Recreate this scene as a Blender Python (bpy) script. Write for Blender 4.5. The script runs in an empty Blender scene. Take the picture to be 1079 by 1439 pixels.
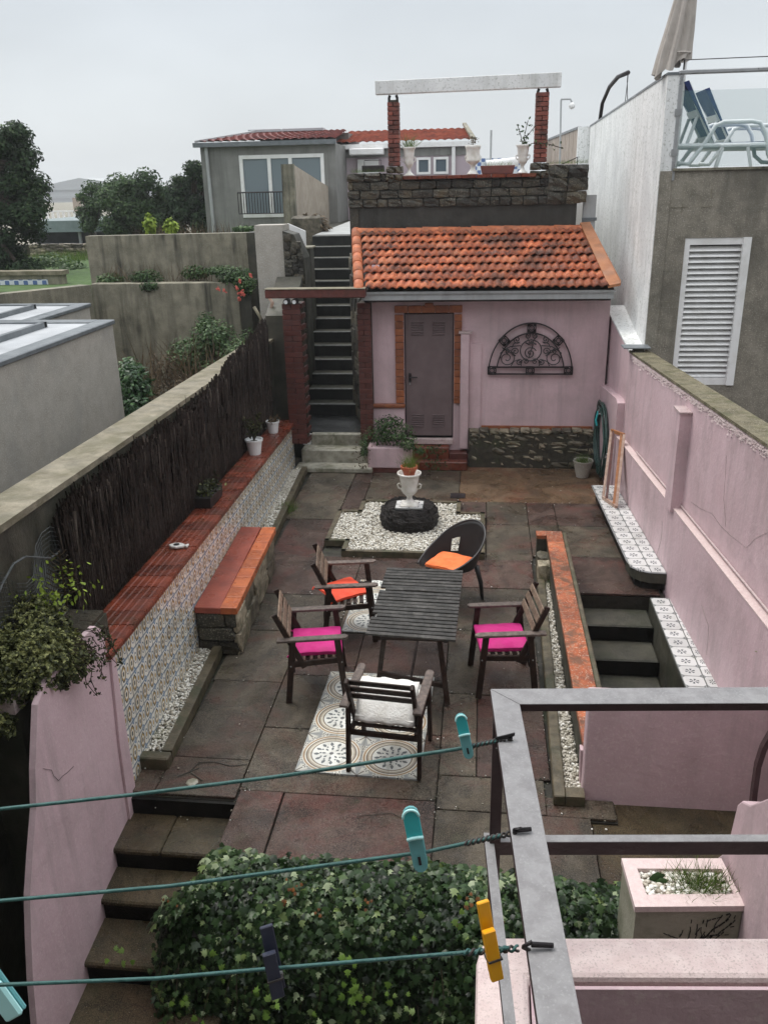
import bpy, math, random
import numpy as np
from mathutils import Vector, Matrix, Euler
from mathutils import noise as mn

rnd = random.Random(7)
NR = np.random.RandomState(11)
R = math.radians
scene = bpy.context.scene
COL = scene.collection

# ------------------------------------------------------------------ camera
F_PX, PITCH, ROLL, YAW, EYE = 1192.98, 0.367015707, -0.0227964977, 0.118373577, 4.36462217
CXP, CYP = 539.5, 719.5
def _axes():
    cp, sp = math.cos(PITCH), math.sin(PITCH)
    Zr = Matrix.Rotation(YAW, 3, 'Z')
    fwd = Zr @ Vector((0, cp, -sp)); up = Zr @ Vector((0, sp, cp)); rt = Zr @ Vector((1, 0, 0))
    c, s = math.cos(ROLL), math.sin(ROLL)
    return c*rt + s*up, -s*rt + c*up, fwd
RT, UP_, FW = _axes()
cam_d = bpy.data.cameras.new('camera'); cam = bpy.data.objects.new('camera', cam_d); COL.objects.link(cam)
cam_d.sensor_fit = 'VERTICAL'; cam_d.sensor_height = 24; cam_d.lens = 24*F_PX/1439
cam_d.clip_start = 0.05; cam_d.clip_end = 2000
M3 = Matrix((RT, UP_, -FW)).transposed()
cam.matrix_world = Matrix.Translation((0, 0, EYE)) @ M3.to_4x4()
scene.camera = cam

# ------------------------------------------------------------------ sky and sun (overcast)
world = bpy.data.worlds.new("World"); scene.world = world; world.use_nodes = True
wn = world.node_tree; wn.nodes.clear()
wo = wn.nodes.new('ShaderNodeOutputWorld'); bg = wn.nodes.new('ShaderNodeBackground')
sky = wn.nodes.new('ShaderNodeTexSky'); sky.sky_type = 'NISHITA'; sky.sun_disc = False
SUN_EL, SUN_AZ = R(62), R(305)
sky.sun_elevation = SUN_EL; sky.sun_rotation = SUN_AZ
sky.air_density = 1.0; sky.dust_density = 4.0; sky.ozone_density = 1.0
tc = wn.nodes.new('ShaderNodeTexCoord'); sx = wn.nodes.new('ShaderNodeSeparateXYZ')
wn.links.new(tc.outputs['Generated'], sx.inputs[0])
cr = wn.nodes.new('ShaderNodeValToRGB'); wn.links.new(sx.outputs['Z'], cr.inputs[0])
el = cr.color_ramp.elements
el[0].position = 0.0; el[0].color = (5.41, 5.68, 5.83, 1)
el[1].position = 1.0; el[1].color = (15.00, 15.40, 15.80, 1)
e = el.new(0.10); e.color = (5.28, 5.60, 5.83, 1)
e = el.new(0.22); e.color = (4.56, 4.92, 5.29, 1)
e = el.new(0.45); e.color = (9.00, 9.30, 9.70, 1)
cn = wn.nodes.new('ShaderNodeTexNoise'); cn.inputs['Scale'].default_value = 2.2; cn.inputs['Detail'].default_value = 4
mp = wn.nodes.new('ShaderNodeMapping'); mp.inputs['Scale'].default_value = (1, 1, 2.6)
wn.links.new(tc.outputs['Generated'], mp.inputs[0]); wn.links.new(mp.outputs[0], cn.inputs['Vector'])
mr = wn.nodes.new('ShaderNodeMapRange'); mr.inputs[1].default_value = .3; mr.inputs[2].default_value = .7
mr.inputs[3].default_value = .9; mr.inputs[4].default_value = 1.09
wn.links.new(cn.outputs['Fac'], mr.inputs[0])
vm = wn.nodes.new('ShaderNodeVectorMath'); vm.operation = 'SCALE'
wn.links.new(cr.outputs[0], vm.inputs[0]); wn.links.new(mr.outputs[0], vm.inputs['Scale'])
mx = wn.nodes.new('ShaderNodeMix'); mx.data_type = 'RGBA'; mx.inputs['Factor'].default_value = .94
wn.links.new(sky.outputs[0], mx.inputs[6]); wn.links.new(vm.outputs[0], mx.inputs[7])
wn.links.new(mx.outputs[2], bg.inputs[0]); bg.inputs[1].default_value = 0.10
wn.links.new(bg.outputs[0], wo.inputs[0])

sun_d = bpy.data.lights.new('sun', 'SUN'); sun_d.energy = 1.2; sun_d.angle = R(25); sun_d.color = (1, .95, .89)
sun = bpy.data.objects.new('sun', sun_d); COL.objects.link(sun)
sd = Vector((math.sin(SUN_AZ)*math.cos(SUN_EL), math.cos(SUN_AZ)*math.cos(SUN_EL), math.sin(SUN_EL)))
sun.rotation_euler = sd.to_track_quat('Z', 'Y').to_euler(); sun.location = (0, 0, 30)
vs = scene.view_settings
vs.view_transform = 'Standard'; vs.look = 'None'; vs.exposure = 0.55; vs.gamma = 1.0; vs.use_curve_mapping = False

# ------------------------------------------------------------------ placing helpers (true 3D planes)
def _ray(px, py): px, py = float(px), float(py); return (px-CXP)/F_PX*RT - (py-CYP)/F_PX*UP_ + FW
EY = Vector((0, 0, EYE))
def ZP(px, py, z=0.0):
    d = _ray(px, py); return EY + d*((z-EYE)/d.z)
def YP(px, py, y):
    d = _ray(px, py); return EY + d*(float(y)/d.y)
def XP(px, py, x):
    d = _ray(px, py); return EY + d*(x/d.x)
SL, Y0 = .047, 13.4
def ux(u, y): return u + SL*(Y0-y)
def UPn(px, py, u):
    d = _ray(px, py); return EY + d*((u+SL*Y0)/(d.x+SL*d.y))
def DP(px, py, zc): return EY + _ray(px, py)*zc

# ------------------------------------------------------------------ materials
class NT:
    def __init__(s, m): s.t = m.node_tree; s.n = s.t.nodes; s.l = s.t.links
    def node(s, ty, **k):
        n = s.n.new(ty)
        for a, b in k.items(): setattr(n, a, b)
        return n
    def set(s, sock, val):
        if hasattr(val, 'is_output') or isinstance(val, bpy.types.NodeSocket): s.l.new(val, sock)
        else:
            if isinstance(val, (tuple, list)) and sock.type == 'RGBA' and len(val) == 3: val = (*val, 1)
            sock.default_value = val
    def math(s, op, a, b=0.0, c=None, clamp=False):
        n = s.node('ShaderNodeMath', operation=op, use_clamp=clamp); s.set(n.inputs[0], a); s.set(n.inputs[1], b)
        if c is not None: s.set(n.inputs[2], c)
        return n.outputs[0]
    def mix(s, f, a, b, mode='MIX'):
        n = s.node('ShaderNodeMix', data_type='RGBA', blend_type=mode)
        s.set(n.inputs[0], f); s.set(n.inputs[6], a); s.set(n.inputs[7], b); return n.outputs[2]
    def noise(s, vec, scale, detail=4, rough=.55, sc3=None, dist=0):
        if sc3:
            m = s.node('ShaderNodeMapping'); m.inputs['Scale'].default_value = sc3; s.l.new(vec, m.inputs[0]); vec = m.outputs[0]
        n = s.node('ShaderNodeTexNoise'); n.inputs['Scale'].default_value = scale; n.inputs['Detail'].default_value = detail
        n.inputs['Roughness'].default_value = rough; n.inputs['Distortion'].default_value = dist; s.l.new(vec, n.inputs['Vector']); return n.outputs['Fac']
    def ramp(s, f, stops, const=False):
        n = s.node('ShaderNodeValToRGB'); r = n.color_ramp
        if const: r.interpolation = 'CONSTANT'
        r.elements[0].position = stops[0][0]; r.elements[0].color = (*stops[0][1], 1)
        r.elements[1].position = stops[-1][0]; r.elements[1].color = (*stops[-1][1], 1)
        for p, c in stops[1:-1]: e = r.elements.new(p); e.color = (*c, 1)
        s.set(n.inputs[0], f); return n.outputs[0]
    def rng(s, f, a, b, c, d):
        n = s.node('ShaderNodeMapRange'); s.set(n.inputs[0], f)
        for i, q in enumerate((a, b, c, d)): n.inputs[i+1].default_value = q
        return n.outputs[0]
    def pos(s): return s.node('ShaderNodeNewGeometry').outputs['Position']
    def rand(s): return s.node('ShaderNodeObjectInfo').outputs['Random']
def newmat(name):
    m = bpy.data.materials.new(name); m.use_nodes = True
    g = NT(m); b = g.n.get('Principled BSDF'); return m, g, b
def g3(v): return (v, v, v)
def mat(name, c1, c2, scale=6, rough=(.6, .85), bump=.3, bscale=40, stain=None, stain_amt=.5, stain_scale=1.2,
        streak=None, streak_amt=.6, vary=.0, metal=0, detail=5, speck=None, speck_scale=220, spec=.5, third=None, coat=0, bdist=.01, moss=None, moss_amt=.5):
    m, g, b = newmat(name); p = g.pos()
    n1 = g.noise(p, scale, detail, .6)
    col = g.ramp(n1, [(.3, c1), (.7, c2)] if not third else [(.28, c1), (.5, c2), (.72, third)])
    if speck:
        n = g.noise(p, speck_scale, 2, .5); col = g.mix(g.rng(n, .56, .66, 0, .8), col, speck)
    if stain:
        n = g.noise(p, stain_scale, 6, .65, dist=.4); col = g.mix(g.rng(n, .48, .62, 0, stain_amt), col, stain)
    if moss:
        n = g.noise(p, 5.5, 6, .7); n2 = g.noise(p, .9, 3)
        col = g.mix(g.math('MULTIPLY', g.rng(n, .5, .62, 0, moss_amt), g.rng(n2, .42, .58, .15, 1)), col, moss)
    if streak:
        n = g.noise(p, 1, 5, .6, sc3=(7, 7, .55)); n2 = g.noise(p, 1.1, 3)
        f = g.math('MULTIPLY', g.rng(n, .47, .66, 0, streak_amt), g.rng(n2, .38, .6, .25, 1)); col = g.mix(f, col, streak)
    if vary:
        hs = g.node('ShaderNodeHueSaturation'); g.l.new(col, hs.inputs['Color'])
        g.l.new(g.rng(g.rand(), 0, 1, 1-vary, 1+vary), hs.inputs['Value']); col = hs.outputs[0]
    g.l.new(col, b.inputs['Base Color'])
    g.l.new(g.rng(g.noise(p, scale*.7, 3), .35, .65, rough[0], rough[1]), b.inputs['Roughness'])
    b.inputs['Metallic'].default_value = metal; b.inputs['Specular IOR Level'].default_value = spec
    if coat: b.inputs['Coat Weight'].default_value = coat; b.inputs['Coat Roughness'].default_value = .15
    if bump:
        bn = g.node('ShaderNodeBump'); bn.inputs['Strength'].default_value = bump; bn.inputs['Distance'].default_value = bdist
        h = g.math('ADD', g.noise(p, bscale, 5, .65), g.math('MULTIPLY', g.noise(p, bscale*.17, 3), 1.5))
        g.l.new(h, bn.inputs['Height']); g.l.new(bn.outputs[0], b.inputs['Normal'])
    return m

def slabmat(name, dark, mid, lite, red, redamt):
    m, g, b = newmat(name); p = g.pos()
    n = g.noise(p, 1.7, 8, .72, dist=.8); col = g.ramp(n, [(.38, dark), (.47, mid), (.60, lite)])
    nr = g.noise(p, 1.15, 6, .7, dist=.8); col = g.mix(g.rng(nr, .50, .64, 0, redamt), col, red)
    nm = g.noise(p, 6.5, 7, .75); col = g.mix(g.math('MULTIPLY', g.rng(nm, .52, .66, 0, .7), g.rng(g.noise(p, .8, 3), .4, .6, .1, 1)), col, (.028, .032, .013))
    f1 = g.noise(p, 120, 3, .7); col = g.mix(g.rng(f1, .42, .75, 0, .6), col, tuple(min(1, c*2.4+.03) for c in lite))
    f2 = g.noise(p, 55, 4, .7); col = g.mix(g.rng(f2, .5, .72, 0, .6), col, tuple(c*.35 for c in dark))
    sp = g.node('ShaderNodeTexVoronoi'); sp.inputs['Scale'].default_value = 26; g.l.new(p, sp.inputs['Vector']); col = g.mix(g.math('MULTIPLY', g.math('LESS_THAN', sp.outputs['Distance'], .07), .5), col, (.35, .33, .28))
    hs = g.node('ShaderNodeHueSaturation'); g.l.new(col, hs.inputs['Color']); g.l.new(g.rng(g.rand(), 0, 1, .78, 1.2), hs.inputs['Value']); g.l.new(hs.outputs[0], b.inputs['Base Color'])
    wet = g.noise(p, 1.5, 6, .65, dist=.3); g.l.new(g.rng(wet, .44, .56, .14, .75), b.inputs['Roughness']); b.inputs['Specular IOR Level'].default_value = .3
    bn = g.node('ShaderNodeBump'); bn.inputs['Strength'].default_value = .55; bn.inputs['Distance'].default_value = .008
    g.l.new(g.math('ADD', f1, g.math('MULTIPLY', g.noise(p, 9, 5, .7), 1.6)), bn.inputs['Height']); g.l.new(bn.outputs[0], b.inputs['Normal'])
    return m
M = {}
M['slab'] = slabmat('wet_concrete_slab', (.006, .005, .0035), (.028, .022, .015), (.078, .064, .045), (.066, .018, .013), .75)
M['slab_red'] = slabmat('red_stained_slab', (.007, .005, .004), (.028, .016, .012), (.07, .044, .034), (.076, .018, .014), .85)
M['slab_tan'] = slabmat('tan_stained_slab', (.02, .011, .006), (.06, .034, .018), (.125, .08, .046), (.10, .025, .013), .75)
M['joint'] = mat('dark_joint', (.010, .009, .006), (.032, .027, .018), 14, (.5, .8), .5, 80, moss=(.03, .045, .012))
M['step_dark'] = slabmat('mossy_step_concrete', (.006, .005, .002), (.03, .022, .010), (.072, .054, .028), (.055, .02, .008), .45)
M['pink'] = mat('pink_render', (.56, .40, .43), (.62, .46, .49), 2.2, (.5, .72), .6, 14, stain=(.42, .315, .325), stain_amt=.5, stain_scale=.9, streak=(.31, .245, .25), streak_amt=.42, speck=(.64, .51, .51), speck_scale=60, moss=(.38, .31, .31), moss_amt=.18)
M['pink_dirty'] = mat('pink_render_weathered', (.43, .33, .33), (.52, .42, .41), 9, (.5, .7), .6, 50, stain=(.56, .47, .45), stain_amt=.6, stain_scale=8, speck=(.28, .2, .19), speck_scale=60)
M['pink_cope'] = mat('pink_white_parapet_top', (.60, .465, .455), (.72, .60, .575), 34, (.45, .65), .5, 200, stain=(.66, .52, .49), stain_amt=.4, stain_scale=12, speck=(.45, .36, .34), speck_scale=260, bdist=.003)
M['mauve'] = mat('mauve_house_render', (.40, .33, .36), (.46, .39, .42), 2, (.6, .8), .2, 20, streak=(.33, .27, .3), streak_amt=.4)
M['conc'] = mat('weathered_concrete', (.12, .11, .075), (.29, .265, .195), 3.5, (.55, .8), .5, 50, stain=(.1, .1, .07), stain_amt=.45, stain_scale=1.1, streak=(.022, .021, .014), streak_amt=.9, speck=(.3, .29, .24), speck_scale=90)
M['conc_dark'] = mat('dark_mossy_concrete', (.022, .021, .015), (.075, .07, .05), 3.5, (.45, .75), .6, 40, stain=(.03, .034, .018), stain_amt=.7, stain_scale=2, streak=(.016, .017, .012), streak_amt=.8)
M['conc_top'] = mat('lichen_coping', (.12, .105, .07), (.29, .255, .185), 6, (.6, .85), .8, 60, stain=(.11, .10, .055), stain_amt=.75, stain_scale=2.5, speck=(.12, .11, .075), speck_scale=120)
M['moss_top'] = mat('mossy_coping', (.07, .06, .03), (.19, .165, .10), 8, (.6, .85), 1, 60, stain=(.06, .06, .02), stain_amt=.7, stain_scale=5, speck=(.3, .26, .2), speck_scale=90)
M['dash'] = mat('pebbledash', (.19, .175, .15), (.27, .255, .225), 5, (.6, .85), .45, 260, speck=(.42, .39, .35), speck_scale=55, stain=(.19, .18, .16), stain_amt=.4, bdist=.006)
M['dash_pale'] = mat('pale_pebbledash', (.33, .305, .262), (.42, .39, .345), 5, (.6, .85), .45, 260, speck=(.5, .48, .45), speck_scale=55, stain=(.27, .265, .24), stain_amt=.5, bdist=.006)
M['granite'] = mat('granite_render', (.155, .14, .11), (.28, .255, .205), 7, (.5, .8), .45, 240, speck=(.4, .37, .32), speck_scale=60, stain=(.11, .1, .08), stain_amt=.6, stain_scale=1.2, streak=(.08, .075, .06), streak_amt=.5)
M['white_wall'] = mat('whitewashed_wall', (.76, .77, .76), (.83, .84, .83), 2.2, (.55, .75), .35, 14, stain=(.52, .53, .53), stain_amt=.5, stain_scale=.7, streak=(.33, .34, .3), streak_amt=.45, speck=(.45, .46, .43), speck_scale=30)
M['black_wall'] = mat('blackened_cement', (.014, .014, .012), (.045, .044, .037), 3, (.4, .7), .6, 30, streak=(.075, .078, .07), streak_amt=.35, stain=(.02, .02, .017), stain_amt=.5)
M['stone_dark'] = mat('dark_lichen_stone', (.012, .0115, .009), (.045, .041, .031), 7, (.5, .8), .9, 45, stain=(.085, .065, .035), stain_amt=.5, stain_scale=2.4, vary=.75, speck=(.16, .15, .11), speck_scale=60)
M['stone'] = mat('mossy_field_stone', (.06, .05, .03), (.33, .28, .2), 11, (.4, .75), .9, 45, stain=(.035, .04, .016), stain_amt=.6, stain_scale=4, vary=.6, speck=(.28, .25, .19), speck_scale=70)
M['riser_dark'] = mat('black_riser', (.002, .002, .0018), (.009, .008, .006), 6, (.35, .7), .5, 60, streak=(.018, .017, .012), streak_amt=.5, spec=.2)  # near-black tone for riser fronts and the seat base, darker than the treads
M['mortar'] = mat('old_mortar', (.016, .014, .009), (.055, .048, .032), 12, (.6, .85), .8, 60, moss=(.035, .05, .015))
M['brick'] = mat('red_painted_brick', (.065, .017, .013), (.115, .03, .022), 14, (.4, .65), .5, 90, stain=(.05, .02, .015), stain_amt=.5, stain_scale=5, vary=.15)
M['brick_far'] = mat('weathered_pillar_brick', (.14, .035, .025), (.26, .075, .05), 14, (.5, .75), .5, 70, stain=(.03, .02, .016), stain_amt=.85, stain_scale=3.2, vary=.4)
M['brick_or'] = mat('orange_brick_trim', (.21, .062, .026), (.33, .115, .042), 11, (.4, .65), .45, 80, stain=(.16, .045, .03), stain_amt=.5, stain_scale=5, vary=.22)
M['cop_red'] = mat('wet_red_clay_coping', (.10, .021, .011), (.23, .05, .024), 7, (.2, .42), .4, 80, stain=(.05, .02, .014), stain_amt=.5, stain_scale=3.5, vary=.25, moss=(.05, .04, .018), moss_amt=.6)
M['bench_top'] = mat('orange_clay_bench_tile', (.33, .075, .022), (.52, .145, .045), 8, (.22, .45), .4, 80, stain=(.2, .04, .02), stain_amt=.45, stain_scale=4, vary=.2)
M['bench_paint'] = mat('red_painted_cement', (.22, .045, .028), (.33, .075, .045), 5, (.25, .5), .4, 60, stain=(.12, .035, .025), stain_amt=.5, stain_scale=3)
M['lichen_orange'] = mat('orange_lichen_coping', (.10, .032, .018), (.36, .085, .024), 6, (.35, .6), .8, 60, stain=(.11, .05, .025), stain_amt=.85, stain_scale=6, third=(.4, .14, .055), speck=(.42, .33, .25), speck_scale=60, vary=.25)
M['tile_roof'] = mat('clay_roof_tile', (.11, .03, .018), (.42, .10, .034), 5, (.5, .75), .6, 60, stain=(.04, .02, .014), stain_amt=.8, stain_scale=1.8, vary=.35, third=(.58, .19, .075), speck=(.05, .04, .03), speck_scale=50)
M['tile_ridge'] = mat('bright_ridge_tile', (.4, .11, .045), (.6, .2, .085), 7, (.5, .75), .5, 60, stain=(.24, .1, .06), stain_amt=.6, stain_scale=5, vary=.15)
M['flash'] = mat('rusty_roof_flashing', (.31, .12, .05), (.43, .18, .08), 6, (.5, .75), .3, 50, stain=(.22, .1, .05), stain_amt=.6, stain_scale=4)
M['far_roof'] = mat('house_roof_tile', (.26, .065, .042), (.44, .14, .08), 5, (.5, .8), .3, 40, stain=(.12, .045, .035), stain_amt=.6, stain_scale=2.5)
M['far_roof_dark'] = mat('dark_red_roof_tile', (.13, .035, .032), (.25, .075, .06), 5, (.4, .7), .3, 40, stain=(.07, .03, .03), stain_amt=.6, stain_scale=2)
M['grey_house'] = mat('grey_house_render', (.165, .165, .155), (.23, .23, .215), 2, (.6, .85), .3, 30, streak=(.1, .1, .09), streak_amt=.6)
M['gutter'] = mat('grey_gutter', (.33, .345, .35), (.41, .425, .43), 5, (.35, .55), .15, 30, streak=(.2, .2, .19), streak_amt=.5)
M['white'] = mat('white_paint', (.74, .74, .73), (.8, .8, .79), 5, (.35, .5), .12, 60, stain=(.6, .59, .55), stain_amt=.4, stain_scale=4)
M['urn'] = mat('glazed_white_urn', (.66, .64, .59), (.78, .77, .74), 7, (.25, .45), .25, 70, stain=(.45, .42, .34), stain_amt=.5, stain_scale=6)
M['plastic_white'] = mat('white_plastic', (.7, .72, .72), (.76, .78, .78), 6, (.3, .4), .05, 60, stain=(.6, .61, .59), stain_amt=.3)
M['wood'] = mat('dark_wet_wood', (.010, .0055, .004), (.034, .016, .010), 22, (.4, .6), .5, 120, stain=(.06, .045, .035), stain_amt=.25, stain_scale=12, vary=.2, spec=.3)
M['wood_grey'] = mat('silvered_table_slat', (.010, .009, .0075), (.036, .033, .028), 26, (.33, .55), .5, 140, stain=(.14, .13, .12), stain_amt=.3, stain_scale=9, vary=.3)
M['wood_pale'] = mat('bleached_backrest_wood', (.13, .085, .055), (.27, .19, .135), 22, (.5, .7), .5, 140, vary=.2, stain=(.06, .038, .026), stain_amt=.5, stain_scale=12)
M['wood_arm'] = mat('worn_armrest_wood', (.04, .03, .025), (.16, .12, .1), 28, (.4, .6), .5, 140, vary=.2)
M['fabric_pink'] = mat('magenta_cushion_fabric', (.42, .008, .14), (.52, .014, .19), 9, (.7, .9), .3, 240)
M['fabric_coral'] = mat('coral_cushion_fabric', (.66, .055, .02), (.76, .085, .035), 9, (.7, .9), .3, 240)
M['fabric_orange'] = mat('orange_cushion_fabric', (.74, .14, .035), (.82, .2, .055), 9, (.7, .9), .3, 240)
M['fabric_white'] = mat('cream_cushion_fabric', (.8, .78, .73), (.87, .86, .82), 14, (.75, .9), .7, 90, stain=(.62, .58, .5), stain_amt=.4, stain_scale=9)
M['black_plastic'] = mat('black_moulded_plastic', (.013, .012, .012), (.022, .02, .02), 6, (.35, .5), .08, 90)
M['iron'] = mat('black_wrought_iron', (.008, .006, .007), (.022, .016, .018), 12, (.4, .6), .3, 80)
M['rail_top'] = mat('painted_steel_rail', (.20, .195, .2), (.29, .285, .29), 30, (.4, .6), .45, 110, stain=(.17, .16, .165), stain_amt=.45, stain_scale=40, speck=(.29, .29, .29), speck_scale=300, bdist=.002)
M['rail_side'] = mat('brown_painted_steel', (.032, .016, .017), (.055, .028, .03), 14, (.35, .6), .25, 80)
M['steel'] = mat('grey_metal', (.36, .37, .38), (.45, .46, .47), 8, (.25, .4), .1, 60, metal=.5)
M['zinc'] = mat('zinc_flashing', (.10, .115, .125), (.17, .185, .195), 6, (.3, .5), .15, 60)
M['roof_white'] = mat('pale_roof_membrane', (.33, .345, .36), (.43, .445, .46), 3, (.3, .6), .2, 40, stain=(.36, .38, .4), stain_amt=.5)
M['door'] = mat('mauve_brown_metal_door', (.125, .092, .094), (.165, .122, .125), 5, (.35, .55), .12, 50, streak=(.11, .08, .08), streak_amt=.4)
M['terra'] = mat('terracotta_pot', (.3, .07, .03), (.42, .11, .05), 10, (.4, .6), .3, 70)
M['terra_dark'] = mat('dark_terracotta_planter', (.1, .03, .025), (.17, .05, .038), 10, (.4, .6), .3, 70)
M['lava'] = mat('black_volcanic_rock', (.004, .003, .003), (.028, .021, .018), 30, (.35, .7), 1.0, 60, bdist=.05)
M['slate'] = mat('polished_black_riser', (.004, .005, .005), (.014, .016, .015), 5, (.3, .5), .25, 40, streak=(.04, .04, .036), streak_amt=.4)
M['nosing'] = mat('pale_worn_nosing', (.09, .095, .09), (.2, .205, .195), 12, (.4, .6), .3, 60)
M['step_pale'] = mat('pale_mossy_step', (.2, .19, .15), (.46, .44, .37), 7, (.45, .7), .5, 60, stain=(.1, .1, .055), stain_amt=.75, stain_scale=3.5)
M['planter_front'] = mat('algae_tinted_render', (.26, .25, .19), (.36, .34, .27), 5, (.55, .8), .5, 60, stain=(.16, .165, .11), stain_amt=.6, stain_scale=3)
M['path'] = mat('pale_concrete_path', (.3, .31, .3), (.42, .43, .42), 3, (.4, .6), .3, 40)
M['tanwall'] = mat('tan_block_wall', (.3, .255, .2), (.4, .35, .285), 4, (.6, .8), .4, 50, stain=(.25, .21, .16), stain_amt=.5)
M['ground'] = mat('dark_earth', (.02, .017, .01), (.07, .055, .032), 6, (.7, .9), 1, 20, bdist=.05)
M['lawn'] = mat('lawn_green', (.03, .065, .012), (.06, .115, .02), 8, (.8, .95), .5, 60)
M['reed'] = mat('dark_heather_twigs', (.005, .003, .0022), (.038, .022, .014), 40, (.5, .8), 0, 60, vary=0)
M['reed_pale'] = mat('pale_heather_twig', (.06, .045, .035), (.16, .13, .105), 40, (.5, .8), 0, 60)
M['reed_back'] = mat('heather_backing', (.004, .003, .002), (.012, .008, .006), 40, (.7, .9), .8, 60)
M['green_pad'] = mat('mint_painted_wall', (.24, .38, .35), (.36, .5, .46), 8, (.5, .7), .3, 40, stain=(.12, .16, .14), stain_amt=.4)
M['cord'] = mat('green_plastic_cord', (.022, .085, .078), (.04, .13, .12), 60, (.3, .5), .3, 300)
M['wire'] = mat('rusty_tie_wire', (.02, .018, .018), (.07, .06, .055), 60, (.4, .6), .3, 300)
M['peg_aqua'] = mat('turquoise_peg_plastic', (.035, .42, .45), (.05, .5, .52), 20, (.3, .4), 0)
M['peg_aqua_dull'] = mat('frosted_turquoise_plastic', (.12, .36, .38), (.17, .43, .45), 20, (.4, .5), 0)
M['peg_pale'] = mat('pale_aqua_plastic', (.42, .78, .78), (.5, .85, .84), 20, (.3, .4), 0)
M['peg_yellow'] = mat('yellow_peg_plastic', (.78, .33, .008), (.85, .42, .012), 20, (.3, .4), 0)
M['peg_navy'] = mat('navy_peg_plastic', (.014, .017, .035), (.03, .035, .06), 20, (.35, .5), 0)
M['umbrella'] = mat('taupe_umbrella_canvas', (.36, .325, .29), (.46, .42, .38), 7, (.7, .9), .3, 90)
M['blue_sling'] = mat('navy_sling_fabric', (.010, .022, .10), (.018, .036, .15), 9, (.6, .8), .2, 120)
M['pale_blue'] = mat('pale_plastic_lounger_frame', (.74, .77, .77), (.8, .82, .82), 6, (.3, .45), .05)
M['fence_wood'] = mat('tan_fence_board', (.26, .215, .175), (.36, .3, .25), 5, (.5, .75), .3, 60, vary=.15)
M['hose'] = mat('dark_green_hose', (.02, .05, .042), (.045, .09, .078), 30, (.25, .4), .1)
M['net'] = mat('black_garden_netting', (.05, .056, .056), (.11, .12, .12), 20, (.5, .7), 0)
M['frame_wood'] = mat('weathered_pink_frame_wood', (.3, .17, .12), (.48, .36, .29), 20, (.5, .7), .3, 80)
M['frame_orange'] = mat('orange_brown_frame_wood', (.26, .1, .035), (.38, .16, .06), 20, (.5, .7), .3, 80)
M['kerb'] = mat('mossy_kerb', (.04, .033, .018), (.13, .105, .065), 9, (.35, .65), .5, 60, stain=(.04, .05, .02), stain_amt=.6, stain_scale=4)
M['bark'] = mat('bark', (.03, .022, .015), (.075, .058, .042), 14, (.7, .9), .9, 50)
M['curtain'] = mat('grey_curtain', (.3, .31, .32), (.38, .39, .4), 7, (.7, .9), .2, 30)
M['room'] = mat('dim_room', (.05, .055, .06), (.09, .095, .1), 3, (.7, .9), 0)
M['canopy'] = mat('grey_blue_canopy_fascia', (.13, .17, .17), (.19, .235, .235), 4, (.35, .6), .15, 30)
M['far_bld'] = mat('far_pale_hall', (.36, .38, .38), (.42, .44, .44), 2, (.6, .8), 0)
M['mint_trim'] = M['green_pad']

def glass(name, col, rough=.02, tr=.0, alpha=1.0):
    m, g, b = newmat(name); b.inputs['Base Color'].default_value = (*col, 1); b.inputs['Roughness'].default_value = rough
    b.inputs['Transmission Weight'].default_value = tr; b.inputs['IOR'].default_value = 1.45; b.inputs['Alpha'].default_value = alpha
    return m
M['win_glass'] = glass('window_glass', (.10, .13, .155), .03)
M['win_glass2'] = glass('reflective_window_glass', (.16, .20, .22), .03)
M['rail_glass'] = glass('green_tinted_glass', (.22, .42, .43), .02, 0, .13)

def pebble_mat(name, a, b_, c):
    m, g, b = newmat(name)
    at = g.node('ShaderNodeAttribute'); at.attribute_name = 'tone'
    col = g.ramp(at.outputs['Fac'], [(0, a), (.25, b_), (.8, c), (1, (.86, .85, .8))])
    col = g.mix(g.rng(g.noise(g.pos(), 2.2, 4), .5, .7, 0, .35), col, (.4, .36, .26))
    g.l.new(col, b.inputs['Base Color']); b.inputs['Roughness'].default_value = .45
    return m
M['pebble'] = pebble_mat('white_pebble', (.22, .18, .13), (.58, .54, .45), (.78, .76, .7))
M['moss_grit'] = pebble_mat('moss_and_grit', (.012, .016, .006), (.03, .035, .012), (.07, .06, .035))
M['pebble2'] = pebble_mat('grey_white_pebble', (.14, .12, .09), (.38, .35, .28), (.6, .56, .49))

def leaf_mat(name, stops, rough=.5, trans=.25, spec=.3):
    m, g, b = newmat(name)
    at = g.node('ShaderNodeAttribute'); at.attribute_name = 'tone'
    col = g.ramp(at.outputs['Fac'], stops)
    n = g.noise(g.pos(), 14, 3); col = g.mix(g.rng(n, .4, .7, 0, .3), col, (.02, .03, .008))
    g.l.new(col, b.inputs['Base Color']); b.inputs['Roughness'].default_value = rough; b.inputs['Specular IOR Level'].default_value = spec
    out = g.n.get('Material Output'); tl = g.node('ShaderNodeBsdfTranslucent'); g.l.new(col, tl.inputs[0])
    ms = g.node('ShaderNodeMixShader'); ms.inputs[0].default_value = trans
    g.l.new(b.outputs[0], ms.inputs[1]); g.l.new(tl.outputs[0], ms.inputs[2]); g.l.new(ms.outputs[0], out.inputs[0])
    return m
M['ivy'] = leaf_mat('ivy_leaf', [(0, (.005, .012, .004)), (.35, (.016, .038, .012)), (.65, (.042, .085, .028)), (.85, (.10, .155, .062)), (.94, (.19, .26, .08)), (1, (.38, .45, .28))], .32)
M['ivy_bright'] = leaf_mat('fresh_ivy_leaf', [(0, (.07, .14, .02)), (.6, (.17, .29, .05)), (1, (.42, .5, .28))])
M['ivy_rust'] = leaf_mat('dead_ivy_leaf', [(0, (.09, .035, .012)), (1, (.26, .10, .03))])
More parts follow.
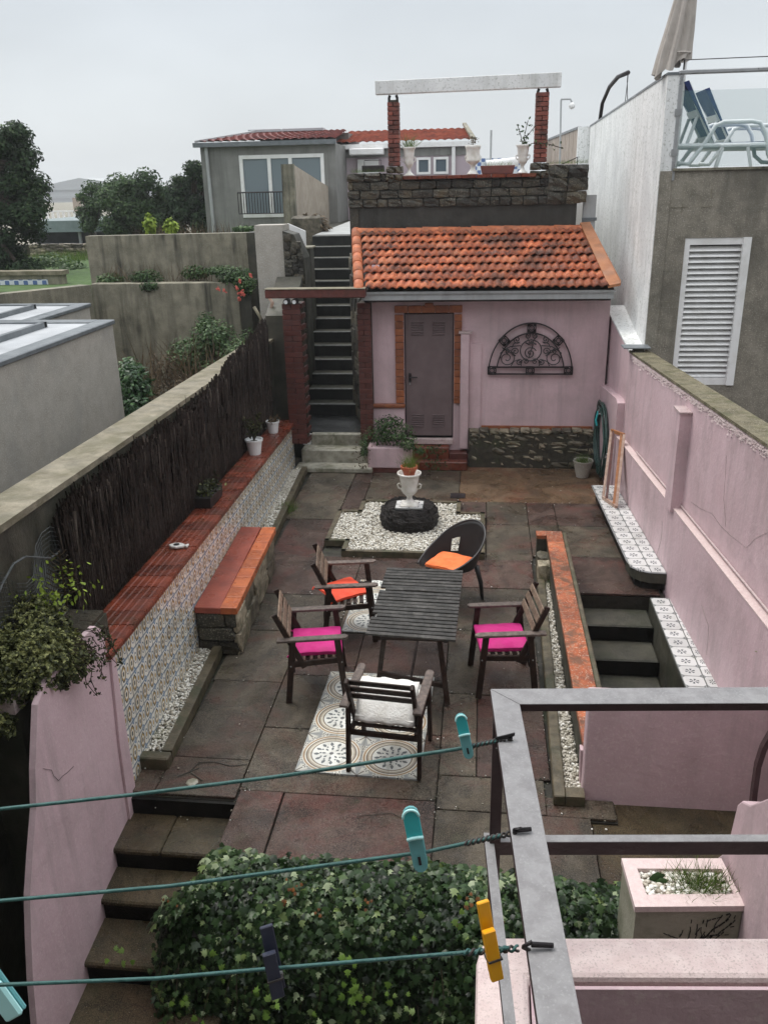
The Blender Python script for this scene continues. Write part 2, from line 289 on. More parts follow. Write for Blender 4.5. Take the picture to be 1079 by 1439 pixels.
M['tree'] = leaf_mat('dark_evergreen_leaf', [(0, (.007, .016, .007)), (.5, (.022, .046, .02)), (.85, (.048, .08, .034)), (1, (.09, .13, .055))], .7, .12, .15)
M['tree2'] = leaf_mat('mid_green_leaf', [(0, (.012, .030, .010)), (.5, (.038, .078, .026)), (.85, (.075, .125, .045)), (1, (.12, .16, .07))], .65, .18, .2)
M['bush'] = leaf_mat('shrub_leaf', [(0, (.018, .04, .012)), (.5, (.055, .11, .035)), (.85, (.12, .19, .07)), (1, (.3, .38, .2))])
M['gloss_bush'] = leaf_mat('glossy_leaf', [(0, (.012, .035, .012)), (.5, (.04, .1, .035)), (.85, (.1, .2, .07)), (1, (.38, .48, .3))], .3)
M['succ'] = leaf_mat('succulent_leaf', [(0, (.004, .005, .003)), (.35, (.022, .026, .010)), (.62, (.058, .068, .024)), (.85, (.13, .145, .05)), (1, (.28, .29, .11))], .5)
M['yellow_leaf'] = leaf_mat('yellow_green_leaf', [(0, (.14, .22, .02)), (1, (.42, .55, .08))])
M['grass'] = leaf_mat('grass_blade', [(0, (.05, .1, .015)), (.6, (.12, .2, .035)), (1, (.3, .34, .12))])
M['dry'] = leaf_mat('dry_stem', [(0, (.045, .03, .018)), (.6, (.11, .075, .045)), (1, (.2, .15, .09))], .7)
M['flower'] = leaf_mat('coral_flower', [(0, (.45, .06, .05)), (1, (.65, .16, .12))])

# --- printed tile patterns, drawn from the tile's own UV
def uvs(g):
    s = g.node('ShaderNodeSeparateXYZ'); u = g.node('ShaderNodeUVMap'); g.l.new(u.outputs[0], s.inputs[0]); return s.outputs[0], s.outputs[1]
def dist(g, u, v, cx, cy, ax=1, ay=1):
    a = g.math('DIVIDE', g.math('SUBTRACT', u, cx), ax); b = g.math('DIVIDE', g.math('SUBTRACT', v, cy), ay)
    return g.math('SQRT', g.math('ADD', g.math('MULTIPLY', a, a), g.math('MULTIPLY', b, b)))
def band(g, d, a, b): return g.math('MULTIPLY', g.math('GREATER_THAN', d, a), g.math('LESS_THAN', d, b))
def angle(g, u, v, cx, cy): return g.math('ARCTAN2', g.math('SUBTRACT', v, cy), g.math('SUBTRACT', u, cx))
def finish(g, b, col, rough=.22, dirt=.35, dcol=(.2, .17, .11)):
    n = g.noise(g.pos(), 7, 5, .65); col = g.mix(g.rng(n, .5, .68, 0, dirt), col, dcol)
    hs = g.node('ShaderNodeHueSaturation'); g.l.new(col, hs.inputs['Color']); g.l.new(g.rng(g.rand(), 0, 1, .86, 1.1), hs.inputs['Value'])
    g.l.new(hs.outputs[0], b.inputs['Base Color']); b.inputs['Roughness'].default_value = rough

m, g, b = newmat('azulejo_wall_tile'); M['azulejo'] = m           # blue scrolls and ochre ovals on white
u, v = uvs(g)
col = g.mix(0, (.82, .79, .71), (.82, .79, .71))
e1 = g.math('MINIMUM', u, g.math('SUBTRACT', 1, u)); e2 = g.math('MINIMUM', v, g.math('SUBTRACT', 1, v))
d = dist(g, u, v, .29, .5, .66, 1.0); w_ = g.math('MULTIPLY', g.math('SINE', g.math('MULTIPLY', angle(g, u, v, .28, .5), 8)), .015); d = g.math('ADD', d, w_)
col = g.mix(band(g, d, .31, .39), col, (.085, .09, .095)); col = g.mix(band(g, d, .22, .31), col, (.46, .31, .11)); col = g.mix(band(g, d, 0, .12), col, (.08, .08, .075))
d = dist(g, u, v, .79, .5, .62, 1.0); d = g.math('ADD', d, w_)
col = g.mix(band(g, d, .22, .28), col, (.16, .19, .22)); col = g.mix(band(g, d, 0, .13), col, (.46, .31, .12))
col = g.mix(g.math('LESS_THAN', e2, .04), col, (.26, .31, .36)); col = g.mix(g.math('MULTIPLY', g.math('LESS_THAN', e1, .03), .8), col, (.3, .33, .34))
cd = g.math('MINIMUM', dist(g, u, v, .54, 0, .7, 1), dist(g, u, v, .54, 1, .7, 1)); col = g.mix(band(g, cd, .08, .18), col, (.17, .27, .40))
finish(g, b, col, .2, .3, (.5, .43, .28))

m, g, b = newmat('encaustic_rug_tile'); M['rug'] = m
u, v = uvs(g); d = dist(g, u, v, 1, 1); th = angle(g, u, v, 1, 1)
col = g.mix(0, (.3, .31, .3), (.3, .31, .3))
# grey-blue ground with white diagonal star points in the far corner
ds = g.math('ABSOLUTE', g.math('SUBTRACT', u, v)); sm = g.math('ADD', u, v)
tri = g.math('MULTIPLY', g.math('LESS_THAN', ds, g.math('MULTIPLY', sm, .55)), g.math('LESS_THAN', sm, .52))
col = g.mix(tri, col, (.55, .54, .48))
col = g.mix(g.math('MULTIPLY', band(g, ds, 0, .035), g.math('LESS_THAN', sm, .6)), col, (.14, .12, .1))
for (x0, y0) in ((.06, .62), (.62, .06), (.3, .3)):
    dd = dist(g, u, v, x0, y0); pet = g.math('GREATER_THAN', g.math('SINE', g.math('MULTIPLY', angle(g, u, v, x0, y0), 6)), .1)
    col = g.mix(band(g, dd, 0, .13), col, (.6, .59, .53)); col = g.mix(g.math('MULTIPLY', band(g, dd, .03, .11), pet), col, (.08, .08, .075))
for k, (a, b_, c) in enumerate(((.80, .835, (.12, .1, .085)), (.835, .875, (.72, .7, .62)), (.875, .94, (.36, .25, .15)), (.94, .97, (.7, .68, .6)))):
    col = g.mix(band(g, d, a, b_), col, c)
col = g.mix(band(g, d, .66, .8), col, (.36, .29, .2)); col = g.mix(band(g, d, .69, .735), col, (.66, .63, .54)); col = g.mix(band(g, d, .755, .77), col, (.5, .49, .44))
col = g.mix(g.math('LESS_THAN', d, .66), col, (.09, .085, .08)); col = g.mix(g.math('LESS_THAN', d, .64), col, (.74, .74, .69))
nz_ = g.noise(g.pos(), 40, 3, .6)
pa = g.math('SUBTRACT', g.math('SINE', g.math('MULTIPLY', th, 12)), g.math('MULTIPLY', g.math('ABSOLUTE', g.math('SUBTRACT', d, .48)), 9))
pb2 = g.math('SUBTRACT', g.math('COSINE', g.math('MULTIPLY', th, 8)), g.math('MULTIPLY', g.math('ABSOLUTE', g.math('SUBTRACT', d, .24)), 11))
pc = g.math('SUBTRACT', g.math('COSINE', g.math('MULTIPLY', th, 12)), g.math('MULTIPLY', g.math('ABSOLUTE', g.math('SUBTRACT', d, .36)), 16))
fl = g.math('MAXIMUM', g.math('MAXIMUM', g.math('GREATER_THAN', g.math('ADD', pa, g.math('MULTIPLY', nz_, .9)), .55), g.math('GREATER_THAN', pb2, .25)), g.math('GREATER_THAN', pc, .35))
col = g.mix(fl, col, (.13, .145, .15))
col = g.mix(band(g, d, 0, .07), col, (.2, .2, .2))
finish(g, b, col, .28, .35, (.16, .14, .1))

m, g, b = newmat('white_flower_seat_tile'); M['seat_tile'] = m
u, v = uvs(g); d = dist(g, u, v, .5, .5); th = angle(g, u, v, .5, .5)
col = g.mix(0, (.62, .62, .61), (.62, .62, .61))
pet = g.math('GREATER_THAN', g.math('SINE', g.math('MULTIPLY', th, 6)), 0)
col = g.mix(g.math('MULTIPLY', band(g, d, .05, .24), pet), col, (.09, .1, .11))
e1 = g.math('MINIMUM', u, g.math('SUBTRACT', 1, u)); e2 = g.math('MINIMUM', v, g.math('SUBTRACT', 1, v)); es = g.math('ADD', e1, e2)
col = g.mix(g.math('MULTIPLY', band(g, es, .1, .2), .9), col, (.14, .16, .17)); col = g.mix(g.math('MULTIPLY', g.math('LESS_THAN', es, .06), .8), col, (.12, .13, .14))
col = g.mix(g.math('LESS_THAN', g.math('MINIMUM', e1, e2), .025), col, (.25, .26, .25))
finish(g, b, col, .2, .3, (.3, .3, .24))

m, g, b = newmat('blue_white_tile_frieze'); M['blue_tile'] = m
p = g.pos(); s = g.node('ShaderNodeSeparateXYZ'); g.l.new(p, s.inputs[0])
w = g.math('MULTIPLY', g.math('SINE', g.math('MULTIPLY', s.outputs[0], 28)), g.math('SINE', g.math('MULTIPLY', s.outputs[2], 30)))
col = g.mix(g.math('GREATER_THAN', w, .05), (.6, .64, .68), (.09, .15, .32)); g.l.new(col, b.inputs['Base Color']); b.inputs['Roughness'].default_value = .35

# ------------------------------------------------------------------ mesh helpers
class MB:
    def __init__(s): s.v = []; s.f = []; s.uv = {}
    def add(s, vs, fs):
        k = len(s.v); s.v += [tuple(q) for q in vs]; s.f += [tuple(i+k for i in f) for f in fs]; return s
    def quad(s, a, b, c, d): return s.add([a, b, c, d], [(0, 1, 2, 3)])
    def box(s, lo, hi, T=None, taper=None, cham=0):
        x0, y0, z0 = lo; x1, y1, z1 = hi
        if cham:
            return s.cbox(lo, hi, cham, T)
        P = [Vector(q) for q in ((x0, y0, z0), (x1, y0, z0), (x1, y1, z0), (x0, y1, z0), (x0, y0, z1), (x1, y0, z1), (x1, y1, z1), (x0, y1, z1))]
        if T: P = [T @ q for q in P]
        return s.add(P, [(0, 3, 2, 1), (4, 5, 6, 7), (0, 1, 5, 4), (1, 2, 6, 5), (2, 3, 7, 6), (3, 0, 4, 7)])
    def cbox(s, lo, hi, c, T=None):
        bm = bmesh_box(lo, hi, c); P = [Vector(q) for q in bm[0]]
        if T: P = [T @ q for q in P]
        return s.add(P, bm[1])
    def prism(s, poly, off):
        """poly: list of 3D points (planar); extruded by vector off"""
        n = len(poly); P = [Vector(q) for q in poly]; o = Vector(off)
        nn = Vector((0, 0, 0))
        for i in range(n): nn += P[i].cross(P[(i+1) % n])
        if nn.dot(o) > 0: P = P[::-1]
        Q = [q+o for q in P]
        fs = [tuple(range(n)), tuple(range(2*n-1, n-1, -1))] + [((i+1) % n, i, n+i, n+(i+1) % n) for i in range(n)]
        return s.add(P+Q, fs)
    def bar(s, a, b, w, h, up=(0, 0, 1)):
        """rectangular bar from a to b, w across, h along up"""
        a, b = Vector(a), Vector(b); d = (b-a).normalized(); up = Vector(up)
        x = d.cross(up)
        if x.length < 1e-4: x = d.cross(Vector((1, 0, 0)))
        x.normalize(); z = x.cross(d).normalized()
        P = [p + x*(sx*w/2) + z*(sz*h/2) for p in (a, b) for sx, sz in ((-1, -1), (1, -1), (1, 1), (-1, 1))]
        return s.add(P, [(0, 1, 2, 3), (7, 6, 5, 4), (0, 4, 5, 1), (1, 5, 6, 2), (2, 6, 7, 3), (3, 7, 4, 0)])
    def tube(s, pts, r, n=8, closed=False, cap=True):
        pts = [Vector(p) for p in pts]; m = len(pts)
        if m < 2: return s
        rs = r if isinstance(r, (list, tuple)) else [r]*m
        base = len(s.v); ref = Vector((0, 0, 1)); prev = None
        for i, p in enumerate(pts):
            if closed: t = pts[(i+1) % m] - pts[i-1]
            else: t = pts[min(i+1, m-1)] - pts[max(i-1, 0)]
            if t.length < 1e-9: t = Vector((0, 0, 1))
            t.normalize()
            if prev is None:
                x = t.cross(ref)
                if x.length < .1: x = t.cross(Vector((1, 0, 0)))
            else: x = prev - t*prev.dot(t)
            x.normalize(); prev = x; y = t.cross(x)
            for k in range(n):
                a = 2*math.pi*k/n; s.v.append(tuple(p + x*(math.cos(a)*rs[i]) + y*(math.sin(a)*rs[i])))
        for i in range(m if closed else m-1):
            j = (i+1) % m
            for k in range(n):
                q = (k+1) % n; s.f.append((base+i*n+k, base+i*n+q, base+j*n+q, base+j*n+k))
        if cap and not closed:
            s.f.append(tuple(base+k for k in range(n))[::-1]); s.f.append(tuple(base+(m-1)*n+k for k in range(n)))
        return s
    def lathe(s, prof, n=20, c=(0, 0, 0), sq=None):
        base = len(s.v)
        for r, z in prof:
            for k in range(n):
                a = 2*math.pi*k/n; s.v.append((c[0]+r*math.cos(a), c[1]+r*math.sin(a), c[2]+z))
        for i in range(len(prof)-1):
            for k in range(n):
                q = (k+1) % n; s.f.append((base+i*n+k, base+i*n+q, base+(i+1)*n+q, base+(i+1)*n+k))
        s.f.append(tuple(base+k for k in range(n))[::-1]); s.f.append(tuple(base+(len(prof)-1)*n+k for k in range(n)))
        return s
    def mesh(s, name, m, smooth=False, origin=None):
        me = bpy.data.meshes.new(name)
        v = s.v if origin is None else [(a-origin[0], b-origin[1], c-origin[2]) for a, b, c in s.v]
        me.from_pydata(v, [], s.f); me.update()
        for mm in (m if isinstance(m, list) else [m]):
            if mm: me.materials.append(mm)
        if smooth:
            me.shade_smooth() if hasattr(me, 'shade_smooth') else [setattr(p, 'use_smooth', True) for p in me.polygons]
        return me
    def build(s, name, m, parent=None, smooth=False, bevel=0, world=True, seg=1):
        o0 = None
        if parent is not None and world: o0 = wloc(parent)
        me = s.mesh(name, m, smooth, o0)
        return link(name, me, parent, bevel=bevel, seg=seg)
def wloc(o):
    p = Vector((0, 0, 0))
    while o is not None: p += o.location; o = o.parent
    return tuple(p)
def link(name, me, parent=None, loc=(0, 0, 0), rot=(0, 0, 0), sc=None, bevel=0, seg=1):
    o = bpy.data.objects.new(name, me); COL.objects.link(o); o.parent = parent; o.location = loc; o.rotation_euler = rot
    if sc is not None: o.scale = sc
    if bevel:
        md = o.modifiers.new('bevel', 'BEVEL'); md.width = bevel; md.segments = seg; md.limit_method = 'ANGLE'; md.angle_limit = R(50)
    return o
import bmesh
def bmesh_box(lo, hi, c):
    x0, y0, z0 = lo; x1, y1, z1 = hi
    c = min(c, (x1-x0)*.45, (y1-y0)*.45, (z1-z0)*.45)
    V = []; idx = {}
    for i, x in enumerate((x0, x1)):
        for j, y in enumerate((y0, y1)):
            for k, z in enumerate((z0, z1)):
                sx, sy, sz = (1, -1)[i], (1, -1)[j], (1, -1)[k]
                idx[i, j, k, 0] = len(V); V.append((x, y+sy*c, z+sz*c))
                idx[i, j, k, 1] = len(V); V.append((x+sx*c, y, z+sz*c))
                idx[i, j, k, 2] = len(V); V.append((x+sx*c, y+sy*c, z))
    Fs = []
    for i in (0, 1): Fs.append([idx[i, a, b, 0] for a, b in ((0, 0), (1, 0), (1, 1), (0, 1))])
    for i in (0, 1): Fs.append([idx[a, i, b, 1] for a, b in ((0, 0), (1, 0), (1, 1), (0, 1))])
    for i in (0, 1): Fs.append([idx[a, b, i, 2] for a, b in ((0, 0), (1, 0), (1, 1), (0, 1))])
    for a in (0, 1):
        for b in (0, 1):
            Fs.append([idx[a, b, 0, 0], idx[a, b, 1, 0], idx[a, b, 1, 1], idx[a, b, 0, 1]])
            Fs.append([idx[a, 0, b, 0], idx[a, 1, b, 0], idx[a, 1, b, 2], idx[a, 0, b, 2]])
            Fs.append([idx[0, a, b, 1], idx[1, a, b, 1], idx[1, a, b, 2], idx[0, a, b, 2]])
            for d in (0, 1): Fs.append([idx[a, b, d, 0], idx[a, b, d, 1], idx[a, b, d, 2]])
    cx = Vector(((x0+x1)/2, (y0+y1)/2, (z0+z1)/2)); out = []
    for f in Fs:
        P = [Vector(V[q]) for q in f]; n = (P[1]-P[0]).cross(P[2]-P[0]); ce = sum(P, Vector())/len(P)
        out.append(tuple(f if n.dot(ce-cx) > 0 else f[::-1]))
    return V, out
def thing(name, label, cat, loc=(0, 0, 0), rotz=0, group=None):
    o = bpy.data.objects.new(name, None); COL.objects.link(o); o.location = loc; o.rotation_euler = (0, 0, rotz)
    o.empty_display_size = .1; return tag(o, label, cat, group)
def tag(o, label, cat, group=None, kind=None):
    if label: o['label'] = label
    if cat: o['category'] = cat
    if group: o['group'] = group
    if kind: o['kind'] = kind
    return o
def struct(o): o['kind'] = 'structure'; return o
def stuff(o, label=None, cat=None):
    o['kind'] = 'stuff'
    if label: o['label'] = label
    if cat: o['category'] = cat
    return o
def shift(o, loc):
    """give a top-level mesh an origin at loc"""
    me = o.data; loc = Vector(loc)
    me.transform(Matrix.Translation(-loc)); o.location = loc; return o
def grp(root, label=None, loc=None, rotz=None):
    r = root.copy(); COL.objects.link(r)
    if label: r['label'] = label
    if loc is not None: r.location = loc
    if rotz is not None: r.rotation_euler = (0, 0, rotz)
    for ch in [c for c in bpy.data.objects if c.parent == root]:
        c = ch.copy(); COL.objects.link(c); c.parent = r
        for q in [q for q in bpy.data.objects if q.parent == ch]:
            d = q.copy(); COL.objects.link(d); d.parent = c
    return r

# shared unit pieces
UNIT = {}
def unit_block(m, cham=.06):
    k = ('b', m.name, cham)
    if k not in UNIT: UNIT[k] = MB().box((-.5, -.5, -.5), (.5, .5, .5), cham=cham).mesh('brick', m)
    return UNIT[k]
def unit_stone(m, var):
    k = ('s', m.name, var)
    if k not in UNIT:
        rr = random.Random(var*13+5); bm = bmesh.new(); bmesh.ops.create_cube(bm, size=1)
        bmesh.ops.subdivide_edges(bm, edges=bm.edges[:], cuts=2, use_grid_fill=True)
        for v in bm.verts:
            c = Vector(v.co); nz = sum(1 for q in c if abs(q) > .4)
            f = {3: .9, 2: .965, 1: 1.0, 0: 1}[nz]
            v.co = Vector((c.x*f+rr.uniform(-.035, .035), c.y*(.8 if nz == 3 else .9 if nz == 2 else 1)+rr.uniform(-.09, .09), c.z*f+rr.uniform(-.04, .04)))
        me = bpy.data.meshes.new('stone'); bm.to_mesh(me); bm.free(); me.materials.append(m); UNIT[k] = me
    return UNIT[k]
def block(name, me, parent, c, size, rot=(0, 0, 0)):
    o0 = Vector(wloc(parent)) if parent else Vector()
    return link(name, me, parent, Vector(c)-o0, rot, size)
def unit_tile(m):
    k = ('t', m.name)
    if k not in UNIT:
        b = MB().box((-.5, -.5, -1), (.5, .5, 0), cham=.015); me = b.mesh('tile', m)
        uvl = me.uv_layers.new(name='UVMap')
        for lp in me.loops:
            c = me.vertices[lp.vertex_index].co; uvl.data[lp.index].uv = (c.x+.5, c.y+.5)
        UNIT[k] = me
    return UNIT[k]

def pymesh(name, V, Fv, m, tone=None, smooth=False):
    """fast mesh from numpy: V (n,3), Fv (f,k)"""
    me = bpy.data.meshes.new(name); k = Fv.shape[1]
    me.vertices.add(len(V)); me.vertices.foreach_set('co', V.astype(np.float32).ravel())
    me.loops.add(Fv.size); me.loops.foreach_set('vertex_index', Fv.astype(np.int32).ravel())
    me.polygons.add(len(Fv)); me.polygons.foreach_set('loop_start', np.arange(0, Fv.size, k, dtype=np.int32))
    try: me.polygons.foreach_set('loop_total', np.full(len(Fv), k, dtype=np.int32))
    except Exception: pass
    if smooth: me.polygons.foreach_set('use_smooth', np.ones(len(Fv), bool))
    me.update(calc_edges=True)
    if tone is not None:
        a = me.attributes.new('tone', 'FLOAT', 'FACE'); a.data.foreach_set('value', tone.astype(np.float32))
    me.materials.append(m); return me
def frames(nrm, rng_, upj=None):
    n = nrm/np.maximum(np.linalg.norm(nrm, axis=1, keepdims=True), 1e-6)
    t = rng_.normal(size=n.shape) if upj is None else upj + rng_.normal(size=n.shape)*.35
    t -= n*(t*n).sum(1, keepdims=True); t /= np.maximum(np.linalg.norm(t, axis=1, keepdims=True), 1e-6)
    return n, t, np.cross(n, t)
LEAF = {
 'ivy': (np.array([(0, -.5, 0), (.22, -.42, -.02), (.52, -.22, -.08), (.25, -.03, 0), (.42, .2, -.06), (.14, .18, 0), (0, .56, -.08), (-.14, .18, 0), (-.42, .2, -.06), (-.25, -.03, 0), (-.52, -.22, -.08), (-.22, -.42, -.02), (0, 0, .05)], float),
         np.array([(12, i, (i+1) % 12) for i in range(12)])),
 'oval': (np.array([(0, -.5, 0), (.26, -.1, -.07), (.2, .25, -.06), (0, .55, -.1), (-.2, .25, -.06), (-.26, -.1, -.07), (0, .02, .03)], float),
          np.array([(6, i, (i+1) % 6) for i in range(6)])),
 'quad': (np.array([(0, -.5, 0), (.3, 0, -.06), (0, .5, 0), (-.3, 0, -.06)], float), np.array([(0, 1, 2), (0, 2, 3)])),
 'blade': (np.array([(-.013, 0, 0), (.013, 0, 0), (.010, .5, .06), (-.010, .5, .06), (0, 1, .22)], float), np.array([(0, 1, 2), (0, 2, 3), (3, 2, 4)])),
}
def leaves(name, P, Nn, size, shape, m, parent=None, seed=1, upj=None, tone=None, obj=True):
    r_ = np.random.RandomState(seed); P = np.asarray(P, float); n = len(P)
    nn, t, b = frames(np.asarray(Nn, float), r_, upj)
    L, Fc = LEAF[shape]; k = len(L)
    sz = size*r_.uniform(.6, 1.25, n) if np.isscalar(size) else size
    V = P[:, None, :] + sz[:, None, None]*(b[:, None, :]*L[None, :, 0:1] + t[:, None, :]*L[None, :, 1:2] + nn[:, None, :]*L[None, :, 2:3])
    V = V.reshape(-1, 3); Fv = (Fc[None] + (np.arange(n)*k)[:, None, None]).reshape(-1, 3)
    tn = r_.beta(2, 2.2, n) if tone is None else tone
    tn = np.repeat(tn, len(Fc))
    if parent is not None: V = V - np.array(wloc(parent))
    me = pymesh(name, V, Fv, m, tn)
    return link(name, me, parent) if obj else me
def ell_pts(c, rad, n, r_, shell=.55, jit=.0):
    d = r_.normal(size=(n, 3)); d /= np.linalg.norm(d, axis=1, keepdims=True)
    s = r_.uniform(shell, 1, (n, 1)); P = np.array(c)+d*s*np.array(rad); return P, d
def crown(name, clumps, per, size, shape, m, parent, seed, flat=.6):
    r_ = np.random.RandomState(seed); Ps, Ns, Ts = [], [], []
    for (c, rad) in clumps:
        k = int(per*(np.mean(rad)**2)*4)+8
        P, d = ell_pts(c, rad, k, r_, .35); Ps.append(P); Ns.append(d + np.array((0, 0, flat)) + r_.normal(size=d.shape)*.5)
        Ts.append(np.clip(r_.beta(2, 2.2, k) + r_.uniform(-.14, .14), 0, 1))
    return leaves(name, np.vstack(Ps), np.vstack(Ns), size, shape, m, parent, seed, tone=np.concatenate(Ts))
def pebbles(name, P, size, m, seed=3, parent=None):
    r_ = np.random.RandomState(seed); bm = bmesh.new(); bmesh.ops.create_icosphere(bm, subdivisions=1, radius=.5)
    L = np.array([v.co[:] for v in bm.verts]); Fc = np.array([[v.index for v in f.verts] for f in bm.faces]); bm.free()
    n = len(P); k = len(L); sc = size*r_.uniform(.6, 1.35, (n, 1, 1))*np.stack([r_.uniform(.8, 1.4, n), r_.uniform(.7, 1, n), r_.uniform(.45, .7, n)], 1)[:, None, :]
    A = L[None]*sc*(1+r_.uniform(-.12, .12, (n, k, 1))); a = r_.uniform(0, 6.28, n); t = r_.uniform(-.5, .5, n)
    ct, st = np.cos(t)[:, None], np.sin(t)[:, None]; X, Y, Z_ = A[..., 0], A[..., 1], A[..., 2]
    Y, Z_ = Y*ct-Z_*st, Y*st+Z_*ct; ca, sa = np.cos(a)[:, None], np.sin(a)[:, None]; X, Y = X*ca-Y*sa, X*sa+Y*ca
    V = (np.stack([X, Y, Z_], -1)+np.asarray(P)[:, None, :]).reshape(-1, 3)
    if parent is not None: V = V-np.array(wloc(parent))
    Fv = (Fc[None]+(np.arange(n)*k)[:, None, None]).reshape(-1, 3)
    o = link(name, pymesh(name, V, Fv, m, np.repeat(r_.uniform(0, 1, n), len(Fc)), True), parent); o['kind'] = 'stuff'; return o
def inside(poly, x, y):
    c = False; j = len(poly)-1
    for i in range(len(poly)):
        (xi, yi), (xj, yj) = poly[i][:2], poly[j][:2]
        if (yi > y) != (yj > y) and x < (xj-xi)*(y-yi)/(yj-yi)+xi: c = not c
        j = i
    return c
def fillpts(poly, n, z0, z1, seed):
    r_ = random.Random(seed); xs = [p[0] for p in poly]; ys = [p[1] for p in poly]; out = []
    while len(out) < n:
        x, y = r_.uniform(min(xs), max(xs)), r_.uniform(min(ys), max(ys))
        if inside(poly, x, y): out.append((x, y, r_.uniform(z0, z1)))
    return np.array(out)
def blades(name, P, h, m, seed, parent=None, lean=.5, w=1.0):
    r_ = np.random.RandomState(seed); P = np.asarray(P, float); n = len(P)
    up = np.array([[0, 0, 1.0]])+r_.normal(size=(n, 3))*lean*np.array([1, 1, .1])
    nn = r_.normal(size=(n, 3)); nn[:, 2] *= .2
    return leaves(name, P, nn, h*r_.uniform(.5, 1.2, n), 'blade', m, parent, seed, upj=up*6)

def zcop(y): return 1.25 - .055*(y-5.13)
def wallrun(name, pts_face, u_or_x, thick, m, parent=None, slanted=True, world=True):
    """wall slab: polygon of (y, z) in the wall plane, extruded away by thick (signed x)"""
    P = [((ux(u_or_x, y) if slanted else u_or_x), y, z) for y, z in pts_face]
    return MB().prism([Vector(p) for p in P], (thick, 0, 0)).build(name, m, parent)
def stones(parent, a, b, z0f, z1f, rows, wr, depth, m, seed, nrm, name='stone', gap=.014, proud=.0):
    """courses of stones on a vertical face from a=(x,y) to b=(x,y)"""
    r_ = random.Random(seed); A, B = Vector((*a, 0)), Vector((*b, 0)); L = (B-A).length; d = (B-A)/L; n = Vector((*nrm, 0)).normalized()
    ang = math.atan2(d.y, d.x)
    for i in range(rows):
        t = -r_.uniform(0, wr[0]*.5)
        while t < L-.03:
            w = r_.uniform(*wr); t0, t1 = max(t, 0), min(t+w, L); t += w
            if t1-t0 < .04: continue
            tm = (t0+t1)/2/L; zz0, zz1 = z0f(tm), z1f(tm); h = (zz1-zz0)/rows
            c = A+d*(t0+t1)/2 + n*(proud-depth/2+r_.uniform(-.008, .012)); c.z = zz0+h*(i+.5)
            hh = h*r_.uniform(.9, 1.06)
            me = unit_stone(m, r_.randrange(6)); block(name, me, parent, c, ((t1-t0-gap)*1.03, depth*r_.uniform(.85, 1.15), (hh-gap)*1.04), (0, r_.uniform(-.05, .05), ang+r_.uniform(-.03, .03)))
# ================================================================== SETTING
g0 = struct(MB().quad((-400, -60, -1.7), (400, -60, -1.7), (400, 900, -1.7), (-400, 900, -1.7)).build('ground', M['ground']))
struct(MB().box((-60, 17.6, 1.6), (-4.45, 34, 2.42)).build('upper_lawn', M['lawn']))
struct(MB().box((-200, 34, .6), (-4.45, 200, 2.3)).build('upper_ground', M['conc']))
struct(MB().box((-4.4, 21.3, 2.5), (-2.75, 34, 3.38)).build('path_base', M['conc_dark']))

# ---- patio
base = MB(); base.box((-3.1, 5.13, -.3), (.55, 13.9, -.03)); base.box((-1.79, 4.45, -.3), (.86, 5.13, -.031)); base.box((.55, 8.85, -.3), (2.1, 13.9, -.032)); base.box((.55, 5.13, -.3), (1.06, 8.85, -.033))
patio = struct(base.build('patio_floor', M['joint']))
SL_ = [(-2.46, -1.815, 5.14, 5.59, 'slab'), (-2.46, -1.815, 5.6, 6.76, 'slab'), (-1.79, -1.455, 4.46, 5.225, 'slab_red'), (-1.44, -.28, 4.46, 5.225, 'slab_red'),
 (-.27, .86, 4.46, 5.13, 'slab'), (-.27, .545, 5.145, 5.53, 'slab'), (-1.805, -.28, 5.235, 6.05, 'slab'), (-1.805, -.9, 6.06, 6.9, 'slab'), (-.27, .02, 5.545, 6.7, 'slab'), (-.89, -.28, 6.06, 6.9, 'slab'),
 (.03, .6, 5.545, 6.69, 'slab_red'), (-2.48, -1.815, 6.77, 7.74, 'slab'), (-1.805, -1.16, 6.91, 7.74, 'slab_red'), (-1.15, -.28, 6.91, 7.74, 'slab_red'), (-.27, .6, 6.71, 7.9, 'slab'),
 (-2.52, -1.44, 7.75, 8.6, 'slab'), (-2.56, -1.44, 8.61, 9.68, 'slab_red'), (-1.43, -.28, 7.75, 8.7, 'slab'), (-1.43, -.28, 8.71, 9.68, 'slab_red'), (-.27, .62, 7.91, 8.9, 'slab'), (-.27, .66, 8.91, 9.70, 'slab_red'),
 (-2.63, -1.99, 9.69, 10.94, 'slab_red'), (-2.72, -1.99, 10.95, 13.1, 'slab'), (-1.98, -1.7, 11.15, 13.1, 'slab_red'), (-1.69, -.3, 11.6, 13.5, 'slab'), (-.29, .11, 11.15, 11.76, 'slab_red'),
 (.11, .68, 9.71, 10.88, 'slab'), (.12, .68, 10.89, 11.76, 'slab'), (.69, 1.07, 10.89, 11.76, 'slab_red'), (1.08, 2.05, 10.89, 11.76, 'slab_red'), (.69, 1.07, 9.85, 10.88, 'slab'), (1.08, 2.05, 9.87, 10.88, 'slab'), (1.08, 2.05, 8.86, 9.86, 'slab_red'),
 (-.29, 2.0, 11.77, 13.5, 'slab_tan'), (.55, 1.05, 5.14, 5.34, 'slab'), (-2.66, -2.47, 5.14, 5.41, 'slab'), (.06, .1, 9.71, 11.14, 'slab')]
for i, (x0, x1, y0, y1, mm) in enumerate(SL_):
    dz = rnd.uniform(-.004, .004)
    MB().box((x0-.001, y0-.001, -.029), (x1+.001, y1+.001, dz), cham=.004).build('slab', M[mm], patio)
def crack(pts, parent, name='crack', w=.006):
    mb = MB()
    for a, b in zip(pts, pts[1:]):
        mb.bar((a[0], a[1], .0045), (b[0], b[1], .0045), w*rnd.uniform(.6, 1.4), .003)
    return mb.build(name, M['joint'], parent)
